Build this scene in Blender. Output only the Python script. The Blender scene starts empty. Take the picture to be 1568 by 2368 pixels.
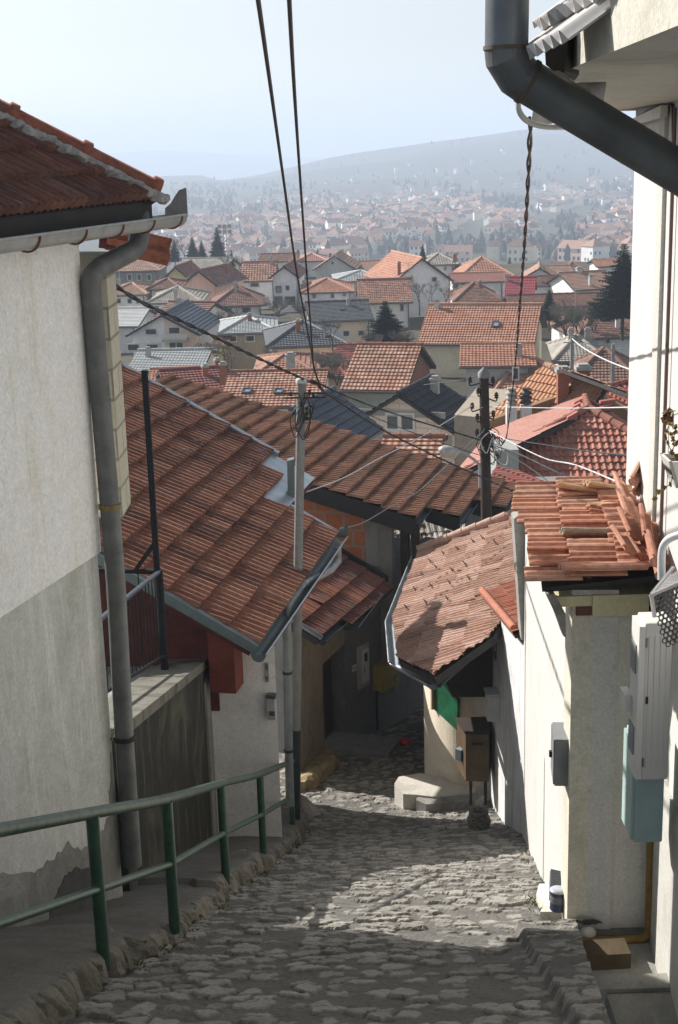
import bpy, math, random
import numpy as np
from mathutils import Vector, Matrix
random.seed(7); rng = np.random.default_rng(11)
sc = bpy.context.scene
V = Vector
# ------------------------------------------------------------------ camera (measures taken on the photograph at 1568 x 2368)
F, CX, CY = 3200.0, 784.0, 1184.0
TH = math.atan(844.0 / F); ROLL = math.radians(1.6)
_X, _U, FW = V((1, 0, 0)), V((0, math.sin(TH), math.cos(TH))), V((0, math.cos(TH), -math.sin(TH)))
UC = _U * math.cos(ROLL) + _X * math.sin(ROLL)
XC = _X * math.cos(ROLL) - _U * math.sin(ROLL)
cam = bpy.data.cameras.new("camera"); camo = bpy.data.objects.new("camera", cam)
sc.collection.objects.link(camo)
cam.sensor_fit = 'VERTICAL'; cam.sensor_height = 36.0; cam.lens = 36.0 * F / 2368.0
cam.clip_start = 0.05; cam.clip_end = 30000
camo.matrix_world = Matrix(((XC.x, UC.x, -FW.x, 0), (XC.y, UC.y, -FW.y, 0), (XC.z, UC.z, -FW.z, 0), (0, 0, 0, 1)))
sc.camera = camo
# ------------------------------------------------------------------ sun, sky, exposure
SUN = V((-0.69, 0.555, 0.575)).normalized()
sl = bpy.data.lights.new("sun", 'SUN'); sl.energy = 5.0; sl.angle = math.radians(0.55); sl.color = (1.0, 0.958, 0.905)
so = bpy.data.objects.new("sun", sl); sc.collection.objects.link(so)
so.rotation_euler = SUN.to_track_quat('Z', 'Y').to_euler()
w = bpy.data.worlds.new("World"); sc.world = w; w.use_nodes = True
nt = w.node_tree; nt.nodes.clear()
sky = nt.nodes.new('ShaderNodeTexSky'); sky.sky_type = 'NISHITA'; sky.sun_disc = False
sky.sun_elevation = math.asin(SUN.z); sky.sun_rotation = math.atan2(SUN.x, SUN.y)
sky.air_density = 1.0; sky.dust_density = 1.0; sky.ozone_density = 1.5; sky.altitude = 600
bg = nt.nodes.new('ShaderNodeBackground'); bg.inputs[1].default_value = 0.078
wo = nt.nodes.new('ShaderNodeOutputWorld')
hs = nt.nodes.new('ShaderNodeHueSaturation'); hs.inputs['Saturation'].default_value = 0.34
nt.links.new(sky.outputs[0], hs.inputs['Color'])
mx = nt.nodes.new('ShaderNodeMix'); mx.data_type = 'RGBA'; mx.blend_type = 'MULTIPLY'; mx.inputs[0].default_value = 1.0; mx.inputs[7].default_value = (1.0, 1.0, 0.965, 1)
nt.links.new(hs.outputs[0], mx.inputs[6]); nt.links.new(mx.outputs[2], bg.inputs[0]); nt.links.new(bg.outputs[0], wo.inputs[0])
sc.view_settings.view_transform = 'Standard'; sc.view_settings.look = 'None'
sc.view_settings.exposure = 0.72; sc.view_settings.gamma = 1.0
sc.render.engine = 'CYCLES'
sc.cycles.max_bounces = 8; sc.cycles.diffuse_bounces = 5; sc.cycles.glossy_bounces = 3
sc.cycles.volume_bounces = 1; sc.cycles.use_denoising = True

# ------------------------------------------------------------------ pixel -> space helpers
def ray(px, py):
    d = FW + XC * ((px - CX) / F) + UC * ((CY - py) / F)
    return d / d.y
def P(px, py, Y): return ray(px, py) * Y
def PZ(px, py, z):
    d = ray(px, py); return d * (z / d.z)
def PP(px, py, O, N):
    d = ray(px, py); return d * (O.dot(N) / d.dot(N))
def adep(p): return p.dot(FW)
def pix(p):
    a = p.dot(FW); return (CX + F * p.dot(XC) / a, CY - F * p.dot(UC) / a)
def interp(tab, x):
    xs = [t[0] for t in tab]; ys = [t[1] for t in tab]
    return float(np.interp(x, xs, ys))
def smooth(pts, n=6):
    pts = [V(p) for p in pts]; out = []
    for i in range(len(pts) - 1):
        p0, p1, p2, p3 = pts[max(i-1, 0)], pts[i], pts[i+1], pts[min(i+2, len(pts)-1)]
        for k in range(n):
            t = k / n
            out.append(0.5 * ((2*p1) + (p2-p0)*t + (2*p0-5*p1+4*p2-p3)*t*t + (3*p1-p0-3*p2+p3)*t**3))
    out.append(pts[-1]); return out

# ------------------------------------------------------------------ materials
MATS = {}
def _nm(name):
    m = bpy.data.materials.new(name); m.use_nodes = True
    t = m.node_tree; b = t.nodes['Principled BSDF']; return m, t, b
def _n(t, typ, **kw):
    n = t.nodes.new(typ)
    for k, v in kw.items():
        if isinstance(k, str) and hasattr(n, k): setattr(n, k, v)
    return n
def _mix(t, fac, a, b, mode='MIX'):
    n = t.nodes.new('ShaderNodeMix'); n.data_type = 'RGBA'; n.blend_type = mode
    for sock, val in ((n.inputs[0], fac), (n.inputs[6], a), (n.inputs[7], b)):
        if hasattr(val, 'is_linked') or isinstance(val, bpy.types.NodeSocket): t.links.new(val, sock)
        elif isinstance(val, (int, float)): sock.default_value = val
        else: sock.default_value = (*val, 1)
    return n.outputs[2]
def _ramp(t, src, stops, interp_='LINEAR'):
    r = t.nodes.new('ShaderNodeValToRGB'); r.color_ramp.interpolation = interp_
    el = r.color_ramp.elements
    while len(el) < len(stops): el.new(0.5)
    for e, (p, c) in zip(el, stops):
        e.position = p; e.color = (*c, 1) if not isinstance(c, (int, float)) else (c, c, c, 1)
    t.links.new(src, r.inputs[0]); return r.outputs[0]
def _noise(t, vec, scale, detail=5, rough=0.6, dist=0.0):
    n = t.nodes.new('ShaderNodeTexNoise'); n.inputs['Scale'].default_value = scale
    n.inputs['Detail'].default_value = detail; n.inputs['Roughness'].default_value = rough
    n.inputs['Distortion'].default_value = dist
    if vec is not None: t.links.new(vec, n.inputs['Vector'])
    return n.outputs[0]
def _coord(t, scale=(1, 1, 1), kind='Object'):
    c = t.nodes.new('ShaderNodeTexCoord'); m = t.nodes.new('ShaderNodeMapping')
    m.inputs['Scale'].default_value = scale; t.links.new(c.outputs[kind], m.inputs[0]); return m.outputs[0]
def _bump(t, b, h, strength, dist):
    n = t.nodes.new('ShaderNodeBump'); n.inputs['Strength'].default_value = strength
    n.inputs['Distance'].default_value = dist; t.links.new(h, n.inputs['Height'])
    t.links.new(n.outputs[0], b.inputs['Normal'])
def _math(t, op, a, b=None, c=None):
    n = t.nodes.new('ShaderNodeMath'); n.operation = op
    for i, v in enumerate((a, b, c)):
        if v is None: continue
        if isinstance(v, (int, float)): n.inputs[i].default_value = v
        else: t.links.new(v, n.inputs[i])
    return n.outputs[0]

def flat(name, col, rough=0.6, metal=0.0, var=0.12, scale=6.0, bump=0.0, spec=0.5):
    if name in MATS: return MATS[name]
    m, t, b = _nm(name)
    no = _noise(t, _coord(t), scale, 6, 0.65)
    lo = tuple(c * (1 - var) for c in col); hi = tuple(min(1, c * (1 + var)) for c in col)
    t.links.new(_ramp(t, no, [(0.3, lo), (0.7, hi)]), b.inputs['Base Color'])
    b.inputs['Roughness'].default_value = rough; b.inputs['Metallic'].default_value = metal
    b.inputs['Specular IOR Level'].default_value = spec
    if bump: _bump(t, b, _noise(t, _coord(t), scale * 6, 4), bump, 0.01)
    MATS[name] = m; return m

def plaster(name, col, stain=(0.2, 0.19, 0.16), amt=0.5, streak=0.5, bump=0.35, sc_=1.0, lo=0.52, scol=None):
    """rendered wall: base colour, blotches, vertical run-off streaks, speckle and grain"""
    if name in MATS: return MATS[name]
    m, t, b = _nm(name)
    big = _noise(t, _coord(t), 1.3 * sc_, 8, 0.68, 0.8)
    st = _noise(t, _coord(t, (6.0 * sc_, 6.0 * sc_, 0.6 * sc_)), 1.0, 7, 0.68, 0.35)
    st2 = _noise(t, _coord(t, (17.0 * sc_, 17.0 * sc_, 1.1 * sc_)), 1.0, 5, 0.65, 0.2)
    fine = _noise(t, _coord(t), 42 * sc_, 5, 0.75)
    spk = _noise(t, _coord(t), 13 * sc_, 6, 0.75)
    scol = scol or tuple(0.5 * (a + s) for a, s in zip(col, stain))
    c1 = _mix(t, _math(t, 'MULTIPLY', _ramp(t, big, [(lo - 0.04, 0.0), (lo + 0.14, 1.0)]), amt), col, stain)
    c2 = _mix(t, _math(t, 'MULTIPLY', _ramp(t, st, [(lo, 0.0), (lo + 0.13, 1.0)]), streak), c1, scol)
    c2 = _mix(t, _math(t, 'MULTIPLY', _ramp(t, st2, [(lo + .02, 0.0), (lo + 0.16, 1.0)]), streak * .6), c2, scol)
    c3 = _mix(t, 1.0, c2, _ramp(t, fine, [(0.3, 0.80), (0.72, 1.16)]), 'MULTIPLY')
    c3 = _mix(t, 1.0, c3, _ramp(t, spk, [(0.28, 0.80), (0.42, 1.0), (0.65, 1.08)]), 'MULTIPLY')
    t.links.new(c3, b.inputs['Base Color'])
    b.inputs['Roughness'].default_value = 0.92; b.inputs['Specular IOR Level'].default_value = 0.2
    _bump(t, b, _math(t, 'ADD', fine, _math(t, 'MULTIPLY', big, 1.5)), bump, 0.008)
    MATS[name] = m; return m

def tilemat(name, cols, tw=0.2, rl=0.33, dirt=(0.06, 0.045, 0.035), damt=0.45, rib=0.0, rough=0.85):
    """roof tiles: one colour per tile from the UV cell (UV in metres), patches of lichen and soot"""
    if name in MATS: return MATS[name]
    m, t, b = _nm(name)
    uv = t.nodes.new('ShaderNodeTexCoord').outputs['UV']
    s = t.nodes.new('ShaderNodeSeparateXYZ'); t.links.new(uv, s.inputs[0])
    u = _math(t, 'DIVIDE', s.outputs[0], tw); v = _math(t, 'DIVIDE', s.outputs[1], rl)
    c = t.nodes.new('ShaderNodeCombineXYZ')
    t.links.new(_math(t, 'FLOOR', u), c.inputs[0]); t.links.new(_math(t, 'FLOOR', v), c.inputs[1])
    wn = t.nodes.new('ShaderNodeTexWhiteNoise'); wn.noise_dimensions = '3D'; t.links.new(c.outputs[0], wn.inputs[0])
    k = len(cols)
    col = _ramp(t, wn.outputs[0], [((i + 0.0) / k, cc) for i, cc in enumerate(cols)], 'CONSTANT' if k > 4 else 'LINEAR')
    oc = _coord(t)
    big = _noise(t, oc, 0.55, 6, 0.65, 0.4)
    c2 = _mix(t, _math(t, 'MULTIPLY', _ramp(t, big, [(0.46, 0.0), (0.72, 1.0)]), damt), col, dirt)
    fine = _noise(t, oc, 17, 5, 0.7)
    c3 = _mix(t, 1.0, c2, _ramp(t, fine, [(0.3, 0.68), (0.7, 1.28)]), 'MULTIPLY')
    dust = _noise(t, oc, 2.3, 6, .7, .3)
    c3 = _mix(t, _math(t, 'MULTIPLY', _ramp(t, dust, [(.5, 0.0), (.68, 1.0)]), .35), c3, tuple(.55 * x + .45 * .26 for x in cols[0]))
    t.links.new(c3, b.inputs['Base Color'])
    b.inputs['Roughness'].default_value = rough; b.inputs['Specular IOR Level'].default_value = 0.25
    h = fine
    if rib:
        wv = _math(t, 'SINE', _math(t, 'MULTIPLY', u, 2 * math.pi))
        h = _math(t, 'ADD', _math(t, 'MULTIPLY', fine, 0.25), _math(t, 'MULTIPLY', wv, 0.5))
        _bump(t, b, h, 1.0, rib)
    else:
        _bump(t, b, fine, 0.35, 0.01)
    MATS[name] = m; return m

def brickmat(name, c1, c2, mortar, bw=0.3, bh=0.2, ms=0.012, rough=0.9, axes='XZ'):
    if name in MATS: return MATS[name]
    m, t, b = _nm(name)
    uv = t.nodes.new('ShaderNodeTexCoord').outputs['UV']
    br = t.nodes.new('ShaderNodeTexBrick'); t.links.new(uv, br.inputs['Vector'])
    br.inputs['Color1'].default_value = (*c1, 1); br.inputs['Color2'].default_value = (*c2, 1)
    br.inputs['Mortar'].default_value = (*mortar, 1); br.inputs['Scale'].default_value = 1
    br.inputs['Brick Width'].default_value = bw; br.inputs['Row Height'].default_value = bh
    br.inputs['Mortar Size'].default_value = ms; br.inputs['Bias'].default_value = 0.0
    fine = _noise(t, _coord(t), 20, 5, 0.7)
    c = _mix(t, 0.3, br.outputs[0], _ramp(t, fine, [(0.3, tuple(x * 0.5 for x in c1)), (0.7, tuple(min(1, x * 1.4) for x in c1))]))
    t.links.new(c, b.inputs['Base Color']); b.inputs['Roughness'].default_value = rough
    b.inputs['Specular IOR Level'].default_value = 0.2
    inv = _math(t, 'SUBTRACT', 1.0, br.outputs['Fac'])
    _bump(t, b, _math(t, 'ADD', inv, _math(t, 'MULTIPLY', fine, 0.3)), 0.6, 0.012)
    MATS[name] = m; return m

def glass(name='window_glass', col=(0.035, 0.045, 0.055)):
    if name in MATS: return MATS[name]
    m, t, b = _nm(name)
    b.inputs['Base Color'].default_value = (*col, 1); b.inputs['Roughness'].default_value = 0.08
    b.inputs['Specular IOR Level'].default_value = 0.6
    MATS[name] = m; return m

# ------------------------------------------------------------------ objects
WM = {}
def _tagk(o, label=None, cat=None, group=None, kind=None):
    if label: o['label'] = label
    if cat: o['category'] = cat
    if group: o['group'] = group
    if kind: o['kind'] = kind
    return o
def thing(name, label, cat, loc=(0, 0, 0), rz=0.0, group=None):
    o = bpy.data.objects.new(name, None); sc.collection.objects.link(o)
    o.empty_display_size = 0.2; o.location = loc; o.rotation_euler = (0, 0, rz)
    WM[o.name] = Matrix.Translation(V(loc)) @ Matrix.Rotation(rz, 4, 'Z')
    return _tagk(o, label, cat, group)

class MB:
    def __init__(s): s.v = []; s.f = []; s.m = []; s.uv = []; s.sm = []
    def add(s, vs, fs, m=0, smooth=False, uvs=None):
        b = len(s.v); s.v.extend([tuple(p) for p in vs])
        for i, f in enumerate(fs):
            s.f.append([b + k for k in f]); s.m.append(m); s.sm.append(smooth)
            s.uv.append(uvs[i] if uvs else None)
        return s
    def poly(s, pts, m=0, uv=None): return s.add(pts, [list(range(len(pts)))], m, False, [uv] if uv else None)
    def box(s, c, size, R=None, m=0):
        c = V(c); hx, hy, hz = size[0] / 2, size[1] / 2, size[2] / 2
        ps = [V((x, y, z)) for z in (-hz, hz) for y in (-hy, hy) for x in (-hx, hx)]
        if R is not None: ps = [R @ p for p in ps]
        return s.add([c + p for p in ps], [(0, 2, 3, 1), (4, 5, 7, 6), (0, 1, 5, 4), (2, 6, 7, 3), (0, 4, 6, 2), (1, 3, 7, 5)], m)
    def bar(s, p0, p1, w_, h_, m=0, up=V((0, 0, 1))):
        p0, p1 = V(p0), V(p1); d = (p1 - p0); L = d.length; d = d / L
        sd = d.cross(V(up))
        if sd.length < 1e-4: sd = d.cross(V((1, 0, 0)))
        sd.normalize(); u = sd.cross(d)
        R = Matrix((sd, d, u)).transposed()
        return s.box((p0 + p1) / 2, (w_, L, h_), R, m)
    def prism(s, pts, vec, m=0):
        pts = [V(p) for p in pts]; vec = V(vec); n = len(pts)
        vs = pts + [p + vec for p in pts]
        nn = V((0, 0, 0))
        for i in range(n): nn += (pts[i] - pts[0]).cross(pts[(i+1) % n] - pts[0])
        fl = nn.dot(vec) > 0
        fs = [list(range(n)), list(range(2*n-1, n-1, -1))]
        fs += [[i, n+i, n+(i+1) % n, (i+1) % n] for i in range(n)]
        if fl: fs = [list(reversed(f)) for f in fs]
        return s.add(vs, fs, m)
    def tube(s, pts, r, n=8, m=0, cap=True, arc=None, smooth=True):
        pts = [V(p) for p in pts]; k = len(pts)
        rs = r if isinstance(r, (list, tuple)) else [r] * k
        t0 = (pts[1] - pts[0]).normalized()
        ref = V((0, 0, 1)) if abs(t0.z) < 0.9 else V((1, 0, 0))
        nrm = (ref - t0 * ref.dot(t0)).normalized()
        vs = []
        closed = arc is None
        cnt = n if closed else n + 1
        for i in range(k):
            t = (pts[min(i+1, k-1)] - pts[max(i-1, 0)]).normalized()
            nrm = (nrm - t * nrm.dot(t))
            nrm = nrm.normalized() if nrm.length > 1e-6 else t.orthogonal().normalized()
            bn = t.cross(nrm)
            for j in range(cnt):
                a = 2 * math.pi * j / n if closed else arc[0] + (arc[1] - arc[0]) * j / n
                vs.append(pts[i] + (nrm * math.cos(a) + bn * math.sin(a)) * rs[i])
        fs = []
        for i in range(k - 1):
            for j in range(cnt if closed else cnt - 1):
                j2 = (j + 1) % cnt
                fs.append((i*cnt+j, i*cnt+j2, (i+1)*cnt+j2, (i+1)*cnt+j))
        s.add(vs, fs, m, smooth)
        if cap and closed:
            s.add(vs[:n], [list(range(n-1, -1, -1))], m); s.add(vs[-n:], [list(range(n))], m)
        return s
    def lathe(s, c, prof, n=16, m=0, axis=V((0, 0, 1)), smooth=True):
        c = V(c); return s.tube([c + V(axis) * z for r, z in prof], [max(r, 1e-4) for r, z in prof], n, m, True, None, smooth)
    def build(s, name, mats, parent=None, space='w', label=None, cat=None, group=None, kind=None):
        me = bpy.data.meshes.new(name)
        me.from_pydata(s.v, [], s.f)
        for mt in (mats if isinstance(mats, (list, tuple)) else [mats]): me.materials.append(mt)
        me.polygons.foreach_set('material_index', s.m)
        me.polygons.foreach_set('use_smooth', s.sm)
        if any(u is not None for u in s.uv):
            ul = me.uv_layers.new(name='UVMap'); flat_ = []
            for f, u in zip(s.f, s.uv):
                flat_.extend([c for p in (u if u is not None else [(0, 0)] * len(f)) for c in p])
            ul.data.foreach_set('uv', flat_)
        o = bpy.data.objects.new(name, me); sc.collection.objects.link(o)
        if parent is not None:
            o.parent = parent; wm = WM.get(parent.name, Matrix.Identity(4))
            WM[o.name] = wm
            if space == 'w': me.transform(wm.inverted())
        else: WM[o.name] = Matrix.Identity(4)
        me.validate(clean_customdata=False); me.update()
        return _tagk(o, label, cat, group, kind)

def uvbox(mb, c, size, R=None, m=0):
    """box with metre UVs on its faces"""
    c = V(c); x, y, z = size
    R = R if R is not None else Matrix.Identity(3)
    def q(o, a, b, la, lb):
        o = V(o); a = V(a); b = V(b)
        ps = [o, o + a * la, o + a * la + b * lb, o + b * lb]
        mb.add([c + R @ p for p in ps], [(0, 1, 2, 3)], m, False, [[(0, 0), (la, 0), (la, lb), (0, lb)]])
    hx, hy, hz = x/2, y/2, z/2
    q((-hx, -hy, -hz), (1, 0, 0), (0, 0, 1), x, z); q((hx, -hy, -hz), (0, 1, 0), (0, 0, 1), y, z)
    q((hx, hy, -hz), (-1, 0, 0), (0, 0, 1), x, z); q((-hx, hy, -hz), (0, -1, 0), (0, 0, 1), y, z)
    q((-hx, -hy, hz), (1, 0, 0), (0, 1, 0), x, y)

def rot3(rz): return Matrix.Rotation(rz, 3, 'Z')

# ---- 2D convex clip
def clip_half(poly, n, d):
    """keep points with n.p <= d"""
    out = []
    for i in range(len(poly)):
        p, q = poly[i], poly[(i+1) % len(poly)]
        a = n[0]*p[0] + n[1]*p[1] - d; b = n[0]*q[0] + n[1]*q[1] - d
        if a <= 0: out.append(p)
        if (a < 0 < b) or (b < 0 < a):
            t = a / (a - b); out.append((p[0] + (q[0]-p[0])*t, p[1] + (q[1]-p[1])*t))
    return out
def ccw(poly):
    A = sum(poly[i][0]*poly[(i+1) % len(poly)][1] - poly[(i+1) % len(poly)][0]*poly[i][1] for i in range(len(poly)))
    return list(poly) if A > 0 else list(reversed(poly))
def halfplanes(poly):
    poly = ccw(poly); hs = []
    for i in range(len(poly)):
        p, q = poly[i], poly[(i+1) % len(poly)]
        ex, ey = q[0]-p[0], q[1]-p[1]; L = math.hypot(ex, ey)
        if L < 1e-6: continue
        n = (ey/L, -ex/L); hs.append((n, n[0]*p[0] + n[1]*p[1]))
    return hs

class Frame:
    """a roof plane: origin on the eave, a along the eave, b up the slope"""
    def __init__(s, O, a, b):
        s.O = V(O); s.a = V(a).normalized(); s.b = (V(b) - s.a * V(b).dot(s.a)).normalized()
        s.N = s.a.cross(s.b)
        if s.N.z < 0: s.N = -s.N
    def ab(s, px, py):
        p = PP(px, py, s.O, s.N) - s.O; return (p.dot(s.a), p.dot(s.b))
    def pt(s, a, b, h=0.0): return s.O + s.a * a + s.b * b + s.N * h
    def ptp(s, p, h=0.0): return s.pt(p[0], p[1], h)
def frame_from(E1, adir, side, px, py):
    """eave point, eave direction (plan), +1/-1 = upslope lies left/right of it; a pixel on the verge through E1 fixes the pitch"""
    a = V((adir[0], adir[1], 0)).normalized()
    perp = V((-a.y, a.x, 0)) * side
    p = PP(px, py, E1, a)
    b = p - E1
    return Frame(E1, a, b)

def rows_flat(mb, fr, poly, rl=0.33, step=0.035, m=0, uvo=(0, 0), tr=None):
    """tile courses as overlapping sloping strips with a real riser, clipped to a convex polygon in (a, b)"""
    tr = tr or (lambda p: p)
    bs = [p[1] for p in poly]; b0 = min(bs); i0 = math.floor(b0 / rl); i1 = math.ceil(max(bs) / rl)
    for i in range(i0, i1):
        lo, hi = i * rl, (i + 1) * rl
        pl = clip_half(clip_half(poly, (0, -1), -lo), (0, 1), hi)
        if len(pl) < 3: continue
        pl = ccw(pl)
        jit = random.uniform(-0.004, 0.004)
        vs = [tr(fr.pt(p[0], p[1], step * (1 - (p[1] - lo) / rl) + 0.01 + jit)) for p in pl]
        mb.add(vs, [list(range(len(vs)))] if fr.a.cross(fr.b).dot(fr.N) > 0 else [list(range(len(vs)))[::-1]], m, False,
               [[(p[0] + uvo[0], p[1] + uvo[1]) for p in (pl if fr.a.cross(fr.b).dot(fr.N) > 0 else pl[::-1])]])
        lows = sorted([p for p in pl if p[1] < lo + 1e-3])
        if len(lows) >= 2 or (lo < b0):
            lows = lows if len(lows) >= 2 else sorted(pl, key=lambda p: p[1])[:2]
            A, B = lows[0], lows[-1]
            if A[0] > B[0]: A, B = B, A
            e = step + 0.01
            mb.add([tr(fr.pt(A[0], A[1], -0.02)), tr(fr.pt(B[0], B[1], -0.02)), tr(fr.pt(B[0], B[1], e)), tr(fr.pt(A[0], A[1], e))],
                   [(0, 1, 2, 3)], m, False, [[(A[0], A[1] + .01), (B[0], B[1] + .01), (B[0], B[1] + .02), (A[0], A[1] + .02)]])

PROF_RIB = [(0, 0), (0.12, 0.0), (0.30, 1.0), (0.50, 1.0), (0.86, 0.0)]
PROF_PAN = [(0, 0.12), (0.1, 0.0), (0.3, 0.0), (0.45, 0.1), (0.55, 0.55), (0.66, 0.9), (0.78, 1.0), (0.9, 0.7)]
PROF_CLAY = [(0, 0.0), (0.08, .1), (0.2, 0.8), (0.3, 1.0), (0.42, 0.8), (0.52, 0.15), (0.62, 0.15), (0.72, 0.6), (0.8, .7), (0.9, 0.5), (.96, .05)]
def rows_rib(mb, fr, polys, tw=0.125, amp=0.025, rl=0.33, step=0.03, prof=PROF_RIB, m=0, jit=0.004, tile=2, seed=1, rowjit=0.0):
    """tiled surface with real ribs and courses, clipped to convex polygons in (a, b)"""
    rg = np.random.default_rng(seed)
    flip = fr.a.cross(fr.b).dot(fr.N) < 0
    for poly in polys:
        hs = halfplanes(poly)
        amin, amax = min(p[0] for p in poly), max(p[0] for p in poly)
        bmin, bmax = min(p[1] for p in poly), max(p[1] for p in poly)
        k0, k1 = math.floor(amin / tw), math.ceil(amax / tw)
        A, Hh, T = [], [], []
        for k in range(k0, k1 + 1):
            for ph, h in prof: A.append((k + ph) * tw); Hh.append(h * amp); T.append(k // tile)
        A = np.array(A); Hh = np.array(Hh); T = np.array(T)
        for i in range(math.floor(bmin / rl), math.ceil(bmax / rl)):
            lo, hi = i * rl, (i + 1) * rl
            tj = {t: (rg.normal(0, jit), rg.normal(0, jit * 1.5), rg.normal(0, rowjit)) for t in set(T.tolist())}
            j0 = np.array([tj[t][0] for t in T]); j1 = np.array([tj[t][1] for t in T]); jb = np.array([tj[t][2] for t in T])
            bl = lo - np.abs(jb)
            hl = Hh + step + j0 + 0.004; hh = Hh + j1
            low = np.stack([A, bl, hl], 1); up = np.stack([A, np.full_like(A, hi + 0.02), hh], 1); bot = np.stack([A, bl + 0.004, Hh * 0.6 - 0.02], 1)
            for (X0, X1) in ((low, up), (bot, low)):
                d = [np.stack([h[0][0]*Q[:, 0] + h[0][1]*np.clip(Q[:, 1], lo, None) - h[1] for h in hs], 0) for Q in (X0, X1)]
                ins0 = (d[0] <= 0).all(0); ins1 = (d[1] <= 1e-9).all(0)
                for q in range(len(A) - 1):
                    c4 = [X0[q], X0[q+1], X1[q+1], X1[q]]
                    if ins0[q] and ins0[q+1] and ins1[q] and ins1[q+1]: pl = c4
                    else:
                        if (d[0][:, q:q+2].min(1) > 0).any() and X0 is bot: continue
                        pl = [tuple(c) for c in c4]
                        for (n, dd) in hs:
                            out = []
                            for z in range(len(pl)):
                                p, r = pl[z], pl[(z+1) % len(pl)]
                                x = n[0]*p[0]+n[1]*p[1]-dd; y = n[0]*r[0]+n[1]*r[1]-dd
                                if x <= 0: out.append(p)
                                if (x < 0 < y) or (y < 0 < x):
                                    tt = x/(x-y); out.append(tuple(p[w_]+(r[w_]-p[w_])*tt for w_ in range(3)))
                            pl = out
                            if len(pl) < 3: break
                        if len(pl) < 3: continue
                    vs = [fr.pt(*[float(c) for c in p]) for p in pl]
                    u = [(float(p[0]), max(float(p[1]), lo + .005) if float(p[1]) < hi else hi - .002) for p in pl]
                    if flip: vs.reverse(); u.reverse()
                    mb.add(vs, [list(range(len(vs)))], m, False, [u])

def deck(mb, fr, poly, t=0.1, off=-0.03, m=0):
    pl = ccw(poly); mb.prism([fr.pt(p[0], p[1], off) for p in pl], -fr.N * t, m)

def ridge_caps(mb, p0, p1, r=0.11, L=0.38, m=0):
    p0, p1 = V(p0), V(p1); d = p1 - p0; n = max(1, round(d.length / L))
    for i in range(n):
        a = p0 + d * (i / n); b = p0 + d * ((i + 1.12) / n)
        mb.tube([a, a + (b-a)*0.15, b], [r * 1.0, r * 0.94, r * 1.12], 8, m)

def gutter(mb, p0, p1, r=0.075, m=0, up=V((0, 0, 1)), lip=True):
    """half-round open gutter from p0 to p1 (a real trough)"""
    p0, p1 = V(p0), V(p1); d = (p1 - p0).normalized(); sd = d.cross(up).normalized(); u = sd.cross(d)
    n = 8
    for rr in (r, r * 0.93):
        vs = []
        for p in (p0, p1):
            for j in range(n + 1):
                a = math.pi + math.pi * j / n
                vs.append(p + sd * math.cos(a) * rr + u * math.sin(a) * rr)
        mb.add(vs, [(j, j+1, n+2+j, n+1+j) for j in range(n)], m, True)
    if lip:
        mb.tube([p0 + sd * r, p1 + sd * r], 0.012, 6, m); mb.tube([p0 - sd * r, p1 - sd * r], 0.008, 6, m)
def endcap(mb, p, d, r=0.075, m=0, up=V((0, 0, 1))):
    d = V(d).normalized(); sd = d.cross(up).normalized(); u = sd.cross(d)
    pts = [p + sd * math.cos(math.pi + math.pi*j/10) * r + u * math.sin(math.pi + math.pi*j/10) * r for j in range(11)]
    mb.prism(pts, d * 0.006, m)
# ================================================================== ground profile of the lane
ZL = [(0, -1.75), (20, -10.6), (22, -11.2), (25, -11.9), (28, -12.4), (40, -13.6), (60, -16.0)]
def zl(Y): return interp(ZL, Y)
XK = [(3, -2.05), (8.2, -1.61), (9.8, -1.40), (12.85, -1.2), (15.7, -0.98), (19.6, -0.74), (21.5, -0.62)]
def xk(Y): return interp(XK, Y)
XR = [(3, 0.95), (7.3, 1.46), (9.85, 1.80), (10.1, 2.3), (18.3, 2.9), (22, 3.2), (25, 4.2), (32, 5.0)]

def vnoise(x, y, s, seed=0):
    """smooth value noise on numpy arrays"""
    x = x / s + seed * 17.3; y = y / s + seed * 9.1
    xi, yi = np.floor(x).astype(int), np.floor(y).astype(int); fx, fy = x - xi, y - yi
    fx, fy = fx*fx*(3-2*fx), fy*fy*(3-2*fy)
    def h(a, b):
        v = np.sin(a * 127.1 + b * 311.7 + seed * 74.7) * 43758.5453; return v - np.floor(v)
    return (h(xi, yi)*(1-fx)*(1-fy) + h(xi+1, yi)*fx*(1-fy) + h(xi, yi+1)*(1-fx)*fy + h(xi+1, yi+1)*fx*fy)
def worley(x, y, cw, ch, seed=3):
    gx, gy = x / cw, y / ch; ix, iy = np.floor(gx).astype(int), np.floor(gy).astype(int)
    f1 = np.full(x.shape, 9.0); f2 = np.full(x.shape, 9.0); idr = np.zeros(x.shape); id2 = np.zeros(x.shape)
    def h(a, b, k):
        v = np.sin(a * 127.1 + b * 311.7 + k * 74.7 + seed) * 43758.5453; return v - np.floor(v)
    for dx in (-1, 0, 1):
        for dy in (-1, 0, 1):
            a, b = ix + dx, iy + dy
            px_, py_ = a + 0.12 + 0.76 * h(a, b, 1), b + 0.12 + 0.76 * h(a, b, 2)
            d = np.hypot(px_ - gx, py_ - gy)
            r = h(a, b, 3); r2 = h(a, b, 4)
            cl = d < f1
            f2 = np.where(cl, f1, np.minimum(f2, d)); f1 = np.where(cl, d, f1)
            idr = np.where(cl, r, idr); id2 = np.where(cl, r2, id2)
    return f1, f2, idr, id2

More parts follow.
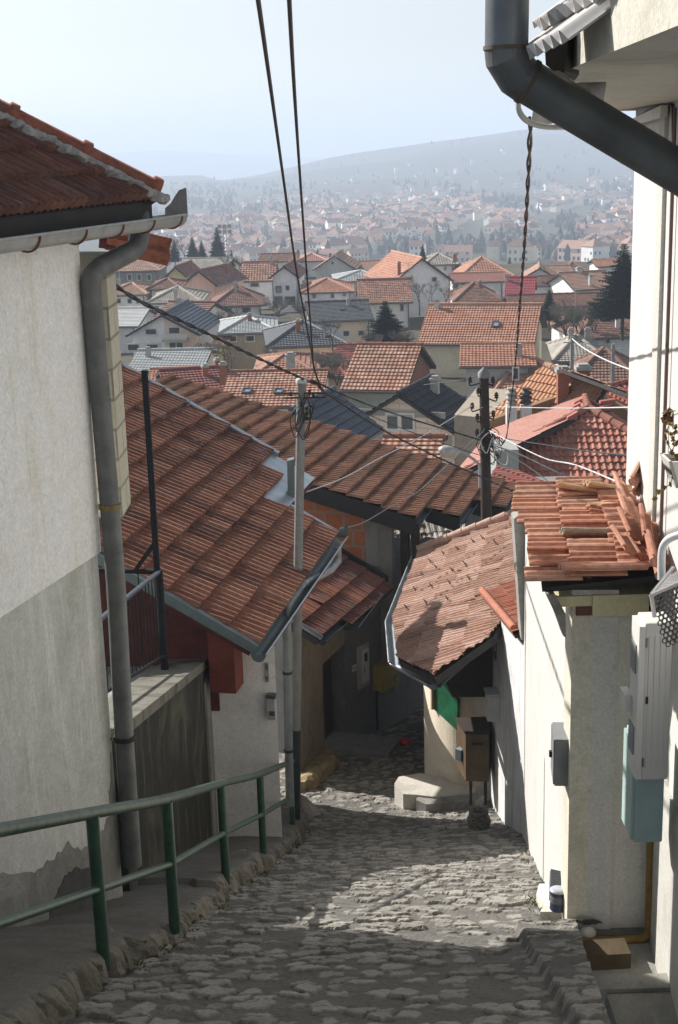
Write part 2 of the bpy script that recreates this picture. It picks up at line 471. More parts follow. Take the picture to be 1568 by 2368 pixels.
def grid_obj(name, X, Y, Z, mat, col=None, parent=None, smooth=True, **kw):
    ny, nx = X.shape; co = np.stack([X, Y, Z], -1).reshape(-1, 3)
    i = np.arange(ny*nx).reshape(ny, nx)
    fs = np.stack([i[:-1, :-1], i[:-1, 1:], i[1:, 1:], i[1:, :-1]], -1).reshape(-1, 4)
    me = bpy.data.meshes.new(name)
    me.vertices.add(len(co)); me.vertices.foreach_set('co', co.astype(np.float32).ravel())
    me.loops.add(fs.size); me.loops.foreach_set('vertex_index', fs.astype(np.int32).ravel())
    me.polygons.add(len(fs)); me.polygons.foreach_set('loop_start', np.arange(0, fs.size, 4, dtype=np.int32))
    me.polygons.foreach_set('use_smooth', np.full(len(fs), smooth))
    me.update(calc_edges=True)
    me.materials.append(mat)
    if col is not None:
        at = me.color_attributes.new('stone', 'FLOAT_COLOR', 'POINT')
        c = np.ones((len(co), 4), np.float32); c[:, :col.shape[-1]] = col.reshape(-1, col.shape[-1]); at.data.foreach_set('color', c.ravel())
    o = bpy.data.objects.new(name, me); sc.collection.objects.link(o)
    if parent is not None: o.parent = parent
    return _tagk(o, **kw)

def stonemat(name='cobble', mortar=(0.118, 0.112, 0.10), s0=(0.16, 0.148, 0.128), s1=(0.41, 0.385, 0.345)):
    m, t, b = _nm(name)
    a = t.nodes.new('ShaderNodeVertexColor'); a.layer_name = 'stone'
    s = t.nodes.new('ShaderNodeSeparateColor'); t.links.new(a.outputs[0], s.inputs[0])
    oc = _coord(t); fine = _noise(t, oc, 30, 6, 0.75); mid = _noise(t, oc, 3.0, 5, 0.65)
    st = _ramp(t, s.outputs[1], [(0.0, s0), (0.5, tuple(0.5*(p+q) for p, q in zip(s0, s1))), (0.8, s1), (1.0, tuple(.7 * c for c in s1))])
    st = _mix(t, 0.45, st, _ramp(t, fine, [(0.3, tuple(c*0.5 for c in s0)), (0.7, s1)]))
    mo = _mix(t, _ramp(t, mid, [(0.4, 0.0), (0.65, 1.0)]), mortar, tuple(c * 1.5 for c in mortar))
    mo = _mix(t, 0.4, mo, _ramp(t, fine, [(0.35, tuple(c*0.5 for c in mortar)), (0.7, tuple(c*1.7 for c in mortar))]))
    c = _mix(t, s.outputs[0], mo, st)
    c = _mix(t, _math(t, 'MULTIPLY', _ramp(t, _noise(t, oc, 0.9, 6, 0.7, .5), [(0.5, 0.0), (0.7, 1.0)]), 0.4), c, (0.12, 0.115, 0.10))
    t.links.new(c, b.inputs['Base Color']); b.inputs['Roughness'].default_value = 0.85
    b.inputs['Specular IOR Level'].default_value = 0.25
    _bump(t, b, _math(t, 'ADD', fine, _math(t, 'MULTIPLY', _noise(t, oc, 90, 3, 0.7), .4)), 0.7, 0.015)
    return m
M_cob = stonemat()
M_conc = plaster('old_concrete', (0.30, 0.29, 0.26), (0.10, 0.095, 0.08), 0.7, 0.2, 0.8)
M_ccpale = plaster('pale_concrete', (0.58, 0.545, 0.48), (0.25, 0.23, 0.19), 0.5, 0.2, 0.7)

# ---- lane
ys = [3.0]
while ys[-1] < 32: ys.append(ys[-1] + 0.017 * max(1.0, ys[-1] / 9.0))
ys = np.array(ys); nx = 210
Yg = np.repeat(ys[:, None], nx, 1); tt = np.linspace(0, 1, nx)[None, :]
xl_ = np.array([xk(y) - 0.10 if y < 20.5 else xk(y) - 0.1 - min(1, (y - 20.5) / 1.5) * 1.7 for y in ys])[:, None]
xr_ = np.array([interp(XR, y) for y in ys])[:, None]
Xg = xl_ + (xr_ - xl_) * tt
def fbm(x, y, s, seed, n=4, g=.55):
    o = 0; a = 1.0; tot = 0
    for k in range(n): o = o + a * (vnoise(x, y, s / 2.0**k, seed + k) - .5); tot += a; a *= g
    return o / tot
def lane_stones(Xg, Yg):
    wx = Xg + 0.22 * fbm(Xg, Yg, 0.22, 1); wy = Yg + 0.22 * fbm(Xg, Yg, 0.22, 11)
    f1, f2, r, r2 = worley(wx, wy, 0.23, 0.20)
    rad = 0.20 + 0.26 * r2 + 0.22 * fbm(Xg, Yg, 0.09, 21)
    edge = np.clip((f2 - f1 - .05) / 0.10, 0, 1); core = np.clip((rad + 0.13 - f1) / 0.07, 0, 1)
    msk = np.minimum(edge, core); msk = np.where(r < 0.12, 0.0, msk)
    tilt = (r - .5) * 0.10 * np.sin(wx * 9 + r2 * 6) * 0.25
    hgt = msk * (0.008 + 0.025 * r2 ** 1.4 + tilt * .3) + 0.020 * fbm(Xg, Yg, 0.10, 31) * (0.6 + .7 * msk) + 0.05 * (vnoise(Xg, Yg, 0.9, 6) - 0.5)
    hgt += 0.020 * fbm(Xg, Yg, 0.045, 41, 3, .7)
    return msk, r, r2, hgt
msk, r, r2, hgt = lane_stones(Xg, Yg)
ZG = np.interp(Yg, [t[0] for t in ZL], [t[1] for t in ZL]) + hgt
rm_ = (Yg > 5.5) & (Yg < 10.15) & (Xg > 1.18 + 0.045 * (Yg - 7))         # paved ramp along the right-hand house
ZG = ZG + .085 * np.clip((Xg - (1.18 + 0.045 * (Yg - 7)) + .03 * fbm(Xg, Yg, .1, 77)) / .035, 0, 1) * np.clip((10.0 - Yg) / .06, 0, 1) * (Yg > 5)
ZG = ZG + 0.10 * np.clip((Xg - 0.8) / 2.0, 0, 1) * np.clip((Yg - 16) / 3, 0, 1)
grid_obj('stone_lane', Xg, Yg, ZG, M_cob, np.stack([msk, r, r2], -1), None, False, kind='structure')

# ---- raised pavement with its rough kerb, left
ys2 = np.arange(3.0, 21.2, 0.035)
prof = [(-3.4, 0.24), (-2.2, 0.24), (-1.4, 0.24), (-0.9, 0.235), (-0.6, 0.235), (-0.45, 0.23), (-0.36, 0.225), (-0.3, 0.225), (-0.24, 0.22), (-0.18, 0.22), (-0.13, 0.215),
        (-0.09, 0.21), (-0.05, 0.20), (-0.02, 0.18), (0.0, 0.15), (0.012, 0.11), (0.02, 0.07), (0.03, 0.03), (0.04, -0.02), (0.06, -0.10)]
pw = np.array(prof)
Yk = np.repeat(ys2[:, None], len(prof), 1)
ofs = pw[:, 0][None, :]; hh = pw[:, 1][None, :]
step = 0.07 * (np.floor((Yk - 3.0 + 0.25 * (ofs > -0.3)) / 3.1) % 2 - 0.5)
zbase = np.array([zl(y) for y in ys2])[:, None]
f1, f2, r, r2 = worley(Yk + 0.0, hh * 1.3 + ofs * 0.6, 0.21, 0.25, 8)
kmask = np.clip((ofs + 0.06) / 0.05, 0, 1) * np.ones_like(Yk)
edg = np.clip((f2 - f1) / 0.14, 0, 1)
lump = kmask * (edg * 0.035 - 0.035 + 0.05 * (r2 - .5) * edg + 0.075 * fbm(Yk, hh + ofs, 0.12, 3, 5, .65))
side = 0.09 * (vnoise(Yk, Yk * 0, 0.5, 7) - 0.5) + .11 * fbm(Yk, Yk * 0, .16, 17, 4, .6)
Xk_ = np.array([xk(y) for y in ys2])[:, None] + ofs + (lump * 1.15 + side) * (ofs > -0.5)
Zk_ = zbase + hh + step * np.clip(hh / 0.2, 0, 1) + 0.02 * (vnoise(Xk_, Yk, 0.3, 2) - 0.5) + lump * 0.25 * (hh > 0.05) + .022 * fbm(Xk_, Yk, .2, 51, 5, .6)
cm = np.clip(edg * np.clip((.20 - hh) / .02, 0, 1) + .5 * (fbm(Xk_, Yk, .25, 5) > .18), 0, 1)
grid_obj('pavement', Xk_, Yk, Zk_, stonemat('kerb_stone', (0.125, 0.12, 0.108), (0.09, 0.082, 0.062), (0.26, 0.24, 0.195)), np.stack([cm, r, r2], -1), None, False, kind='structure')

# ================================================================== house A: foreground left
dA = V((0.284, 1, 0)).normalized(); nA = V((dA.y, -dA.x, 0))
cA = P(285, 1985, 11.4); cA = V((cA.x - 0.02, cA.y, 0))
zband = P(228, 1275, cA.y).z; print('A band', zband, P(0, 1420, 9.4).z, 'corner top px', pix(V((cA.x, cA.y, zband))))
OA = cA + nA * 0.36
gut_far = PP(408, 497, OA, nA); gut_near = PP(0, 528, OA, nA); print('A gutter', gut_far, gut_near)
zgA = gut_far.z
hA = thing('white_house', 'tall house at left edge with cream upper wall and grey lower wall', 'house', (cA.x, cA.y, -8.2))
M_cream = plaster('cream_render', (0.86, 0.855, 0.835), (0.74, 0.715, 0.62), 0.6, 0.55, 0.3, 0.8, .55, (0.64, 0.59, 0.45))
M_grey = plaster('grey_render', (0.55, 0.555, 0.525), (0.38, 0.385, 0.33), 0.75, 0.75, 0.35, .8, 0.52, (0.70, 0.705, 0.69))
def slabwall(mb, c, n, d, L, z0, z1, th=0.3, m=0):
    """vertical wall: outer face through plan point c, running back along -d for L, thickness inwards (-n)"""
    a, b = c, c - d * L
    mb.prism([V((a.x, a.y, z0)), V((b.x, b.y, z0)), V((b.x, b.y, z0)) - n * th, V((a.x, a.y, z0)) - n * th], (0, 0, z1 - z0), m)
z_soff = zgA + 0.04
mb = MB(); slabwall(mb, cA + nA * 0.03, nA, dA, 9, zband, z_soff, 6.4); mb.build('upper_wall', M_cream, hA)
# lower wall in grey render: outer face leans a little, real thickness
mb = MB(); slabwall(mb, cA - dA * 0.02, nA, dA, 8.9, -9.5, zband - 0.003, 6.3); mb.build('lower_wall', M_grey, hA)
# patch of bare dark cement at the foot of the wall
pts = []
wfoot = lambda s: zl((cA - dA * s).y) + 0.1
cont = [(0.02, -0.15), (0.02, 1.55), (0.09, 1.25), (0.16, 0.95), (0.3, 0.78), (0.5, 0.70), (0.75, 0.66), (0.95, 0.75), (1.2, 0.62), (1.6, 0.55), (2.2, 0.6), (2.6, 0.4), (2.6, -0.15)]
def rough(c, k=6, a=.03):
    r_ = random.Random(len(c)); o = []
    for (p, q) in zip(c[:-1], c[1:]):
        for i in range(k):
            u_ = i / k; e = 0 if (i == 0 and (p == c[0])) else a; o.append((p[0] + (q[0]-p[0])*u_ + r_.uniform(-e, e) * .6, p[1] + (q[1]-p[1])*u_ + r_.uniform(-e, e)))
    return o + [c[-1]]
cont = cont[:1] + rough(cont[1:-1]) + cont[-1:]
mb = MB(); mb.prism([cA - dA * s + nA * 0.0005 + V((0, 0, wfoot(s) + h)) - dA * 0.02 for s, h in cont], nA * 0.006); mb.build('cement_patch', plaster('bare_cement', (0.22, 0.215, 0.2), (0.42, 0.42, 0.40), 0.6, 0.5, .9), hA)
cont2 = [(0.55, -0.1), (0.5, 0.25), (0.6, 0.45), (0.85, 0.52), (1.1, 0.42), (1.35, 0.2), (1.4, -0.1)]
cont2 = rough(cont2)
mb = MB(); mb.prism([cA - dA * s + nA * 0.0065 + V((0, 0, wfoot(s) + h)) - dA * 0.02 for s, h in cont2], nA * 0.006); mb.build('cement_patch', flat('dark_cement', (0.065, 0.065, 0.063), 0.95, 0, .3, 8, .5), hA)
# end wall of raw pale blocks beyond the corner
M_block = brickmat('pale_block', (0.50, 0.47, 0.36), (0.56, 0.52, 0.42), (0.22, 0.2, 0.16), 0.6, 0.26, 0.014)
e0 = P(200, 1180, cA.y + 0.25); e1 = P(281, 1180, cA.y + 0.25)
mb = MB(); wE = e1.x - e0.x; ztopE = P(262, 590, cA.y + 0.25).z; zlowE = P(281, 1200, cA.y + .25).z
uvbox(mb, ((e0.x + e1.x)/2 - 0.0, cA.y + 0.55, (ztopE + zlowE)/2), (wE, 0.5, ztopE - zlowE)); mb.build('end_wall', M_block, hA)
# roof
M_oldred = tilemat('soot_red_tile', [(0.125, 0.050, 0.034), (0.155, 0.063, 0.042), (0.10, 0.044, 0.033), (0.18, 0.078, 0.052)], 0.2, 0.36, (0.035, 0.03, 0.028), 0.6)
Ce = gut_far + V((0, 0, 0.16)) - nA * 0.05 - dA * 0.32
H0 = P(0, 275, 11.85)
frA = Frame(Ce, -dA, H0 - Ce)
pit = math.degrees(math.asin(frA.b.z)); print('A pitch', pit)
hip_ab = ((H0 - Ce).dot(frA.a), (H0 - Ce).dot(frA.b))
k = 2.2; hp = (hip_ab[0] * k, hip_ab[1] * k)
polyA = [(0, 0), hp, (9, hp[1]), (9, 0)]
mb = MB(); rows_rib(mb, frA, [polyA], 0.2, 0.035, 0.36, 0.045, PROF_CLAY, 0, 0.006, 1, 5)
roofA = mb.build('roof', M_oldred, hA)
M_dkwood = flat('dark_wood', (0.028, 0.024, 0.021), 0.85, 0, .3, 5)
mb = MB(); deck(mb, frA, [(0.0, 0.02), (hp[0], hp[1]), (9, hp[1]), (9, 0.02)], 0.12, -0.035)
H1w = frA.pt(*hp); farL = Ce - nA * (2 * (Ce - H1w).dot(nA)); 
mb.add([Ce - V((0, 0, .04)), H1w - V((0, 0, .04)), farL - V((0, 0, .04))], [(0, 1, 2)], 0)
a_, b_ = frA.pt(9, 0), frA.pt(9, hp[1])
mb.build('roof_deck', M_dkwood, hA)
mb = MB(); frA2 = Frame(Ce, -nA, H1w - Ce)
rows_rib(mb, frA2, [[(0, 0), ((farL - Ce).dot(frA2.a), 0), ((H1w - Ce).dot(frA2.a), (H1w - Ce).dot(frA2.b))]], 0.2, 0.03, 0.36, 0.04, PROF_RIB, 0, .004, 1, 6); mb.build('roof', M_oldred, hA)
mb = MB(); n_h = 8
hip0, hip1 = Ce + V((0, 0, 0.06)), H1w + V((0, 0, .06)); dh = hip1 - hip0; L = 0.66; q = 0
M_ridge = tilemat('ridge_red', [(0.30, 0.10, 0.06), (0.36, 0.13, 0.08), (0.26, 0.09, 0.06)], 0.2, 0.4, (0.05, 0.04, 0.035), 0.7)
while q * L < dh.length:
    a0 = hip0 + dh.normalized() * (q * L - 0.02); a1 = hip0 + dh.normalized() * ((q + 1) * L + 0.05)
    mb.tube([a0, a0 + (a1-a0)*.1, a0 + (a1-a0)*.12, a1], [0.12, 0.12, 0.095, 0.09], 10, 0); q += 1
mb.build('ridge_tiles', M_ridge, hA)
mb = MB(); rgm = random.Random(4)
for i in range(44):
    t = i / 44 * 0.75; p = hip0 + dh * t - nA * -0.1 + V((0, 0, -0.07)) - dA * rgm.uniform(0.06, .12)
    mb.lathe(p, [(0.0, -0.05), (rgm.uniform(.05, .1), -0.02), (rgm.uniform(.05, .09), 0.02), (0, 0.05)], 6, 0, V((rgm.uniform(-.4, .4), rgm.uniform(-.4, .4), 1)).normalized(), False)
mb.build('mortar_bed', flat('grey_mortar', (0.30, 0.29, 0.27), 0.95, 0, .3, 12, .6), hA)
# fascia and gutter
mb = MB(); f0 = Ce + V((0, 0, -0.13)) - nA * 0.05
mb.bar(f0 - dA * 0.02, f0 - dA * 9, 0.03, 0.2); mb.build('fascia', M_dkwood, hA)
M_zinc = flat('weathered_zinc', (0.34, 0.35, 0.34), 0.5, 0.35, 0.2, 9)
M_zdark = flat('dark_zinc', (0.135, 0.14, 0.135), 0.55, 0.2, 0.3, 5)
gA = thing('roof_gutter', 'weathered zinc gutter with rusty straps under the dark red roof at left', 'gutter', gut_far)
gn = gut_near - dA * 3; gn.z = gut_far.z + 0.02
mb = MB(); gutter(mb, gn, gut_far, 0.105); endcap(mb, gut_far, dA, 0.105)
mb.build('trough', M_zinc, gA)
mb = MB(); sdg = V((nA.x, nA.y, 0)); gf = gut_far
prf = [(-0.11, 0), (-0.105, 0.06), (-0.05, 0.10), (0.0, 0.17), (0.04, 0.215), (0.105, 0.235), (0.107, 0)]
mb.prism([gf + sdg * x + V((0, 0, z)) for x, z in prf], dA * 0.008); mb.build('end_flap', flat('flap_zinc', (0.22, 0.23, 0.23), 0.5, .3, .3, 8), gA)
Mrust = flat('rust_strap', (0.16, 0.06, 0.035), 0.8, 0, .4, 20)
for s in (0.13, 0.75, 1.38, 2.05, 2.8):
    p = gf - dA * s; mb = MB()
    ring = [p + sdg * math.cos(a) * 0.109 + V((0, 0, math.sin(a) * 0.109)) for a in [math.pi + math.pi * j / 10 for j in range(11)]]
    mb.tube(ring, 0.009, 5); mb.build('strap', Mrust, gA)
# downpipe
dpz = thing('downpipe', 'dark zinc downpipe kinking under the eave and running down the corner of the left house', 'downpipe', (cA.x + .2, cA.y + .1, -8))
Yp = cA.y - 0.02
pts = [PP(322, 498, gut_far - dA * .45, dA), P(323, 540, Yp + .62), P(318, 566, Yp + .58), P(306, 580, Yp + .52), P(232, 618, Yp + .1), P(214, 636, Yp), P(209, 655, Yp), P(212, 690, Yp), P(254, 1170, Yp), P(268, 1350, Yp), P(287, 1700, Yp), P(307, 2000, Yp)]
r_p = 0.086
mb = MB(); seg = [pts[0], pts[1]]
mb.tube(pts[:8], r_p, 14); mb.build('elbow', M_zdark, dpz)
mb = MB(); mb.tube(pts[7:], r_p * 0.985, 14); mb.build('pipe', M_zdark, dpz)
for i, (px_, py_) in enumerate([(254, 1170), (288, 1706)]):
    mb = MB(); c = P(px_, py_, Yp); mb.tube([c + V((0, 0, .02)), c - V((0, 0, .02))], r_p + .012, 14)
    mb.build('pipe_clamp', flat('brass_clamp', (0.22, 0.16, 0.06), .6, .3, .4, 20) if i == 0 else M_dkwood, dpz)
c = P(288, 1706, Yp); mb = MB(); mb.tube([c, c - nA * .05 + V((-0.34, -0.05, 0))], .009, 6); mb.build('wall_bracket', Mrust, dpz)
for py_ in (1275, 925): 
    c = P(interp([(690, 212), (1170, 254), (1350, 268)], py_), py_, Yp); mb = MB(); mb.tube([c + V((0, 0, .006)), c - V((0, 0, .006))], r_p + .004, 14); mb.build('pipe_seam', M_zdark, dpz)
# red verge tiles of the hidden eave behind the downpipe
mb = MB(); vt0 = P(228, 545, cA.y + 1.5); vt1 = P(372, 578, cA.y + 1.55)
dv = (vt1 - vt0)
for i in range(2):
    o_ = vt0 + dv * (0.12 + i * 0.5) + V((0, 0, 0.02 - i * .02)); e_ = o_ + dv * 0.5
    prf = [(-0.16, 0.02), (-0.1, 0.06), (-0.02, 0.055), (0.03, 0.0), (0.09, -0.005), (0.16, 0.03)]
    up_ = V((0, 0, 1)); sd_ = V((0.25, -0.55, 0.75)).normalized()
    vs = []
    for p_ in (o_, e_):
        for x, h in prf: vs.append(p_ + sd_ * x + V((0.3, -0.7, 0)).normalized() * h)
    nP = len(prf); mb.add(vs + [v_ + V((0, .05, -.015)) for v_ in vs], [(j, j+1, nP+j+1, nP+j) for j in range(nP-1)] + [(2*nP+j, 3*nP+j, 3*nP+j+1, 2*nP+j+1) for j in range(nP-1)] + [(nP+j, nP+j+1, 3*nP+j+1, 3*nP+j) for j in range(nP-1)] + [(nP-1, 3*nP-1, 4*nP-1, 2*nP-1), (0, nP, 3*nP, 2*nP)])
mb.build('verge_tile', M_ridge, hA)
mb = MB(); mb.bar(P(230, 552, cA.y+1.55), P(330, 564, cA.y + 1.6), .1, .16); mb.build('rafter_end', flat('red_wood', (0.09, 0.022, 0.016), .8, 0, .3, 6), hA)

# ================================================================== house B: big brown roof, left
E1 = P(592, 1497, 17.3); E2 = PZ(781, 1234, E1.z)
aB = (E2.x - E1.x, E2.y - E1.y); print('B eave', E1, E2)
frB = frame_from(E1, aB, 1, 232, 1290); print('B pitch', math.degrees(math.asin(frB.b.z)))
g = lambda px_, py_: frB.ab(px_, py_)
aU = g(645, 1059)[0]; print('B verge a', aU, g(262, 850), g(641, 1099), g(641, 1175), g(721, 1215), g(781, 1234))
print('B rows b', g(550, 1467)[1], g(474, 1431)[1], g(406, 1391)[1], 'b_notch', g(664, 1188)[1], g(664, 1108)[1], g(645, 1059)[1])
rlB = (g(406, 1391)[1] - g(550, 1467)[1]) / 2
b1 = round(g(664, 1188)[1] / rlB) * rlB; b2 = round(g(664, 1108)[1] / rlB) * rlB; b3 = b2 + rlB
a2 = g(760, 1228)[0]; a3 = g(641, 1175)[0]; a4 = g(641, 1099)[0]
if not (a3 > 1): a3 = a2
bT = 11.0
dB = frB.a; nB = V((dB.y, -dB.x, 0))
hB = thing('brown_roof_house', 'white lane house under the large reddish brown ribbed roof, left of the lane', 'house', (E1.x, E1.y, -9.9))
M_B = tilemat('brown_tile', [(0.255, 0.118, 0.078), (0.295, 0.14, 0.093), (0.22, 0.098, 0.066), (0.33, 0.165, 0.112), (.265, .122, .08), (.165, .078, .056), (.28, .13, .087)], 0.32, rlB, (0.085, 0.04, 0.03), 0.55)
polysB = [[(0, 0), (a2, 0), (a2, b1), (0, b1)], [(0, b1), (a3, b1), (a3, b2), (0, b2)], [(0, b2), (a4, b2), (a4, b3), (0, b3)], [(0, b3), (aU, b3), (aU, bT), (0, bT)]]
mb = MB(); rows_rib(mb, frB, polysB, 0.16, 0.05, rlB, 0.07, PROF_RIB, 0, 0.007, 2, 21, .008); mb.build('roof', M_B, hB)
mb = MB(); deck(mb, frB, [(0.02, 0.03), (a2, 0.03), (a2, b1), (0.02, b1)], 0.14, -0.03); deck(mb, frB, [(0.02, b1), (aU, b1), (aU, bT), (0.02, bT)], .14, -.03)
mb.build('roof_deck', flat('red_wood', (0.09, 0.022, 0.016)), hB)
M_flash = flat('grey_flashing', (0.26, 0.29, 0.32), 0.4, 0.4, .15, 6)
mb = MB(); mb.poly([frB.pt(a3 - .3, b1 + .02, .012), frB.pt(aU, b1 + 0.02, .012), frB.pt(aU, b3 + .1, .012), frB.pt(a3 - .3, b3 + .1, .012)]); mb.build('valley_sheet', flat('bright_flashing', (0.42, 0.46, 0.5), 0.35, .5, .15, 5), hB)
mb = MB()
mb.bar(frB.pt(-0.03, -0.02, 0.0), frB.pt(-0.03, bT, 0.0), 0.09, 0.13, 0, frB.N); mb.build('verge_flashing', flat('teal_flashing', (0.15, 0.19, 0.20), 0.45, .3, .15, 6), hB)
mb = MB(); mb.bar(frB.pt(aU + 0.05, b3 - .1, 0.04), frB.pt(aU + 0.05, bT, 0.04), 0.16, 0.08, 0, frB.N)
mb.bar(frB.pt(a2 + 0.03, 0, 0.03), frB.pt(a2 + 0.03, b1, 0.03), 0.10, 0.08, 0, frB.N); mb.build('verge_flashing', M_flash, hB)
# snow hooks in diagonal rows
M_hook = flat('steel_hook', (0.22, 0.22, 0.23), .4, .6)
for (px_, py_) in [(418, 940), (394, 953), (363, 969), (327, 986), (291, 1007), (507, 994), (479, 1010), (448, 1029), (419, 1050), (394, 1065), (591, 1052), (560, 1076), (540, 1092), (514, 1113)]:
    a, b = g(px_, py_); mb = MB(); q0 = frB.pt(a, b, .06)
    for s in (-.05, .05):
        mb.bar(frB.pt(a + s, b + .05, .06), frB.pt(a + s, b - .1, .17), .009, .009); mb.bar(frB.pt(a + s, b - .1, .17), frB.pt(a + s, b - .13, .05), .009, .009)
    mb.bar(frB.pt(a - .1, b - .11, .09), frB.pt(a + .1, b - .11, .09), .014, .009)
    mb.build('snow_hook', M_hook, hB)
# walls
cB = P(643, 1700, 17.95); cB = V((cB.x, cB.y, 0)); print('B corner', cB, pix(V((cB.x, cB.y, -7))), pix(V((cB.x, cB.y, -9.9))))
lB = -nB
def roofz(fr, p, off=-0.05):
    q = V((p.x, p.y, 0)); return fr.O.z - (fr.N.x * (q.x - fr.O.x) + fr.N.y * (q.y - fr.O.y)) / fr.N.z + off - .16
p0, p1 = cB, cB + lB * 6
M_wB = plaster('white_limewash', (0.80, 0.79, 0.77), (0.66, 0.63, 0.58), 0.5, 0.3, 0.35)
mb = MB(); mb.prism([V((p0.x, p0.y, -11)), V((p0.x, p0.y, roofz(frB, p0))), V((p1.x, p1.y, roofz(frB, p1))), V((p1.x, p1.y, -11))], V((-.30, 5.2, 0)))
mb.build('wall', M_wB, hB)
M_redw = flat('red_boards', (0.16, 0.035, 0.022), 0.75, 0, .3, 4)
# boxed eaves in dark red boards
def onB(px_, py_, off=0.0): return PP(px_, py_, cB - dB * off, dB)
q0, q1 = onB(487, 1600, .42), onB(546, 1606, .42)
mb = MB(); z0 = (q0.z + q1.z)/2
mb.prism([V((q0.x, q0.y, z0)), V((q1.x, q1.y, z0)), V((q1.x, q1.y, roofz(frB, q1, -.06))), V((q0.x, q0.y, roofz(frB, q0, -.06)))], dB * 0.40)
mb.build('boxed_eave', M_redw, hB)
mb = MB(); q2 = onB(385, 1540, .02); q3 = q0 + dB * .40
mb.prism([V((q2.x, q2.y, -7.6)), V((q3.x, q3.y, -7.6)), V((q3.x, q3.y, roofz(frB, q3, -.03))), V((q2.x, q2.y, roofz(frB, q2, -.03)))], -dB * .04)
q4 = q2 + lB * 3
mb.prism([V((q4.x, q4.y, -7.6)), V((q2.x, q2.y, -7.6)), V((q2.x, q2.y, roofz(frB, q2, -.03))), V((q4.x, q4.y, roofz(frB, q4, -.03)))], -dB * .04)
mb.build('board_cladding', flat('dark_red_boards', (0.10, 0.024, 0.017), .8, 0, .35, 5), hB)
# gutters
M_gutB = flat('teal_gutter', (0.13, 0.17, 0.175), 0.45, 0.3, .2, 5)
gB = thing('eave_gutter', 'dark teal metal gutter along the lower edge of the large brown roof', 'gutter', E1)
mb = MB(); g0 = E1 + nB * 0.06 - V((0, 0, .06)) - dB * .12; g1 = E2 + nB * .06 - V((0, 0, .06)) + dB * .05
gutter(mb, g0, g1, .10); endcap(mb, g0, -dB, .10); mb.build('trough', M_gutB, gB)
mb = MB(); mb.tube([g0 + nB * .1, g1 + nB * .1], .014, 6); mb.build('rim', flat('rim_steel', (0.45, 0.47, 0.49), .35, .6), gB)
mb = MB(); mb.prism([g1 + nB * x + V((0, 0, z)) for x, z in [(-.1, -.02), (-.05, .1), (.03, .12), (.11, .32), (.115, -.02)]], dB * .008); mb.build('end_flap', M_gutB, gB)
for s in np.linspace(.1, .95, 7):
    p = g0.lerp(g1, s); mb = MB()
    mb.tube([p + nB * math.cos(a) * .104 + V((0, 0, math.sin(a) * .104)) for a in [math.pi + math.pi * j / 8 for j in range(9)]], .008, 5); mb.build('strap', M_gutB, gB)
# upper roof's own short gutter with flap
mb = MB(); u0, u1 = frB.pt(aU + .05, b2, -.1), frB.pt(aU + .05, b1, -.1)
mb.prism([P(664, 1066, 23.4), P(680, 1062, 23.4), P(682, 1188, 23.4), P(666, 1188, 23.4)], V((0, .2, 0))); mb.build('side_flashing', M_gutB, hB)

# downpipes in front of the neighbour's wall
gp = thing('downpipe', 'grey metal downpipe dropping from the far end of the brown roof gutter to the lane', 'downpipe', (-.6, 19.4, -10))
d0 = g0.lerp(g1, .93)
tp = [d0 - V((0, 0, .08)), d0 - V((0, 0, .32)), P(764, 1318, 21.6), P(742, 1330, 21.2), P(700, 1352, 20.1), P(664, 1400, 19.0), P(664, 1480, 18.95), P(667, 1700, 18.95), P(671, 1862, 18.95)]
mb = MB(); mb.tube(tp[:5], .068, 10); mb.build('elbow', flat('galv_pipe', (0.30, 0.33, 0.33), .45, .35, .2, 6), gp)
mb = MB(); mb.tube(tp[4:], .064, 12); mb.build('pipe', flat('galv_pipe_low', (0.20, 0.225, 0.225), .5, .3, .25, 4), gp)
for py_ in (1555, 1735):
    c = P(interp([(1480, 664), (1700, 667), (1862, 671)], py_), py_, 18.95); mb = MB(); mb.tube([c + V((0, 0, .02)), c - V((0, 0, .02))], .074, 12); mb.build('pipe_clamp', M_dkwood, gp)

# small things on B's wall
t = thing('mailbox', 'small pale grey mailbox with dark lid on the white lane wall', 'mailbox', onB(628, 1632, .03))
mb = MB(); c = onB(628, 1636, .05); R = Matrix((-lB, dB, V((0, 0, 1)))).transposed(); mb.box(c, (.115, .09, .33), R); mb.build('box', flat('mail_grey', (0.36, 0.36, 0.35), .5), t)
mb = MB(); c = onB(628, 1609, .055); mb.box(c, (.13, .11, .05), R); mb.build('lid', flat('mail_dark', (0.07, 0.08, 0.085), .4), t)
mb = MB(); c = onB(629, 1650, .098); mb.box(c, (.08, .006, .07), R); mb.build('slot', flat('mail_dark', (0.07, 0.08, 0.085)), t)
t = thing('wall_plaque', 'small framed plaque on the white wall above the mailbox', 'plaque', onB(617, 1555, .01))
mb = MB(); mb.box(onB(617, 1555, .012), (.055, .02, .28), R); mb.build('frame', flat('plaque_frame', (0.3, 0.31, 0.3), .5), t)
mb = MB(); mb.box(onB(617, 1543, .025), (.035, .006, .08), R); mb.box(onB(617, 1568, .025), (.035, .006, .05), R); mb.build('panel', flat('plaque_dark', (0.13, 0.14, 0.13), .5), t)

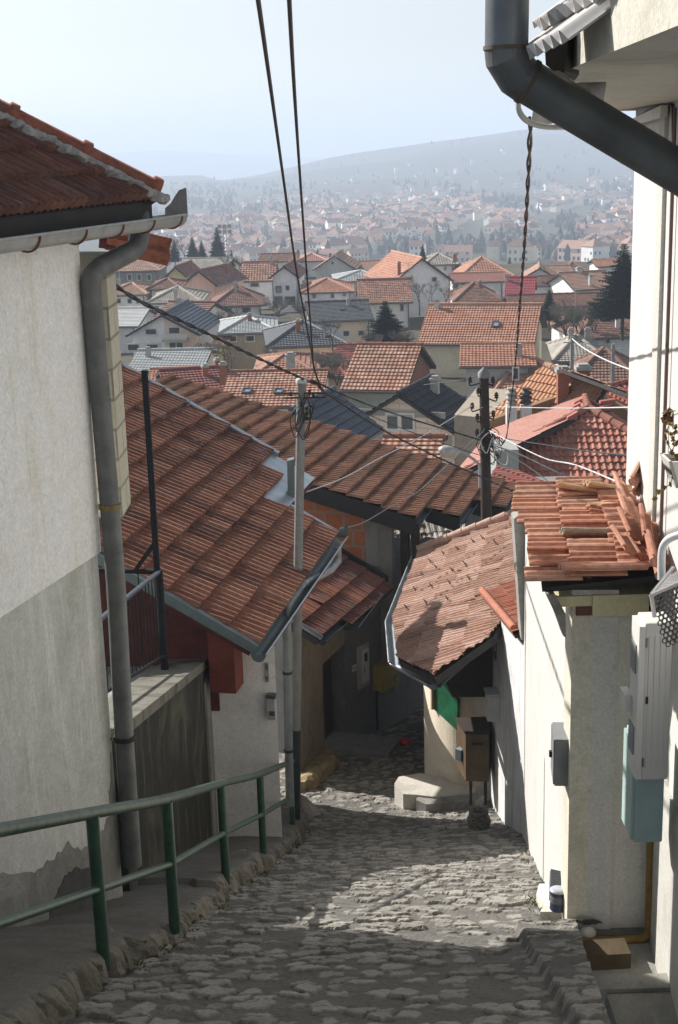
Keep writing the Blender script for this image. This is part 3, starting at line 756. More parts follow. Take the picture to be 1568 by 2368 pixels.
# ================================================================== terrace wall with iron railing between the two left houses
r0 = V((P(296, 1995, 11.75).x, 11.75, 0)); r1p = onB(500, 1920, .003); r1 = V((r1p.x, r1p.y, 0))
dR = (r1 - r0).normalized(); nR = V((dR.y, -dR.x, 0)); print('retaining', r0, r1)
tz0 = PP(304, 1660, r0, nR); tz1 = PP(478, 1522, r0, nR); print('top', tz0, tz1)
tR = thing('retaining_wall', 'stained mossy concrete retaining wall between the two left houses', 'wall', (r0.x, r0.y, -8))
M_moss = plaster('mossy_concrete', (0.034, 0.033, 0.026), (0.115, 0.11, 0.075), 0.75, 0.6, 1.2, 0.7, 0.56, (0.19, 0.18, 0.15))
zA_, zB_ = tz0.z, tz1.z; zA_ = zA_ + (tz0.y - r0.y) * (zA_ - zB_) / (tz1.y - tz0.y)
zE_ = tz1.z - (r1.y - tz1.y) * (zA_ - zB_) / (tz1.y - r0.y)
mb = MB(); mb.prism([V((r0.x, r0.y, -9.5)), V((r1.x, r1.y, -11)), V((r1.x, r1.y, zE_ - .12)), V((r0.x, r0.y, zA_ - .12))], -nR * .5); mb.build('wall_body', M_moss, tR)
mb = MB(); mb.prism([V((r0.x, r0.y, zA_ - .12)) + nR * .02, V((r1.x, r1.y, zE_ - .12)) + nR * .02, V((r1.x, r1.y, zE_)) + nR * .02, V((r0.x, r0.y, zA_)) + nR * .02], -nR * .56); mb.build('coping', plaster('rough_coping', (0.20, 0.19, 0.155), (0.05, 0.047, 0.04), .9, .3, 1.2), tR)
mb = MB(); e_ = r1 - dR * .45; mb.prism([V((e_.x, e_.y, -11)), V((r1.x, r1.y, -11)), V((r1.x, r1.y, zE_ - .2)), V((e_.x, e_.y, zE_ - .2))], nR * .03); mb.build('end_pier', plaster('grey_pier', (0.27, 0.265, 0.24), (0.12, 0.12, 0.1), .6, .5, .6), tR)
# terrace floor
mb = MB(); mb.prism([V((r0.x, r0.y, zA_ - .1)) - nR * .5, V((r1.x, r1.y, zE_ - .1)) - nR * .5, V((r1.x, r1.y, zE_ - .1)) - nR * 5 , V((r0.x, r0.y, zA_ - .1)) - nR * 5], V((0, 0, -.3))); mb.build('terrace', M_conc, None, kind='structure')
# railing
M_iron = flat('black_iron', (0.010, 0.012, 0.015), 0.7, 0.0, .2, 8, 0, .2)
fl = thing('iron_railing', 'black iron railing with thin bars on the terrace wall, with a tall braced corner post', 'railing', (r0.x, r0.y, zA_))
fx = nR * -.36
def onR(px_, py_): return PP(px_, py_, r0 + fx, nR)
cpt = onR(380, 1525); cpt_b = V((cpt.x, cpt.y, cpt.z)); ctop = onR(377, 1303)
lowN = onR(240, 1660) ; topN = onR(232, 1432)
lowN = V((topN.x, topN.y, cpt.z + (topN.y - cpt.y) * -((zA_ - zB_) / (tz1.y - r0.y))))
mb = MB(); mb.tube([topN, V((cpt.x, cpt.y, ctop.z))], .03, 8); mb.build('top_rail', flat('blue_iron', (0.06, 0.08, 0.11), .35, .2, .2), fl)
mb = MB(); mb.tube([lowN + V((0, 0, .05)), cpt + V((0, 0, .05))], .022, 8); mb.build('bottom_rail', M_iron, fl)
nb = 16
for i in range(nb):
    t_ = (i + .5) / nb; a = lowN.lerp(cpt, t_) + V((0, 0, .05)); b = topN.lerp(V((cpt.x, cpt.y, ctop.z)), t_); b = V((a.x, a.y, b.z))
    mb = MB(); mb.tube([a, b], .008, 5); mb.build('bar', M_iron, fl)
mb = MB(); mb.tube([cpt - V((0, 0, .2)), V((cpt.x, cpt.y, ctop.z + .02))], .05, 10); mb.build('corner_post', M_iron, fl)
ptop = PP(331, 856, cpt, dB); pb = V((cpt.x - .02, cpt.y, ctop.z)); ptop = V((pb.x - .0, pb.y, ptop.z)); print('post top', pix(ptop), 'want 331,856')
mb = MB(); mb.bar(pb, ptop, .07, .07); mb.build('tall_post', M_iron, fl)
# the rail that runs back from the corner
k2 = cpt + lB * 3.2; zt = ctop.z
mb = MB(); mb.tube([V((cpt.x, cpt.y, zt)), V((k2.x, k2.y, zt))], .032, 8); mb.build('top_rail', M_iron, fl)
for i in range(10):
    p = cpt + lB * (.28 * (i + 1)); mb = MB(); mb.tube([V((p.x, p.y, cpt.z + .05)), V((p.x, p.y, zt))], .009, 5); mb.build('bar', M_iron, fl)
mb = MB(); p = cpt + lB * .32; mb.bar(V((p.x, p.y, zt)), V((cpt.x, cpt.y, zt + .42)), .05, .05); mb.build('brace', M_iron, fl)

# ================================================================== green handrail along the kerb
M_green = flat('green_paint', (0.028, 0.072, 0.045), 0.38, 0.0, .35, 14)
hr = thing('green_handrail', 'green painted pipe handrail with worn top along the kerb', 'handrail', (xk(12) - .12, 12, zl(12) + .22))
posts = [(8.2, 225, 1880), (9.75, 397, 1848), (12.8, 518, 1812), (15.7, 608, 1790), (19.6, 678, 1762)]
pp = []
for Y_, px_, pt_ in posts:
    t_ = P(px_ - 12 if px_ < 400 else px_ - 7, pt_, Y_); pp.append(t_)
    zb = zl(Y_) + .1
    mb = MB(); mb.tube([V((t_.x, t_.y, zb)), V((t_.x, t_.y, t_.z - .02))], .045, 12); mb.build('post', M_green, hr)
first = pp[0] + (pp[0] - pp[1]) * 2.2; last = pp[-1] + (pp[-1] - pp[-2]).normalized() * .12
M_gtop = flat('green_worn', (0.028, 0.066, 0.040), 0.42, 0.0, .75, 9)
mb = MB(); mb.tube(smooth([first] + pp + [last], 6), .041, 12); mb.build('top_rail', M_gtop, hr)
mid = [p.lerp(V((p.x, p.y, zl(p.y) + .2)), .53) for p in [first] + pp]
mb = MB(); mb.tube(mid, .03, 10); mb.build('middle_rail', M_green, hr)

# weeds and moss tufts in the joints along the wall feet and the kerb
mb = MB(); rw = random.Random(31)
def tuft(x, y, z, n, h):
    for i in range(n):
        a = rw.uniform(0, 6.28); d = V((math.cos(a), math.sin(a), 0)); s_ = V((-d.y, d.x, 0)) * .005; b = V((x + rw.uniform(-.05, .05), y + rw.uniform(-.05, .05), z)); L = h * rw.uniform(.5, 1.2)
        mb.add([b - s_, b + s_, b + d * L * .35 + V((0, 0, L * .7)) + s_ * .6, b + d * L * .8 + V((0, 0, L * .9))], [(0, 1, 2, 3)])
for i in range(46):
    y = rw.uniform(8.5, 20.5); tuft(xk(y) + .07, y, zl(y) - .01, rw.randint(4, 12), rw.uniform(.03, .08))
for i in range(34):
    y = rw.uniform(10.6, 21.5); x = interp([(10, 1.74), (18.3, 2.50), (21.9, 2.44)], y) - .05 - (.16 if y < 12.4 else 0); tuft(x, y, zl(y) + .04, rw.randint(4, 11), rw.uniform(.025, .065))
mb.build('weeds', flat('weed_green', (.075, .095, .03), .9, 0, .5, 6), None, 'w', None, None, None, 'stuff')
# ================================================================== R2: white house on the right of the lane
M_wR = plaster('sunny_white', (0.56, 0.545, 0.515), (0.46, 0.44, 0.40), 0.5, 0.35, 0.5)
M_wR2 = plaster('old_white', (0.66, 0.66, 0.65), (0.48, 0.48, 0.47), 0.6, 0.6, 0.7, 1.0, .52, (.30, .30, .29))
A1 = V((P(1311, 2100, 10.0).x, 10.0, 0)); A2 = V((P(1208, 1955, 18.3).x, 18.3, 0)); A3 = V((P(1134, 1868, 21.9).x, 21.9, 0))
dW = (A2 - A1).normalized(); nW = V((-dW.y, dW.x, 0)); print('R2', A1, A2, A3)
dW2 = (A3 - A2).normalized(); nW2 = V((-dW2.y, dW2.x, 0))
hR2 = thing('white_house', 'white plastered house right of the lane under the loose orange tile roof', 'house', (A1.x, A1.y, -6))
Ep1 = P(1222, 1368, 9.75); Ep2 = PZ(1206, 1150, Ep1.z); print('pile eave', Ep1, Ep2)
ztop = Ep1.z - 0.08
prW = [(0, -11.5), (1, -11.5), (1, P(1204, 1200, 18.3).z), (.42, -4.1), (.34, ztop - .3), (.30, ztop), (0, ztop)]
mb = MB(); mb.prism([V((A1.lerp(A2, s_).x, A1.lerp(A2, s_).y, z_)) for s_, z_ in prW], -nW * 0.35); mb.build('lane_wall', M_wR, hR2)
# front wall facing the viewer with pilaster
zf = -6.35
pil1 = P(1367, 1500, 10.0).x
mb = MB(); mb.prism([V((A1.x, 9.985, zf)), V((pil1, 9.985, zf)), V((pil1, 9.985, ztop - .12)), V((A1.x, 9.985, ztop - .12))], V((0, .3, 0)))
mb.build('pilaster', plaster('grey_beige_render', (0.60, 0.565, 0.475), (0.36, 0.335, 0.255), 0.6, 0.5, .5), hR2)
mb = MB(); mb.prism([V((pil1, 10.0, zf)), V((3.2, 10.0, zf)), V((3.2, 10.0, ztop - .12)), V((pil1, 10.0, ztop - .12))], V((0, .3, 0)))
mb.build('front_wall', plaster('grey_white_render', (0.66, 0.63, 0.56), (0.45, 0.43, 0.36), 0.5, 0.35, .4), hR2)
# slanted grey board on the lane side under the eave
# row of raw yellow blocks under the roof
M_yel = brickmat('yellow_block', (0.60, 0.55, 0.34), (0.64, 0.59, 0.38), (0.12, 0.1, 0.06), 2.0, 1.0, 0.0)
def yb(x0, x1, y0, y1, Yq, name, mt, d=.28):
    a, b = P(x0, y1, Yq), P(x1, y0, Yq); mb = MB(); uvbox(mb, ((a.x + b.x)/2, Yq + d/2, (a.z + b.z)/2), (abs(b.x - a.x), d, abs(b.z - a.z))); mb.build(name, mt, hR2)
yb(1284, 1370, 1378, 1404, 9.97, 'block', M_yel); yb(1370, 1501, 1374, 1426, 9.95, 'block', M_yel); yb(1503, 1560, 1374, 1402, 9.97, 'block', M_yel)
M_dkbrick = flat('dark_brick', (0.12, 0.05, 0.03), .9, 0, .3, 10)
yb(1333, 1368, 1404, 1424, 9.96, 'brick_end', M_dkbrick); yb(1503, 1530, 1404, 1424, 9.96, 'brick_end', M_dkbrick)
mb = MB(); a = P(1262, 1372, 9.85); b = P(1532, 1352, 9.85); mb.bar(a + V((0, .12, .02)), b + V((0, .12, .02)), .2, .035); mb.build('wall_plate', M_dkwood, hR2)
mb = MB(); mb.prism([P(1262, 1374, 9.9), P(1283, 1374, 9.9), P(1308, 1420, 9.9), P(1309, 1476, 9.9), P(1302, 1470, 9.9), P(1284, 1420, 9.9)], V((0, .12, 0))); mb.build('corbel', M_conc, hR2)
# roof plane of the loose tiles
frP = frame_from(Ep1, (Ep2.x - Ep1.x, Ep2.y - Ep1.y), -1, 1515, 1337); print('pile pitch', math.degrees(math.asin(frP.b.z)))
gp_ = lambda x, y: frP.ab(x, y)
aP = gp_(1206, 1150)[0]; bP = gp_(1515, 1337)[1]; print('pile size', aP, bP)
M_orange = tilemat('orange_clay', [(0.42, 0.19, 0.12), (0.46, 0.225, 0.15), (0.35, 0.15, 0.095), (0.48, 0.26, 0.18), (.39, .175, .11)], 0.24, 0.40, (0.25, 0.16, 0.11), 0.6)
def tile_mesh(mb, O, x, y, n, W=0.235, L=0.41, m=0, warp=0.0):
    """one interlocking clay tile: x across, y up the slope, n normal; real thickness, ribs, nib edge"""
    prof = [(0, 0.03), (0.05, 0.042), (0.10, 0.040), (0.14, 0.014), (0.2, 0.006), (0.36, 0.006), (0.42, 0.016), (0.48, 0.038), (0.54, 0.043), (0.60, 0.034), (0.66, 0.010), (0.84, 0.006), (0.9, 0.016), (0.95, 0.038), (1.0, 0.038)]
    k = len(prof); vs = []; uv = []
    for v_ in (0.0, 0.04, 0.96, 1.0):
        for px_, h in prof:
            e = 0.9 if v_ in (0.0, 1.0) else 1.0
            vs.append(O + x * (px_ - .5) * W + y * v_ * L + n * (h * e + warp * (v_ - .5) ** 2)); uv.append((px_ * W * .98 + .002, v_ * L * .97 + .004))
    for v_ in (0.0, 1.0):
        for px_, h in prof: vs.append(O + x * (px_ - .5) * W + y * v_ * L + n * (h - 0.018 + warp * .25)); uv.append((px_ * W * .98 + .002, v_ * L * .97 + .004))
    fs = []
    for r_ in range(3):
        for j in range(k - 1): fs.append((r_*k+j, r_*k+j+1, (r_+1)*k+j+1, (r_+1)*k+j))
    for j in range(k - 1):
        fs.append((4*k+j, 4*k+j+1, j+1, j)); fs.append((3*k+j, 3*k+j+1, 5*k+j+1, 5*k+j)); fs.append((4*k+j+1, 4*k+j, 5*k+j, 5*k+j+1))
    fs.append((4*k, 0, k, 2*k, 3*k, 5*k)); fs.append((5*k-1, 6*k-1, 4*k-1, 3*k-1, 2*k-1, k-1))
    mb.add(vs, fs, m, False, [[uv[i] for i in f] for f in fs])
rt = random.Random(12); off = 0
mb = MB(); nt_ = 9; wt = (aP + .12) / nt_
fx_, fb_, fn_ = frP.a, frP.b, frP.N
for row in range(3):
    for i in range(nt_):
        if row == 2 and i in (7, 8): continue
        a = wt * (i + .5) - .04 + rt.uniform(-.012, .012) + (-.03 if row == 1 else 0); b = row * .345 - 0.02 + rt.uniform(-.025, .02) + .05 * math.sin(i * .7) * (row == 0)
        rz = Matrix.Rotation(rt.uniform(-.05, .05), 3, fn_); tl = rt.uniform(.02, .06)
        y_ = rz @ (fb_ - fn_ * .10); x_ = rz @ (fx_ + fn_ * rt.uniform(-.07, .07))
        # UV shift gives every tile its own colour cell
        o2 = MB(); tile_mesh(o2, frP.pt(a, b, .055 + tl + row * .012), x_, y_.normalized(), fn_, wt * 1.06, .42, 0, rt.uniform(-.03, .03))
        du, dv = .24 * (i + 1), .40 * (row + 1)
        mb.add(o2.v, o2.f, 0, False, [[(p[0] + du, p[1] + dv) for p in u] for u in o2.uv])
mb.build('roof', M_orange, hR2)
mb = MB(); deck(mb, frP, [(0.05, .10), (aP, .10), (aP, bP + .35), (.05, bP + .35)], .03, .0); mb.build('roof_deck', M_dkwood, hR2)
# loose tiles lying on the roof and leaning on the tall white wall
def loose(px_, py_, h, ax, ay, az, label, W=.25, L=.42, mat=None, grp='loose clay tiles left on the small roof'):
    p = PP(px_, py_, frP.O + frP.N * h, frP.N)
    R = Matrix.Rotation(az, 3, 'Z') @ Matrix.Rotation(ay, 3, 'Y') @ Matrix.Rotation(ax, 3, 'X')
    mb = MB(); o2 = MB(); x_, y_, n_ = R @ V((1, 0, 0)), R @ V((0, 1, 0)), R @ V((0, 0, 1))
    tile_mesh(o2, p - y_ * L / 2, x_, y_, n_, W, L, 0, -.02)
    du = .24 * loose.k; loose.k += 1
    mb.add(o2.v, o2.f, 0, False, [[(q[0] + du, q[1]) for q in u] for u in o2.uv])
    return mb.build('roof_tile', mat or M_orange, None, 'w', label, 'tile', grp)
loose.k = 2
M_paletile = tilemat('pale_tile', [(0.56, 0.38, 0.24), (0.52, 0.34, 0.2)], .24, .4, (.3, .22, .14), .4)
D_ = math.radians
PILE = [(1350, 1133, .13, D_(10), D_(14), D_(82), 'pale yellowish tile lying flat on top at the far edge of the orange roof', .26, .46, M_paletile),
 (1405, 1128, .15, D_(12), D_(10), D_(95), 'pale tile touching the tall wall at the far end of the orange roof', .24, .4, M_paletile),
 (1395, 1172, .12, D_(-6), D_(6), D_(70), 'broken pale tile end below the flat pale tile on the orange roof', .2, .26, M_paletile),
 (1402, 1190, .10, D_(8), D_(-5), D_(80), 'short wavy tile piece resting across the upper orange courses', .23, .28, None),
 (1370, 1232, .13, D_(4), D_(10), D_(93), 'grey weathered tile lying on the middle of the orange roof', .2, .5, tilemat('grey_tile', [(0.27, 0.22, 0.16), (0.3, 0.24, .18)], .24, .4)),
 (1395, 1312, .15, D_(2), D_(12), D_(93), 'loose tile raised above the nearest course of the orange roof', .22, .62, None),
 (1448, 1150, .22, D_(30), D_(48), D_(25), 'upright tile at the top of the leaning row against the tall wall', .3, .42, None),
 (1478, 1098, .35, D_(48), D_(68), D_(18), 'narrow tile standing on edge at the top of the leaning row', .2, .42, None),
 (1462, 1185, .24, D_(20), D_(40), D_(12), 'second leaning tile against the tall wall, below the upright one', .3, .42, None),
 (1468, 1225, .22, D_(14), D_(36), D_(8), 'third leaning tile against the tall wall, half covering its neighbour', .28, .42, None),
 (1458, 1262, .2, D_(6), D_(32), D_(4), 'lowest of the flat tiles leaning against the tall wall', .28, .42, None),
 (1497, 1222, .26, D_(25), D_(52), D_(12), 'tile wedged between the leaning row and the tall wall', .22, .42, None),
 (1508, 1285, .2, D_(15), D_(70), D_(6), 'tile standing on edge at the near end of the leaning row', .22, .5, None)]
for a in PILE: loose(a[0], a[1], a[2], a[3], a[4], a[5], a[6], a[7], a[8], a[9])
# rough gable edge of R2 beyond the loose tiles, above R1's roof
mb = MB(); mb.prism([P(1188, 1200, 18.2), P(1203, 1188, 18.2), P(1260, 1192, 18.2), P(1260, 1480, 18.2), P(1206, 1480, 18.2)], V((0, .3, 0))); mb.build('gable_end', plaster('rough_mortar', (0.33, 0.32, 0.295), (0.15, .145, .125), .6, .3, 1), hR2)

# ---- lower white wall further down with its little tiled verge
hR2b = thing('low_white_house', 'low white lane house with small tiled verge, in front of the pale clay roof', 'house', (A3.x, A3.y, -11))
zq0 = PP(1138, 1397, A2, nW2); zq1 = PP(1204, 1476, A2, nW2); print('low wall top', zq0, zq1)
mb = MB(); mb.prism([V((A2.x, A2.y, -12)), V((A3.x, A3.y, -12)), V((A3.x, A3.y, zq0.z)), V((A2.x, A2.y, zq1.z))], -nW2 * .35); mb.build('lane_wall', M_wR2, hR2b)
frQ = Frame(zq1 + nW2 * .14 + V((0, 0, .1)), (zq0 - zq1), V((1, -.1, .33)))
aq = (zq0 - zq1).length + .5
mb = MB(); rows_rib(mb, frQ, [[(-.2, 0), (aq, 0), (aq, 1.6), (-.2, 1.6)]], .11, .03, .36, .03, PROF_CLAY, 0, .006, 2, 9)
for i in range(9):
    q_ = frQ.pt(-.1 + i * aq / 9, .05, .06); mb.tube([q_, q_ + frQ.a * .1, q_ + frQ.a * aq / 8], [.05, .06, .06], 8)
M_clay = tilemat('pale_clay', [(0.37, 0.215, 0.16), (0.42, 0.26, 0.20), (0.32, 0.18, 0.13), (0.46, 0.30, 0.235), (.28, .155, .11)], .26, .42, (0.22, .14, .10), .6)
M_clay2 = tilemat('red_clay', [(0.42, 0.165, 0.10), (0.46, 0.19, 0.12), (0.38, 0.14, 0.085)], .22, .36, (0.16, .08, .05), .5)
mb.build('verge_roof', M_clay2, hR2b)
mb = MB(); deck(mb, frQ, [(-.15, .02), (aq, .02), (aq, 1.6), (-.15, 1.6)], .06, -.02); mb.build('roof_deck', M_dkwood, hR2b)
def onW2(x, y, off=0.0): return PP(x, y, A2 + nW2 * off, nW2)
RW2 = Matrix((dW2, nW2, V((0, 0, 1)))).transposed()
t = thing('house_number', 'small dark green number plate high on the low white lane wall', 'number plate', onW2(1144, 1497, .01))
mb = MB(); mb.box(onW2(1145, 1498, .012), (.2, .02, .36), RW2); mb.build('plate', flat('dark_plate', (0.05, .09, .07), .5), t)
mb = MB(); mb.box(onW2(1145, 1494, .024), (.09, .006, .16), RW2); mb.build('numeral_panel', flat('plate_white', (.6, .62, .6), .5), t)
t = thing('meter_box', 'small white meter box on the edge of the low white lane wall', 'meter box', onW2(1138, 1632, .1))
mb = MB(); mb.box(onW2(1139, 1632, .10), (.30, .2, .42), RW2); mb.build('case', flat('box_white', (.55, .56, .57), .5), t)
mb = MB(); mb.box(onW2(1139, 1600, .10), (.34, .24, .03), RW2); mb.build('lid', flat('box_white', (.55, .56, .57), .5), t)
# things on the bright lane wall
def onW(x, y, off=0.0): return PP(x, y, A1 + nW * off, nW)
RW = Matrix((dW, nW, V((0, 0, 1)))).transposed()
c = P(1300, 1743, 10.25); t = thing('junction_box', 'grey metal junction box on the sunlit right lane wall', 'junction box', c)
cz = (P(1300, 1682, 10.25).z + P(1300, 1797, 10.25).z) / 2; hb = P(1300, 1682, 10.25).z - P(1300, 1797, 10.25).z
bx = V((A1.x, A1.y, 0)) + dW * .22 + nW * .055; c = V((bx.x, bx.y, cz))
mb = MB(); mb.box(c, (.34, .11, hb * .92), RW); mb.build('case', flat('box_grey', (0.23, 0.24, 0.245), .5, .2), t)
mb = MB(); mb.box(c + nW * .06 , (.32, .012, hb * .88), RW); mb.build('door', flat('box_grey', (0.23, 0.24, 0.245), .5), t)
mb = MB(); mb.box(c + nW * .075 - V((0, 0, .0)), (.03, .03, .05), RW); mb.build('latch', M_dkwood, t)

# ---- foot of the right wall: ledge, board, paint tin, white edging, pipe, pit
zt = lambda Y: zl(Y) + .08
t = thing('concrete_ledge', 'rough pale ledge at the foot of the right lane wall', 'ledge', (1.9, 11, zl(11)))
mb = MB(); q = [V((A1 + dW * s + nW * o).to_tuple()) for s, o in ((.25, 0), (2.2, 0), (2.2, .10), (1.4, .17), (.7, .14), (.25, .2))]
mb.prism([V((p.x, p.y, zl(p.y) - .3)) for p in q], V((0, 0, .40))); mb.build('ledge', M_ccpale, t)
t = thing('grey_board', 'dark grey board leaning on the right lane wall behind the paint tin', 'board', P(1298, 2080, 10.6))
mb = MB(); b0_, b1_ = P(1297, 2085, 10.5), P(1299, 2018, 10.75); mb.bar(b0_, b1_, .2, .04, 0, V((0, -1, .2))); mb.build('panel', flat('speckled_grey', (.085, .09, .10), .8, 0, .5, 60), t)
ct = P(1290, 2130, 10.22); ct.z = zl(10.22) + .13; t = thing('paint_tin', 'dark blue paint tin with a grey lid at the foot of the right wall', 'tin', ct)
mb = MB(); mb.lathe(ct, [(.066, 0), (.07, .01), (.068, .03), (.068, .155), (.071, .16), (.071, .172)], 20); mb.build('body', flat('tin_navy', (0.03, .045, .10), .4, .1, .3, 12), t)
mb = MB(); mb.lathe(ct, [(.0685, .075), (.0688, .076), (.0688, .135), (.0685, .136)], 20); mb.build('label_band', flat('tin_band', (0.13, .14, .16), .5, 0, .5, 30), t)
mb = MB(); mb.lathe(ct, [(.0, .168), (.07, .17), (.073, .176), (.066, .182), (.064, .176), (0, .176)], 20); mb.build('lid', flat('tin_lid', (.42, .44, .5), .4, .2, .1), t)
t = thing('edging_strip', 'thin white edging strip standing beside the paint tin', 'strip', P(1304, 2270, 9.4))
mb = MB(); mb.prism([P(1300, 2128, 9.9), P(1311, 2128, 9.9), P(1312, 2272, 9.2), P(1304, 2275, 9.2)], V((.03, .02, 0))); mb.build('strip', flat('strip_white', (.5, .52, .55), .7, 0, .15, 30), t)
# pit
t = thing('concrete_pit', 'dark concrete pit below the right front wall, with a sunlit block at its near corner', 'pit', (2, 9.4, -6.5))
fz = P(1420, 2215, 9.6).z
mb = MB(); mb.prism([V((1.78, 8.2, fz)), V((3.2, 8.2, fz)), V((3.2, 10.0, fz)), V((1.84, 10.0, fz))], V((0, 0, -.6))); mb.build('floor', M_conc, t)
mb = MB(); mb.prism([P(1334, 2215, 9.75), P(1352, 2240, 9.7), P(1372, 2372, 8.6), P(1332, 2372, 8.6)], V((0, 0, -.5))); mb.build('curb', M_conc, t)
wl = P(1345, 2160, 9.97); mb = MB(); mb.box((2.5, 9.93, P(1400, 2180, 9.9).z), (1.4, .1, .16)); mb.build('plinth', flat('pit_cement', (.12, .115, .1), .95, 0, .4, 8, .6), t)
bl = P(1480, 2296, 8.75); mb = MB(); mb.box((bl.x + .22, bl.y - .45, bl.z - .3), (.92, .9, .6)); mb.build('block', plaster('coarse_block', (.36, .34, .29), (.18, .17, .14), .6, .1, 1.2), t)
mb = MB(); mb.box((bl.x + .2, bl.y + .1, bl.z - .27), (1.1, .18, .6)); mb.build('block_edge', M_conc, t)
# gas pipe
Mgas = flat('ochre_paint', (0.20, 0.115, 0.018), .55, 0, .35, 10)
t = thing('gas_pipe', 'ochre painted gas pipe elbowing along the foot of the right front wall', 'pipe', P(1400, 2180, 9.8))
yq = 9.82
pts = smooth([P(1505, 1940, yq), P(1502, 2080, yq), P(1500, 2150, yq), P(1492, 2168, yq), P(1470, 2172, yq), P(1380, 2176, yq - .02), P(1345, 2178, yq - .05), P(1327, 2192, yq - .12), P(1322, 2222, yq - .18)], 5)
mb = MB(); mb.tube(pts, .034, 12); mb.build('pipe', Mgas, t)
mb = MB(); mb.tube([P(1322, 2218, yq - .19), P(1321, 2260, yq - .25), P(1318, 2380, yq - .9)], .05, 12); mb.build('sleeve', flat('black_rubber', (.012, .012, .012), .6), t)
t = thing('stone_slab', 'dull ochre stone block lying in the concrete pit', 'stone', P(1400, 2230, 9.4))
mb = MB(); mb.box(P(1398, 2212, 9.55), (.36, .22, .17), rot3(.05)); mb.build('stone', flat('ochre_stone', (.075, .052, .025), .95, 0, .3, 9, .6), t)
t = thing('pebble', 'pale stone lump sitting behind the bend of the ochre pipe', 'stone', P(1350, 2155, 9.85))
mb = MB(); mb.lathe(P(1358, 2166, 9.86), [(0, 0), (.06, .01), (.075, .04), (.05, .075), (0, .085)], 9); mb.build('stone', M_ccpale, t)

# ================================================================== R3: tall white house at the right edge
K = V((P(1456, 800, 12.3).x, 12.3, 0)); print('R3 corner', K, pix(V((K.x, K.y, -.5))), pix(V((K.x, K.y, -4))))
dT = V((.09, 1, 0)).normalized(); nT = V((-dT.y, dT.x, 0))
hR3 = thing('tall_white_house', 'tall white house at the right edge with overhanging concrete slab and planter', 'house', (K.x, K.y, -6))
mb = MB(); a, b = K, K - dT * 9; z0, z1 = -6.6, .30
mb.prism([V((a.x, a.y, -4.6)), V((b.x, b.y, -4.6)), V((b.x, b.y, z1)), V((a.x, a.y, z1))], -nT * 6)
mb.build('wall', plaster('bright_white', (0.55, 0.54, 0.515), (.48, .465, .43), .5, .5, .4), hR3)
a2_ = K - dT * 2.35
mb = MB(); mb.prism([V((a2_.x, a2_.y, -7.5)) + nT * .02, V((b.x, b.y, -7.5)) + nT * .02, V((b.x, b.y, -4.603)) + nT * .02, V((a2_.x, a2_.y, -4.603)) + nT * .02], -nT * 5)
mb.build('lower_wall', plaster('grey_white_low', (.5, .49, .45), (.3, .29, .25), .4, .4, .4), hR3)
def onT(x, y, off=0.0): return PP(x, y, K + nT * off, nT)
RT = Matrix((dT, nT, V((0, 0, 1)))).transposed()
# vertical trim band + thin conduit on the wall
mb = MB(); v0 = onT(1541, 260, 0); mb.box(V((v0.x, v0.y, -1.6)) + nT * .015, (.28, .03, 3.6), RT); mb.build('trim_band', plaster('band_white', (.50, .485, .445), (.42, .40, .35), .4, .4, .3), hR3)
mb = MB(); v0 = onT(1563, 500, 0); mb.tube([V((v0.x, v0.y, .2)) + nT * .03, V((v0.x, v0.y, -4)) + nT * .03], .014, 6); mb.build('conduit', flat('conduit_brown', (.14, .09, .07), .6), hR3)
mb = MB(); mb.tube([onT(1455, 283, .015), onT(1500, 255, .015), onT(1545, 238, .015), onT(1556, 245, .015), onT(1557, 400, .015)], .011, 6); mb.build('cable_run', flat('black_cable', (.012, .012, .013), .5), hR3)
mb = MB(); mb.prism([onT(1462, 280, .02), onT(1545, 243, .02), onT(1543, 270, .02), onT(1462, 292, .02)], nT * .05); mb.build('cable_duct', flat('duct_cream', (.6, .58, .5), .6), hR3)
# slab
zs = .24
edge = [(1302, 176), (1312, 163), (1345, 148), (1400, 126), (1470, 98), (1575, 56), (1640, 26)]
ep = [PZ(x, y, zs) for x, y in edge]; print('slab', ep[0], ep[-2])
far_ = V((K.x - .25, K.y + .5, zs)); back = V((6.5, K.y + .5, zs)); back2 = V((6.5, ep[-1].y, zs))
mb = MB(); mb.prism(ep + [back2, back, far_], V((0, 0, .42))); mb.build('eave_slab', plaster('slab_concrete', (.50, .48, .41), (.34, .31, .24), .5, .2, .6), hR3)
# corrugated sheet on top of the slab
M_corr = flat('corrugated_grey', (.50, .48, .46), .7, 0, .15, 6)
def corrugated(mb, O, along, down, L, W, per=.075, amp=.02, m=0):
    n_ = int(L / per * 14); nn_ = along.cross(down).normalized(); rows = []
    for i in range(n_ + 1):
        s = L * i / n_; h = amp * math.sin(2 * math.pi * s / per); rows.append((O + along * s + nn_ * h, O + along * s + down * W + nn_ * h))
    vs = [p for r_ in rows for p in r_]; k_ = len(vs); vs += [p + nn_ * .006 for p in vs]
    fs = [(2*i, 2*i+1, 2*i+3, 2*i+2) for i in range(n_)] + [(k_+2*i, k_+2*i+2, k_+2*i+3, k_+2*i+1) for i in range(n_)] + [(2*i+1, k_+2*i+1, k_+2*i+3, 2*i+3) for i in range(n_)] + [(2*i, 2*i+2, k_+2*i+2, k_+2*i) for i in range(n_)]
    mb.add(vs, fs, m, True)
c0 = P(1236, 66, 4.75); c1 = P(1400, -25, 4.05)
al = (c1 - c0).normalized(); upv = V((.62, .62, .42)).normalized(); upv = (upv - al * upv.dot(al)).normalized()
mb = MB(); Lc = (c1 - c0).length; corrugated(mb, c0, al, upv, Lc, 1.3, .085, .019); corrugated(mb, c0 - upv * .09 + al * .03 - V((0, 0, .055)), al, upv, Lc * .8, 1.2, .085, .019)
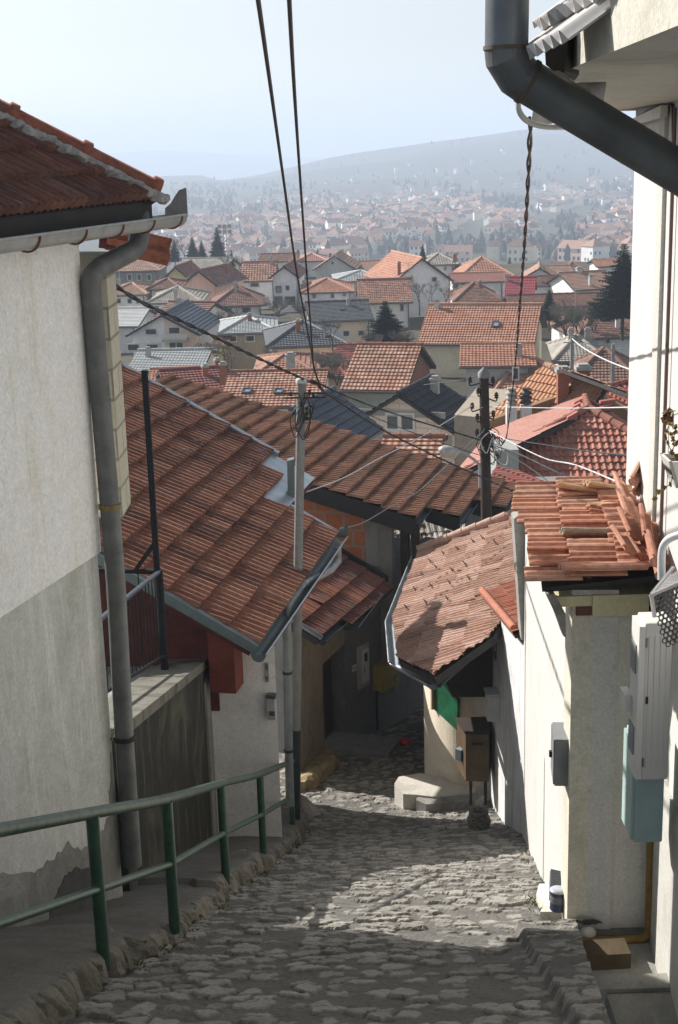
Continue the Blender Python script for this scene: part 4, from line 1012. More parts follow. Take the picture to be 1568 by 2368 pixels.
mb.build('corrugated_sheet', M_corr, hR3)
mb = MB(); mb.prism([P(1256, 40, 4.85), P(1320, 5, 4.85), P(1306, 165, 4.85), P(1296, 178, 4.85), P(1262, 150, 4.85)], V((.1, .3, 0))); mb.build('rafter_end', M_dkwood, hR3)
# big rainwater pipe
M_pipe = flat('dark_sheet_metal', (0.105, 0.11, 0.108), .5, .35, .35, 4)
t = thing('rainwater_pipe', 'large dark sheet metal pipe bending under the slab at the upper right corner', 'downpipe', P(1172, 100, 4.6))
r_ = .069
PEND = P(1202, 178, 4.62) + (P(1640, 440, 4.7) - P(1202, 178, 4.62)) * 2.15
e1_, e2_, e3_ = P(1178, -330, 4.6), P(1171, 126, 4.6), P(1202, 178, 4.62)
sd_ = (PEND - e3_).normalized(); ud_ = (e2_ - e1_).normalized()
mb = MB(); mb.tube([e1_, e2_ - ud_ * .01], r_, 26); mb.build('upper_length', flat('blue_sheet_metal', (0.11, 0.125, 0.14), .45, .4, .3, 4), t)
mb = MB(); mb.tube([e2_ - ud_ * .02, e2_ + ud_ * .004, e3_ - sd_ * .004, e3_ + sd_ * .03], r_ * 1.03, 26, 0, False, None, False); mb.build('elbow', M_pipe, t)
mb = MB(); mb.tube([e3_ + sd_ * .012, PEND], r_ * 1.0, 26); mb.build('slanting_length', M_pipe, t)
for c_, d_ in ((e2_ - ud_ * .02, V((0, 0, 1))), (e3_ + sd_ * .03, (PEND - e3_).normalized())):
    mb = MB(); mb.tube([c_ - d_ * .006, c_ + d_ * .006], r_ * 1.075, 22); mb.build('seam', flat('rusty_seam', (.10, .075, .05), .7, .2, .4, 20), t)
mb = MB()
for i in range(14):
    p = e3_.lerp(PEND, .084 + .0056 * i) + V((.0, -.0, r_ * .9)); mb.lathe(p, [(0, -.015), (.02, 0), (.012, .02), (0, .026)], 6, 0, V((rt.uniform(-1, 1), 0, 1)).normalized(), False)
mb.build('mortar_crumbs', flat('crumb', (.30, .27, .22), .95), t)
# flexible conduit loop and sheet scrap
t = thing('flexible_conduit', 'pale ribbed flexible conduit looping below the rainwater pipe', 'conduit', P(1230, 290, 6))
pts = smooth([P(1210, 205, 5.6), P(1198, 232, 5.6), P(1203, 262, 5.6), P(1225, 283, 5.7), P(1262, 293, 5.8), P(1310, 294, 6.0)], 14)
mb = MB(); mb.tube(pts, [.0125 if i % 2 else .0095 for i in range(len(pts))], 8); mb.build('hose', flat('hose_grey', (.48, .47, .45), .6), t)
t = thing('sheet_scrap', 'scrap of ribbed sheet metal behind the rainwater pipe', 'sheet metal', P(1260, 260, 6.2))
mb = MB(); s0 = P(1228, 286, 6.2); corrugated(mb, s0, (P(1320, 286, 6.2) - s0).normalized(), (P(1238, 215, 6.25) - s0).normalized(), .3, .2, .09, .008); mb.build('sheet', M_corr, t)
# cabinets on R3's lane wall
def cab(name, label, cat, x0, x1, y0, y1, Yf, dep, mat, ribs=False):
    """box on the wall: its near end face spans the pixel box at distance Yf, running dep away from the viewer"""
    a, b = P(x0, y1, Yf), P(x1, y0, Yf); t = thing(name, label, cat, (a.x, Yf, a.z)); c = ((a.x + b.x)/2, Yf + dep/2, (a.z + b.z)/2); s = (abs(b.x - a.x), dep, abs(b.z - a.z))
    mb = MB(); mb.box(c, s); o = mb.build('case', mat, t)
    bv = o.modifiers.new('bevel', 'BEVEL'); bv.width = .012; bv.segments = 2
    return t, c, s
t, c, s = cab('teal_cabinet', 'teal painted gas meter cabinet below the white cabinet', 'cabinet', 1466, 1540, 1718, 1950, 8.85, .34, flat('teal_paint', (.36, .48, .455), .5, 0, .12, 4))
mb = MB(); mb.box((c[0] - s[0]/2 - .012, c[1], c[2]), (.02, s[1] * .92, s[2] * .94)); mb.build('door', flat('teal_paint', (.26, .40, .39)), t)
t, c, s = cab('white_cabinet', 'white ribbed wall cabinet in the recess at right', 'cabinet', 1481, 1557, 1440, 1805, 8.6, .24, flat('cabinet_white', (.58, .57, .54), .5, 0, .06, 3))
mb = MB(); mb.box((c[0] - s[0]/2 - .02, c[1] - .02, c[2]), (.04, s[1] * .98, s[2] * .97)); mb.build('front_panel', flat('cabinet_white2', (.60, .59, .56), .5, 0, .06, 3), t)
for i in range(4):
    mb = MB(); mb.box((c[0] - s[0] * .32 + i * s[0] * .21, c[1] - s[1]/2 - .003, c[2]), (.008, .008, s[2] * .84)); mb.build('rib', flat('cabinet_white', (.58, .57, .54)), t)
for zz in (-.38, .38):
    mb = MB(); mb.tube([V((c[0] - s[0]/2 + .012, c[1] - s[1]/2 - .004, c[2] + s[2] * zz - .03)), V((c[0] - s[0]/2 + .012, c[1] - s[1]/2 - .004, c[2] + s[2] * zz + .03))], .008, 6); mb.build('hinge', flat('hinge_grey', (.25, .25, .25), .4, .4), t)
for zz in (-.26, .26):
    mb = MB(); mb.box((c[0] - s[0]/2 - .045, c[1], c[2] + s[2] * zz), (.01, s[1] * .6, s[2] * .18)); mb.build('grille', flat('grille_grey', (.22, .23, .24), .5), t)
mb = MB(); mb.box((c[0] - s[0] * .36, c[1] - s[1]/2 - .004, c[2] + s[2] * .02), (.016, .01, .05)); mb.build('lock', M_dkwood, t)
mb = MB(); mb.box((c[0] - s[0]/2 - .065, c[1] + .1, c[2] - .06), (.05, .16, .12)); mb.build('valve_cover', flat('cabinet_white', (.58, .57, .54)), t)
# perforated black and steel cage above it
t = thing('perforated_cage', 'grey cage of perforated sheet above the white cabinet at the right edge', 'cage', P(1530, 1400, 8.3))
Mcage = flat('cage_steel', (.30, .29, .30), .5, .3, .15, 10)
def perf(mb, O, u, v, nu, nv, cell, r_, th):
    """hexagonal perforated sheet: ring of 6 quads per hole"""
    nrm_ = u.cross(v).normalized()
    for j in range(nv):
        for i in range(nu):
            c = O + u * cell * (i + .5 * (j % 2)) + v * cell * .87 * j
            ho = [c + (u * math.cos(math.pi/6 + k*math.pi/3) + v * math.sin(math.pi/6 + k*math.pi/3)) * cell * .58 for k in range(6)]
            hi = [c + (u * math.cos(math.pi/6 + k*math.pi/3) + v * math.sin(math.pi/6 + k*math.pi/3)) * r_ for k in range(6)]
            b0 = ho + hi + [p - nrm_ * th for p in ho + hi]
            mb.add(b0, [(k, (k+1) % 6, 6+(k+1) % 6, 6+k) for k in range(6)] + [(6+k, 6+(k+1) % 6, 18+(k+1) % 6, 18+k) for k in range(6)] + [(12+k, 18+k, 18+(k+1) % 6, 12+(k+1) % 6) for k in range(6)])
k0 = P(1506, 1376, 8.35); k1 = P(1553, 1318, 8.6); k2_ = P(1514, 1428, 8.3)
u_ = (k1 - k0); 
mb = MB(); perf(mb, k0 + V((.01, 0, -.01)), (P(1610, 1330, 8.45) - k0).normalized(), (k2_ - k0 + V((.06, 0, -.16))).normalized(), 12, 12, .034, .0125, .006); mb.build('front_sheet', flat('cage_black', (.035, .035, .037), .4, .3), t)
mb = MB(); perf(mb, k0, (k1 - k0).normalized(), (P(1610, 1330, 8.45) - k0).normalized(), 8, 12, .03, .008, .006); mb.build('top_sheet', Mcage, t)
mb = MB(); mb.bar(k0, k0 + (k1 - k0) * 1.1, .02, .02); mb.bar(k0, k2_, .02, .02); mb.bar(k0, P(1610, 1330, 8.45), .02, .02); mb.build('frame', Mcage, t)
# pale bent pipe above the cage
t = thing('bent_pipe', 'pale plastic pipe hooking out of the tall white wall above the cage', 'pipe', onT(1540, 1300, .05))
mb = MB(); mb.tube(smooth([P(1575, 1236, 8.6), P(1545, 1248, 8.65), P(1531, 1275, 8.7), P(1530, 1340, 8.7)], 6), .026, 10); mb.build('pipe', flat('pipe_pale', (.6, .62, .63), .4), t)
# planter with a dry plant
t = thing('planter', 'white planter box holding a dry straggly plant on the tall white wall', 'planter', P(1555, 1080, 8.6))
pc = P(1572, 1075, 8.6); mb = MB(); w2 = .15
for s_, hh_ in ((1, 0),):
    mb.prism([pc + V((-.10, -.13, .05)), pc + V((.3, -.13, .05)), pc + V((.3, -.09, -.13)), pc + V((-.04, -.09, -.13))], V((0, .02, 0)))
    mb.prism([pc + V((-.10, .13, .05)), pc + V((.3, .13, .05)), pc + V((.3, .09, -.13)), pc + V((-.04, .09, -.13))], V((0, -.02, 0)))
    mb.prism([pc + V((-.10, -.13, .05)), pc + V((-.10, .13, .05)), pc + V((-.04, .09, -.13)), pc + V((-.04, -.09, -.13))], V((.02, 0, 0)))
    mb.prism([pc + V((-.04, -.09, -.13)), pc + V((.3, -.09, -.13)), pc + V((.3, .09, -.13)), pc + V((-.04, .09, -.13))], V((0, 0, .02)))
mb.build('trough', flat('planter_white', (.62, .6, .57), .5), t)
mb = MB(); mb.box(pc + V((.1, 0, -.01)), (.36, .2, .06)); mb.build('soil', flat('soil', (.05, .04, .025), .95, 0, .5, 40, .8), t)
mb = MB(); rp = random.Random(3); mb2 = MB()
for i in range(9):
    b = pc + V((rp.uniform(-.04, .15), rp.uniform(-.06, .06), .0)); q = [b]
    for k in range(6): q.append(q[-1] + V((rp.uniform(-.05, .03), rp.uniform(-.03, .03), rp.uniform(.01, .06) if i < 6 else rp.uniform(-.05, .02))))
    mb.tube(q, [.003] * len(q), 4)
    for p in q[1:]:
        for z in range(3):
            d = V((rp.uniform(-1, 1), rp.uniform(-1, 1), rp.uniform(-1, 1))).normalized() * .018; e = d.orthogonal().normalized() * .011
            mb2.add([p - d - e, p + d - e, p + d + e, p - d + e], [(0, 1, 2, 3)])
mb.build('stems', flat('stem', (.12, .09, .03), .8), t); mb2.build('leaves', flat('leaf_dry', (.19, .13, .035), .8, 0, .5, 30), t)
t = thing('hanging_tendril', 'dried brown tendril of leaves hanging on the tall white wall', 'plant', onT(1545, 960, .02))
mb = MB(); q = smooth([onT(1562, 950, .02), onT(1548, 952, .03), onT(1540, 962, .04), onT(1543, 975, .04)], 4); mb.tube(q, .004, 4); mb.build('stem', flat('stem', (.12, .09, .03), .8), t); mb = MB()
for p in q[5:]:
    for z in range(5):
        d = V((rp.uniform(-1, 1), rp.uniform(-1, 1), rp.uniform(-1, 1))).normalized() * .03; e = d.orthogonal().normalized() * .02; mb.add([p + d * 1.2 - e, p + d * .2 - e, p + d * .2 + e, p + d * 1.2 + e], [(0, 1, 2, 3)])
mb.build('leaves', flat('leaf_brown', (.17, .085, .03), .8, 0, .5, 30), t)

# ================================================================== R1: clay-roofed house in the bend, right
zE = P(905, 1430, 23.5).z
G = [PZ(x, y, zE) for x, y in ((964, 1282), (906, 1430), (915, 1524), (1003, 1572))]; print('R1 gutter', G)
frR = frame_from(G[0], (G[0].x - G[1].x, G[0].y - G[1].y), -1, 1204, 1190); print('R1 pitch', math.degrees(math.asin(frR.b.z)))
hR1 = thing('clay_roof_house', 'rounded beige house in the lane bend under an uneven pale clay tile roof', 'house', (2, 24, -11.6))
inset = lambda p: p
gr = lambda x, y: frR.ab(x, y)
pR = [(0.02, .03), (gr(1204, 1190)[0], gr(1204, 1190)[1]), (gr(1212, 1300)[0], gr(1212, 1300)[1]), gr(1212, 1345), gr(1140, 1468), gr(1003, 1566), gr(919, 1524), gr(910, 1434)]
hull = [(0.02, .03), gr(1204, 1190), gr(1230, 1340), gr(1140, 1466), gr(1003, 1562), gr(919, 1522), gr(909, 1432)]
print('R1 poly', hull)
rmax = max(p[0] for p in hull)
mb = MB(); rows_rib(mb, frR, [hull], .13, .024, .42, .035, [(0, 0), (.12, 0), (.3, .9), (.5, 1), (.66, .8), (.82, 0)], 0, .012, 2, 31, .03); mb.build('roof', M_clay, hR1)
mb = MB(); deck(mb, frR, hull, .12, -.04); mb.build('roof_deck', M_dkwood, hR1)
mb = MB(); ridge_caps(mb, frR.pt(0.05, .05, .07) + frR.a * .0, frR.pt(gr(1204, 1190)[0], gr(1204, 1190)[1], .07), .10, .33); mb.build('verge_caps', M_clay, hR1)
mb = MB()
for i in range(40):
    t_ = i / 40; p = frR.pt(0.12, .05 + t_ * (gr(1204, 1190)[1]), .04); mb.lathe(p + V((rt.uniform(-.05, .05), -.06, 0)), [(0, -.05), (rt.uniform(.05, .1), 0), (0, .06)], 6, 0, V((0, 0, 1)), False)
mb.build('mortar_bed', flat('grey_mortar', (0.30, 0.29, 0.27)), hR1)
Mbk = flat('rusty_hook', (.09, .045, .03), .8, 0, .3, 20)
for (px_, py_) in [(1000, 1305), (1030, 1286), (1062, 1275), (982, 1336), (1013, 1318), (1050, 1325), (1081, 1312), (965, 1370), (1003, 1362), (1045, 1355), (1090, 1345), (945, 1412), (990, 1400), (1040, 1392), (1098, 1258), (1120, 1250), (1150, 1262)]:
    a, b = gr(px_, py_); q = frR.pt(a, b, .05); mb = MB(); mb.bar(q, q + frR.N * .09 - frR.b * .03, .012, .012); mb.bar(q + frR.N * .02 - frR.a * .1, q + frR.N * .02 + frR.a * .05, .013, .013); mb.bar(q - frR.a * .08, q + frR.N * .09 - frR.b * .03, .008, .008); mb.build('snow_hook', Mbk, hR1)
gR = thing('bent_gutter', 'grey rust-flecked gutter wrapping the three-sided eave of the pale clay roof', 'gutter', G[1])
M_gR = flat('gutter_grey', (.20, .235, .25), .45, .35, .3, 5)
for i in range(3):
    p_, q_ = G[i], G[i+1]; d = (q_ - p_).normalized(); sd = d.cross(V((0, 0, 1))).normalized()
    mb = MB(); off_ = sd * (.03); gutter(mb, p_ + off_ + V((0, 0, -.06)), q_ + off_ + V((0, 0, -.06)), .085); mb.build('trough', M_gR, gR)
    mb = MB(); mb.tube([p_ + sd * .115 + V((0, 0, -.06)), q_ + sd * .115 + V((0, 0, -.06))], .014, 6); mb.build('rim', flat('rim_pale', (.42, .44, .45), .4, .5, .5, 4), gR)
mb = MB(); endcap(mb, G[3] + V((0, 0, -.06)), (G[3] - G[2]), .11); mb.build('end_cap', M_gR, gR)
gR2 = thing('front_gutter', 'blue grey gutter climbing the front edge of the pale clay roof', 'gutter', G[3])
f0 = G[3] + V((.05, -.12, -.02)); f1 = PP(1141, 1470, A3 - V((.0, .35, 0)), V((0, 1, 0)))
mb = MB(); gutter(mb, f0, f1, .075); mb.build('trough', flat('gutter_blue', (.19, .225, .26), .45, .35, .25, 5), gR2)
# walls of R1
M_beige = plaster('beige_render', (.66, .585, .47), (.42, .36, .26), .35, .4, .5)
mb = MB(); yb_ = 23.0
wp = [P(982, 1800, 23.9), P(1000, 1815, 23.0), P(1028, 1822, 22.5), P(1062, 1826, 22.2), P(1096, 1828, 22.15)]
wp = [V((p.x, p.y, 0)) for p in wp]
back_ = [V((wp[-1].x, 24.2, 0)), V((wp[0].x + .3, 28, 0)), V((wp[0].x + .35, 27.9, 0))]
foot = [p for p in wp]
ringA = smooth(wp, 5) + [V((4.5, 22.6, 0)), V((4.5, 28.5, 0)), V((2.2, 28.5, 0))]
mb.prism([V((p.x, p.y, -12.4)) for p in ringA], V((0, 0, 12.4 + zE - .16))); mb.build('wall', M_beige, hR1)
for p in wp: print('wp', p)
# green panel on the wall and the shaded porch with its cupboard
dG = (wp[3] - wp[1]).normalized(); nG = V((dG.y, -dG.x, 0)); 
def onG(x, y, off=0.06): return PP(x, y, wp[1] + nG * off, nG)
t = thing('notice_board', 'bright green board fixed on the beige rounded wall', 'board', onG(1030, 1640))
mb = MB(); mb.prism([onG(1001, 1560, .08), onG(1003, 1640, .08), onG(1056, 1688, .08), onG(1058, 1620, .08), onG(1035, 1570, .08)], nG * -.05); mb.build('board', flat('green_board', (.010, .11, .05), .35, 0, .5, 5), t)
mb = MB(); mb.bar(onG(1000, 1560, .1), onG(1001, 1640, .1), .06, .04); mb.build('batten', flat('batten', (.42, .25, .12), .8), t)
# recess between R1 and the white wall
t = thing('porch_hood', 'dark timber hood hanging under the clay roof beside the white wall', 'hood', P(1080, 1560, 21.8))
mb = MB(); mb.prism([P(1024, 1562, 21.6), P(1138, 1485, 21.6), P(1138, 1612, 21.6), P(1046, 1612, 21.6)], V((.03, .9, 0))); mb.build('hood', flat('hood_brown', (.03, .018, .012), .9, 0, .3, 4), t)
t = thing('brown_cabinet', 'brown metal cabinet on a dark stand in the recess by the white wall', 'cabinet', P(1090, 1750, 21.5))
cq = P(1092, 1745, 21.5); ca = P(1056, 1745, 21.6)
mb = MB(); fa, fb, fc, fd = P(1076, 1685, 21.35), P(1129, 1690, 21.3), P(1129, 1810, 21.3), P(1095, 1812, 21.35)
fl_ = [P(1056, 1670, 21.75), P(1056, 1760, 21.75)]
bz0, bz1 = P(1090, 1800, 21.4).z, P(1090, 1690, 21.4).z
c1_ = P(1077, 1740, 21.3); c2_ = P(1131, 1740, 21.25); c3_ = P(1057, 1740, 21.85)
pl_ = [V((c1_.x, c1_.y, bz0)), V((c2_.x, c2_.y, bz0)), V((c2_.x + .1, c2_.y + .6, bz0)), V((c3_.x, c3_.y, bz0))]
mb.prism(pl_, V((0, 0, bz1 - bz0))); mb.build('case', flat('brown_metal', (.095, .062, .028), .6, .1, .35, 5), t)
mb = MB(); mb.prism([p + V((0, 0, bz1 - bz0 + .003)) + (p - pl_[2]).normalized() * .03 for p in pl_], V((0, 0, .05))); mb.build('lid', flat('hood_brown', (.03, .018, .012)), t)
mb = MB(); cc_ = (pl_[0] + pl_[3]) / 2; mb.box(cc_ + V((-.02, -.02, .38)), (.12, .12, .2), rot3(.8)); mb.build('window', flat('pane_blue', (.2, .24, .26), .2), t)
mb = MB(); cc_ = (pl_[0] + pl_[1]) / 2
for dx in (-.1, .15): mb.tube([cc_ + V((dx, .15, 0)), cc_ + V((dx, .15, -.5))], .03, 8)
mb.build('stand', M_dkwood, t)
mb = MB(); mb.box(cc_ + V((.0, -.015, bz1 - bz0 - .18)), (.2, .03, .03)); mb.build('handle', M_dkwood, t)
# stone platform at the corner
t = thing('stone_platform', 'pale concrete platform with a step at the foot of the rounded beige wall', 'platform', P(1000, 1830, 22))
plz = P(1000, 1810, 22.3).z
pf = [PZ(x, y, plz) for x, y in ((912, 1812), (922, 1796), (975, 1788), (1030, 1800), (1100, 1822), (1092, 1832), (1000, 1842), (966, 1838), (932, 1836))]
mb = MB(); mb.prism(pf, V((0, 0, -.7))); mb.build('platform', M_ccpale, t)
pf2 = [PZ(x, y, plz - .03) for x, y in ((966, 1838), (1000, 1842), (1092, 1832), (1120, 1840), (1100, 1852), (985, 1860), (962, 1850))]
mb = MB(); mb.prism(pf2, V((0, 0, -.5))); mb.build('step', M_conc, t)
# wicker basket by the white wall
bc = P(1107, 1892, 19.9); bc.z = zl(19.9) + .12
t = thing('basket', 'old round basket half buried by the foot of the white lane wall', 'basket', bc)
mb = MB()
for j in range(7):
    rr = .155 + .02 * math.sin(j * .9); ring = [bc + V((math.cos(a) * rr * (1 + .04 * math.sin(7*a+j)), math.sin(a) * rr, .04 * j + .012 * math.sin(9 * a + j * 2))) for a in [2 * math.pi * k / 28 for k in range(29)]]
    mb.tube(ring, .02, 6)
mb.build('weave', flat('wicker', (.20, .18, .15), .9, 0, .5, 30), t)
mb = MB(); mb.lathe(bc, [(0, .12), (.14, .13), (.14, .0)], 16); mb.build('soil', flat('soil', (.05, .04, .025)), t)
# ================================================================== house C: long brown roof over raw brick, middle
EC = P(961, 1201, 27.6); aC = (.27, .96)
frC = frame_from(EC, aC, 1, 706, 1117)
hC = thing('brick_barn', 'long brown tiled lean-to roof with black verge over raw orange block wall', 'barn', (EC.x, EC.y, -12))
M_C = tilemat('mossy_brown_tile', [(0.27, 0.145, 0.095), (0.31, 0.17, 0.115), (0.23, 0.12, 0.078), (0.33, 0.17, 0.11)], 0.32, 0.385, (0.085, 0.062, 0.035), 0.85)
M_black = flat('black_sheet', (0.014, 0.014, 0.015), 0.7, 0, .3, 6)
pC = [[(0, 0), (4.6, 0), (4.6, 7.5), (0, 7.5)], [(.95, 0), (.95, -.77), (4.68, -.77), (4.62, 0)], [(2.5, -.77), (2.5, -1.54), (4.76, -1.50), (4.7, -.77)]]
mb = MB(); rows_rib(mb, frC, pC, .16, .05, .385, .08, PROF_RIB, 0, .006, 2, 17); mb.build('roof', M_C, hC)
mb = MB()
for p in pC: deck(mb, frC, [(q[0] + .02 * (1 if q[0] < 4 else 0), q[1] + .02) for q in p], .12, -.04)
mb.build('roof_deck', M_dkwood, hC)
mb = MB()
aH = frC.a
def vplate(mb, a, b0, b1, dz0, dz1, th=.05):
    q0, q1 = frC.pt(a, b0), frC.pt(a, b1); mb.prism([q0 - V((0, 0, dz0)), q1 - V((0, 0, dz0)), q1 - V((0, 0, dz1)), q0 - V((0, 0, dz1))], aH * th)
vplate(mb, 0.0, 0, 7.5, .0, .36); vplate(mb, .95, -.77, 0, 0, .3); vplate(mb, 2.5, -1.54, -.77, 0, .3); mb.build('verge_board', M_black, hC)
mb = MB()
for (a0, a1, b_) in ((0, .95, 0), (.95, 2.5, -.77), (2.5, 4.76, -1.52)):
    bb = V((aH.y, -aH.x, 0)) * .08; gutter(mb, frC.pt(a0, b_, -.03) + bb, frC.pt(a1, b_, -.03) + bb, .08)
mb.build('gutter', flat('gutter_black', (.03, .04, .045), .5, .3, .3), hC)
OC = EC + aH * .45
def onC(x, y, off=0.0): return PP(x, y, OC - aH * off, aH)
M_block2 = brickmat('orange_block', (0.36, 0.125, 0.05), (0.42, 0.155, 0.065), (0.26, 0.235, 0.20), 0.42, 0.36, 0.028)
def faceC(name, px0, px1, zb, off, mat, topoff=.12, parent=None, th=.25):
    a, b = onC(px0, 1250, off), onC(px1, 1250, off); mb = MB()
    rt_ = lambda p: frC.O.z - (frC.N.x * (p.x - frC.O.x) + frC.N.y * (p.y - frC.O.y)) / frC.N.z - topoff
    L_ = (V((b.x, b.y, 0)) - V((a.x, a.y, 0))).length; za, zb2 = rt_(a), rt_(b)
    ps = [V((a.x, a.y, zb)), V((b.x, b.y, zb)), V((b.x, b.y, zb2)), V((a.x, a.y, za))]
    mb.add(ps, [(0, 1, 2, 3)], 0, False, [[(0, 0), (L_, 0), (L_, zb2 - zb), (0, za - zb)]])
    mb.prism([p + aH * .004 for p in ps], aH * th); return mb.build(name, mat, parent or hC)
faceC('block_wall', 560, 845, -11.5, 0, M_block2)
faceC('concrete_pillar', 845, 877, -11.5, .03, plaster('pillar_grey', (.24, .235, .22), (.13, .125, .11), .6, .4, .6)); faceC('concrete_pillar', 877, 906, -11.5, .10, plaster('pillar_grey2', (.20, .195, .18), (.11, .105, .09), .6, .4, .6))
for (x0, x1, yb_, yt) in ((938, 936, 1340, 1215), (975, 958, 1330, 1212)):
    a, b = onC(x0, yb_, -.3), onC(x1, yt, -.3); mb = MB(); mb.bar(a - V((0, 0, .6)), b, .17, .17, 0, aH); mb.build('timber_post', flat('old_timber', (.05, .035, .025), .9, 0, .3, 5), hC)
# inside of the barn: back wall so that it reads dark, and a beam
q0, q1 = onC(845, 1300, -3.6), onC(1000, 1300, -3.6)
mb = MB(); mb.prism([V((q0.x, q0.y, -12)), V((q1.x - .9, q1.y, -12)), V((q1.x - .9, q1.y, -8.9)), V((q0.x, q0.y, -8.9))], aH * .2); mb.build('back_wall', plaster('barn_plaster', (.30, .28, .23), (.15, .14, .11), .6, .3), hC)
mb = MB(); a, b = onC(905, 1440, -.3), onC(1010, 1440, -.3); mb.prism([a, b, b + aH * 3.3, a + aH * 3.3], V((0, 0, -.15))); mb.build('floor', M_conc, hC)
faceC('brick_infill', 885, 965, -9.55, -.35, brickmat('hollow_brick', (.30, .10, .055), (.35, .12, .07), (.12, .09, .07), .25, .2, .014), 2.15, None, .2)
# old pale roof glimpsed behind the barn posts
t = thing('shed_roof', 'pale weathered slate-grey tile roof glimpsed behind the barn posts', 'shed', P(1030, 1250, 33))
fS = Frame(P(960, 1290, 32.6), V((1, .12, 0)), V((0, .9, .42)))
mb = MB(); rows_rib(mb, fS, [[(-.6, -.2), (3.2, -.2), (3.2, 1.7), (-.6, 1.7)]], .15, .02, .3, .03, PROF_RIB, 0, .02, 1, 5, .03); mb.build('roof', tilemat('pale_grey_tile', [(.42, .38, .32), (.36, .32, .27), (.47, .43, .37), (.3, .26, .22)], .15, .3, (.15, .12, .09), .5), t)
mb = MB(); deck(mb, fS, [(-.6, -.2), (3.2, -.2), (3.2, 1.7), (-.6, 1.7)], .1, -.03); q = fS.pt(1.2, .8); mb.box((q.x, q.y + .3, q.z - 2), (3.4, 1.6, 3.4)); mb.build('shed_body', M_dkwood, t)
t = thing('yellow_bag', 'bright yellow bag stuffed under the barn eave beside the posts', 'bag', P(980, 1268, 30))
c = P(982, 1268, 30.4); mb = MB(); mb.tube(smooth([c + V((-.14, 0, -.03)), c + V((-.03, 0, .0)), c + V((.06, 0, .06)), c + V((.16, 0, .03))], 4), [.06, .075, .08, .085, .09, .09, .085, .08, .07, .06, .055, .05, .03], 8); mb.build('bag', flat('yellow_plastic', (.62, .46, .01), .45, 0, .15, 10), t)
mb = MB(); mb.bar(c + V((-.3, .1, -.14)), c + V((.6, .1, -.14)), .2, .1); mb.build('shelf_board', M_dkwood, t)

# ================================================================== house D: small shaded roof and the dark alley walls
ED = P(737, 1477, 23.7); ED2 = PZ(890, 1344, ED.z); aD = V((ED2.x - ED.x, ED2.y - ED.y, 0)).normalized()
frD = frame_from(ED2, aD, 1, 786, 1281); gd = lambda x, y: frD.ab(x, y)
hD = thing('shaded_house', 'shaded house with dark red stepped roof and dark door in the lane bend', 'house', (ED.x, ED.y, -12))
n1 = gd(737, 1477); n2 = gd(780, 1426); n3 = gd(818, 1441)
print('D', ED, ED2, 'pitch', math.degrees(math.asin(frD.b.z)), n1, n2, n3, gd(696, 1465), gd(786, 1281))
M_D = tilemat('dark_red_tile', [(0.16, 0.065, 0.045), (0.20, 0.085, 0.06), (0.13, 0.055, 0.04), (0.30, 0.115, 0.07), (.15, .06, .045)], .5, .45, (0.05, 0.04, 0.035), 0.4)
BD = 2.4; print('D top b', gd(700, 1292), gd(700, 1240))
pD = [[(n1[0], n1[1]), (n2[0], n2[1] * .0 + n1[1]), (n2[0], BD), (n1[0], BD)], [(n2[0], n3[1]), (0, n3[1] if abs(n3[1]) < .4 else 0), (0, BD), (n2[0], BD)]]
mb = MB(); rows_rib(mb, frD, pD, .25, .02, .45, .035, PROF_CLAY, 0, .008, 1, 41); mb.build('roof', M_D, hD)
mb = MB()
for p in pD: deck(mb, frD, p, .12, -.03)
mb.build('roof_deck', M_dkwood, hD)
mb = MB(); q0, q1 = frD.pt(.04, 0, .1), frD.pt(.04, 3.4, .1); mb.prism([q0, q1, q1 - V((0, 0, .3)), q0 - V((0, 0, .3))], frD.a * .06)
mb.build('verge_board', M_black, hD)
mb = MB(); nD = V((aD.y, -aD.x, 0))
gutter(mb, frD.pt(n1[0], n1[1], -.05) + nD * .08, frD.pt(n2[0], n1[1], -.05) + nD * .08, .08); gutter(mb, frD.pt(n2[0], n3[1], -.05) + nD * .08, frD.pt(0, 0, -.05) + nD * .08, .08); mb.build('gutter', flat('gutter_black', (.03, .04, .045)), hD)
mb = MB(); q0, q1 = frD.pt(n1[0] - .02, n1[1] - .05, .06), frD.pt(n1[0] - .02, n1[1] + .8, .06); mb.tube([q0, q1], .05, 8); mb.build('verge_trim', flat('gutter_grey', (.20, .235, .25)), hD)
w0 = V((P(690, 1765, 24.1).x, 24.1, 0)); w1 = V((P(752, 1740, 26.0).x, 26.0, 0)); w2 = V((P(803, 1732, 26.9).x, 27.1, 0)); w3 = V((2.3, 30.2, 0))
dD = (w1 - w0).normalized(); mD = V((dD.y, -dD.x, 0))
zD = frD.O.z - .05
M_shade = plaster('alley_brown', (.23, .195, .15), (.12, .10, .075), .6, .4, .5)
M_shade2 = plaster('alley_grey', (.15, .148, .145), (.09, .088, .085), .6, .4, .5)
mb = MB(); s0 = w0 + dD * .1
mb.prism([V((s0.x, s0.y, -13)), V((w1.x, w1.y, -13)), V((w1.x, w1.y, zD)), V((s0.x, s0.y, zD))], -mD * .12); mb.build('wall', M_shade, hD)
d2 = (w3 - w2).normalized(); m2 = V((d2.y, -d2.x, 0))
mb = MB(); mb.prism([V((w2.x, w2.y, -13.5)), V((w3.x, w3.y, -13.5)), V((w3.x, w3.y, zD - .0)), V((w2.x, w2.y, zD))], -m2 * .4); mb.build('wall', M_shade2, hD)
mb = MB(); k0, k1, k2, k3 = w1 - mD * .42, w2 - m2 * .42, w3 - m2 * .42, w3 - m2 * 3
mb.prism([V((q.x, q.y, -13.5)) for q in (k0, V((k1.x, k1.y, 0)), k2, k3, k0 - mD * 2.2 + dD * 1.2)], V((0, 0, 13.5 + zD - .12))); mb.build('wall', M_shade2, hD)
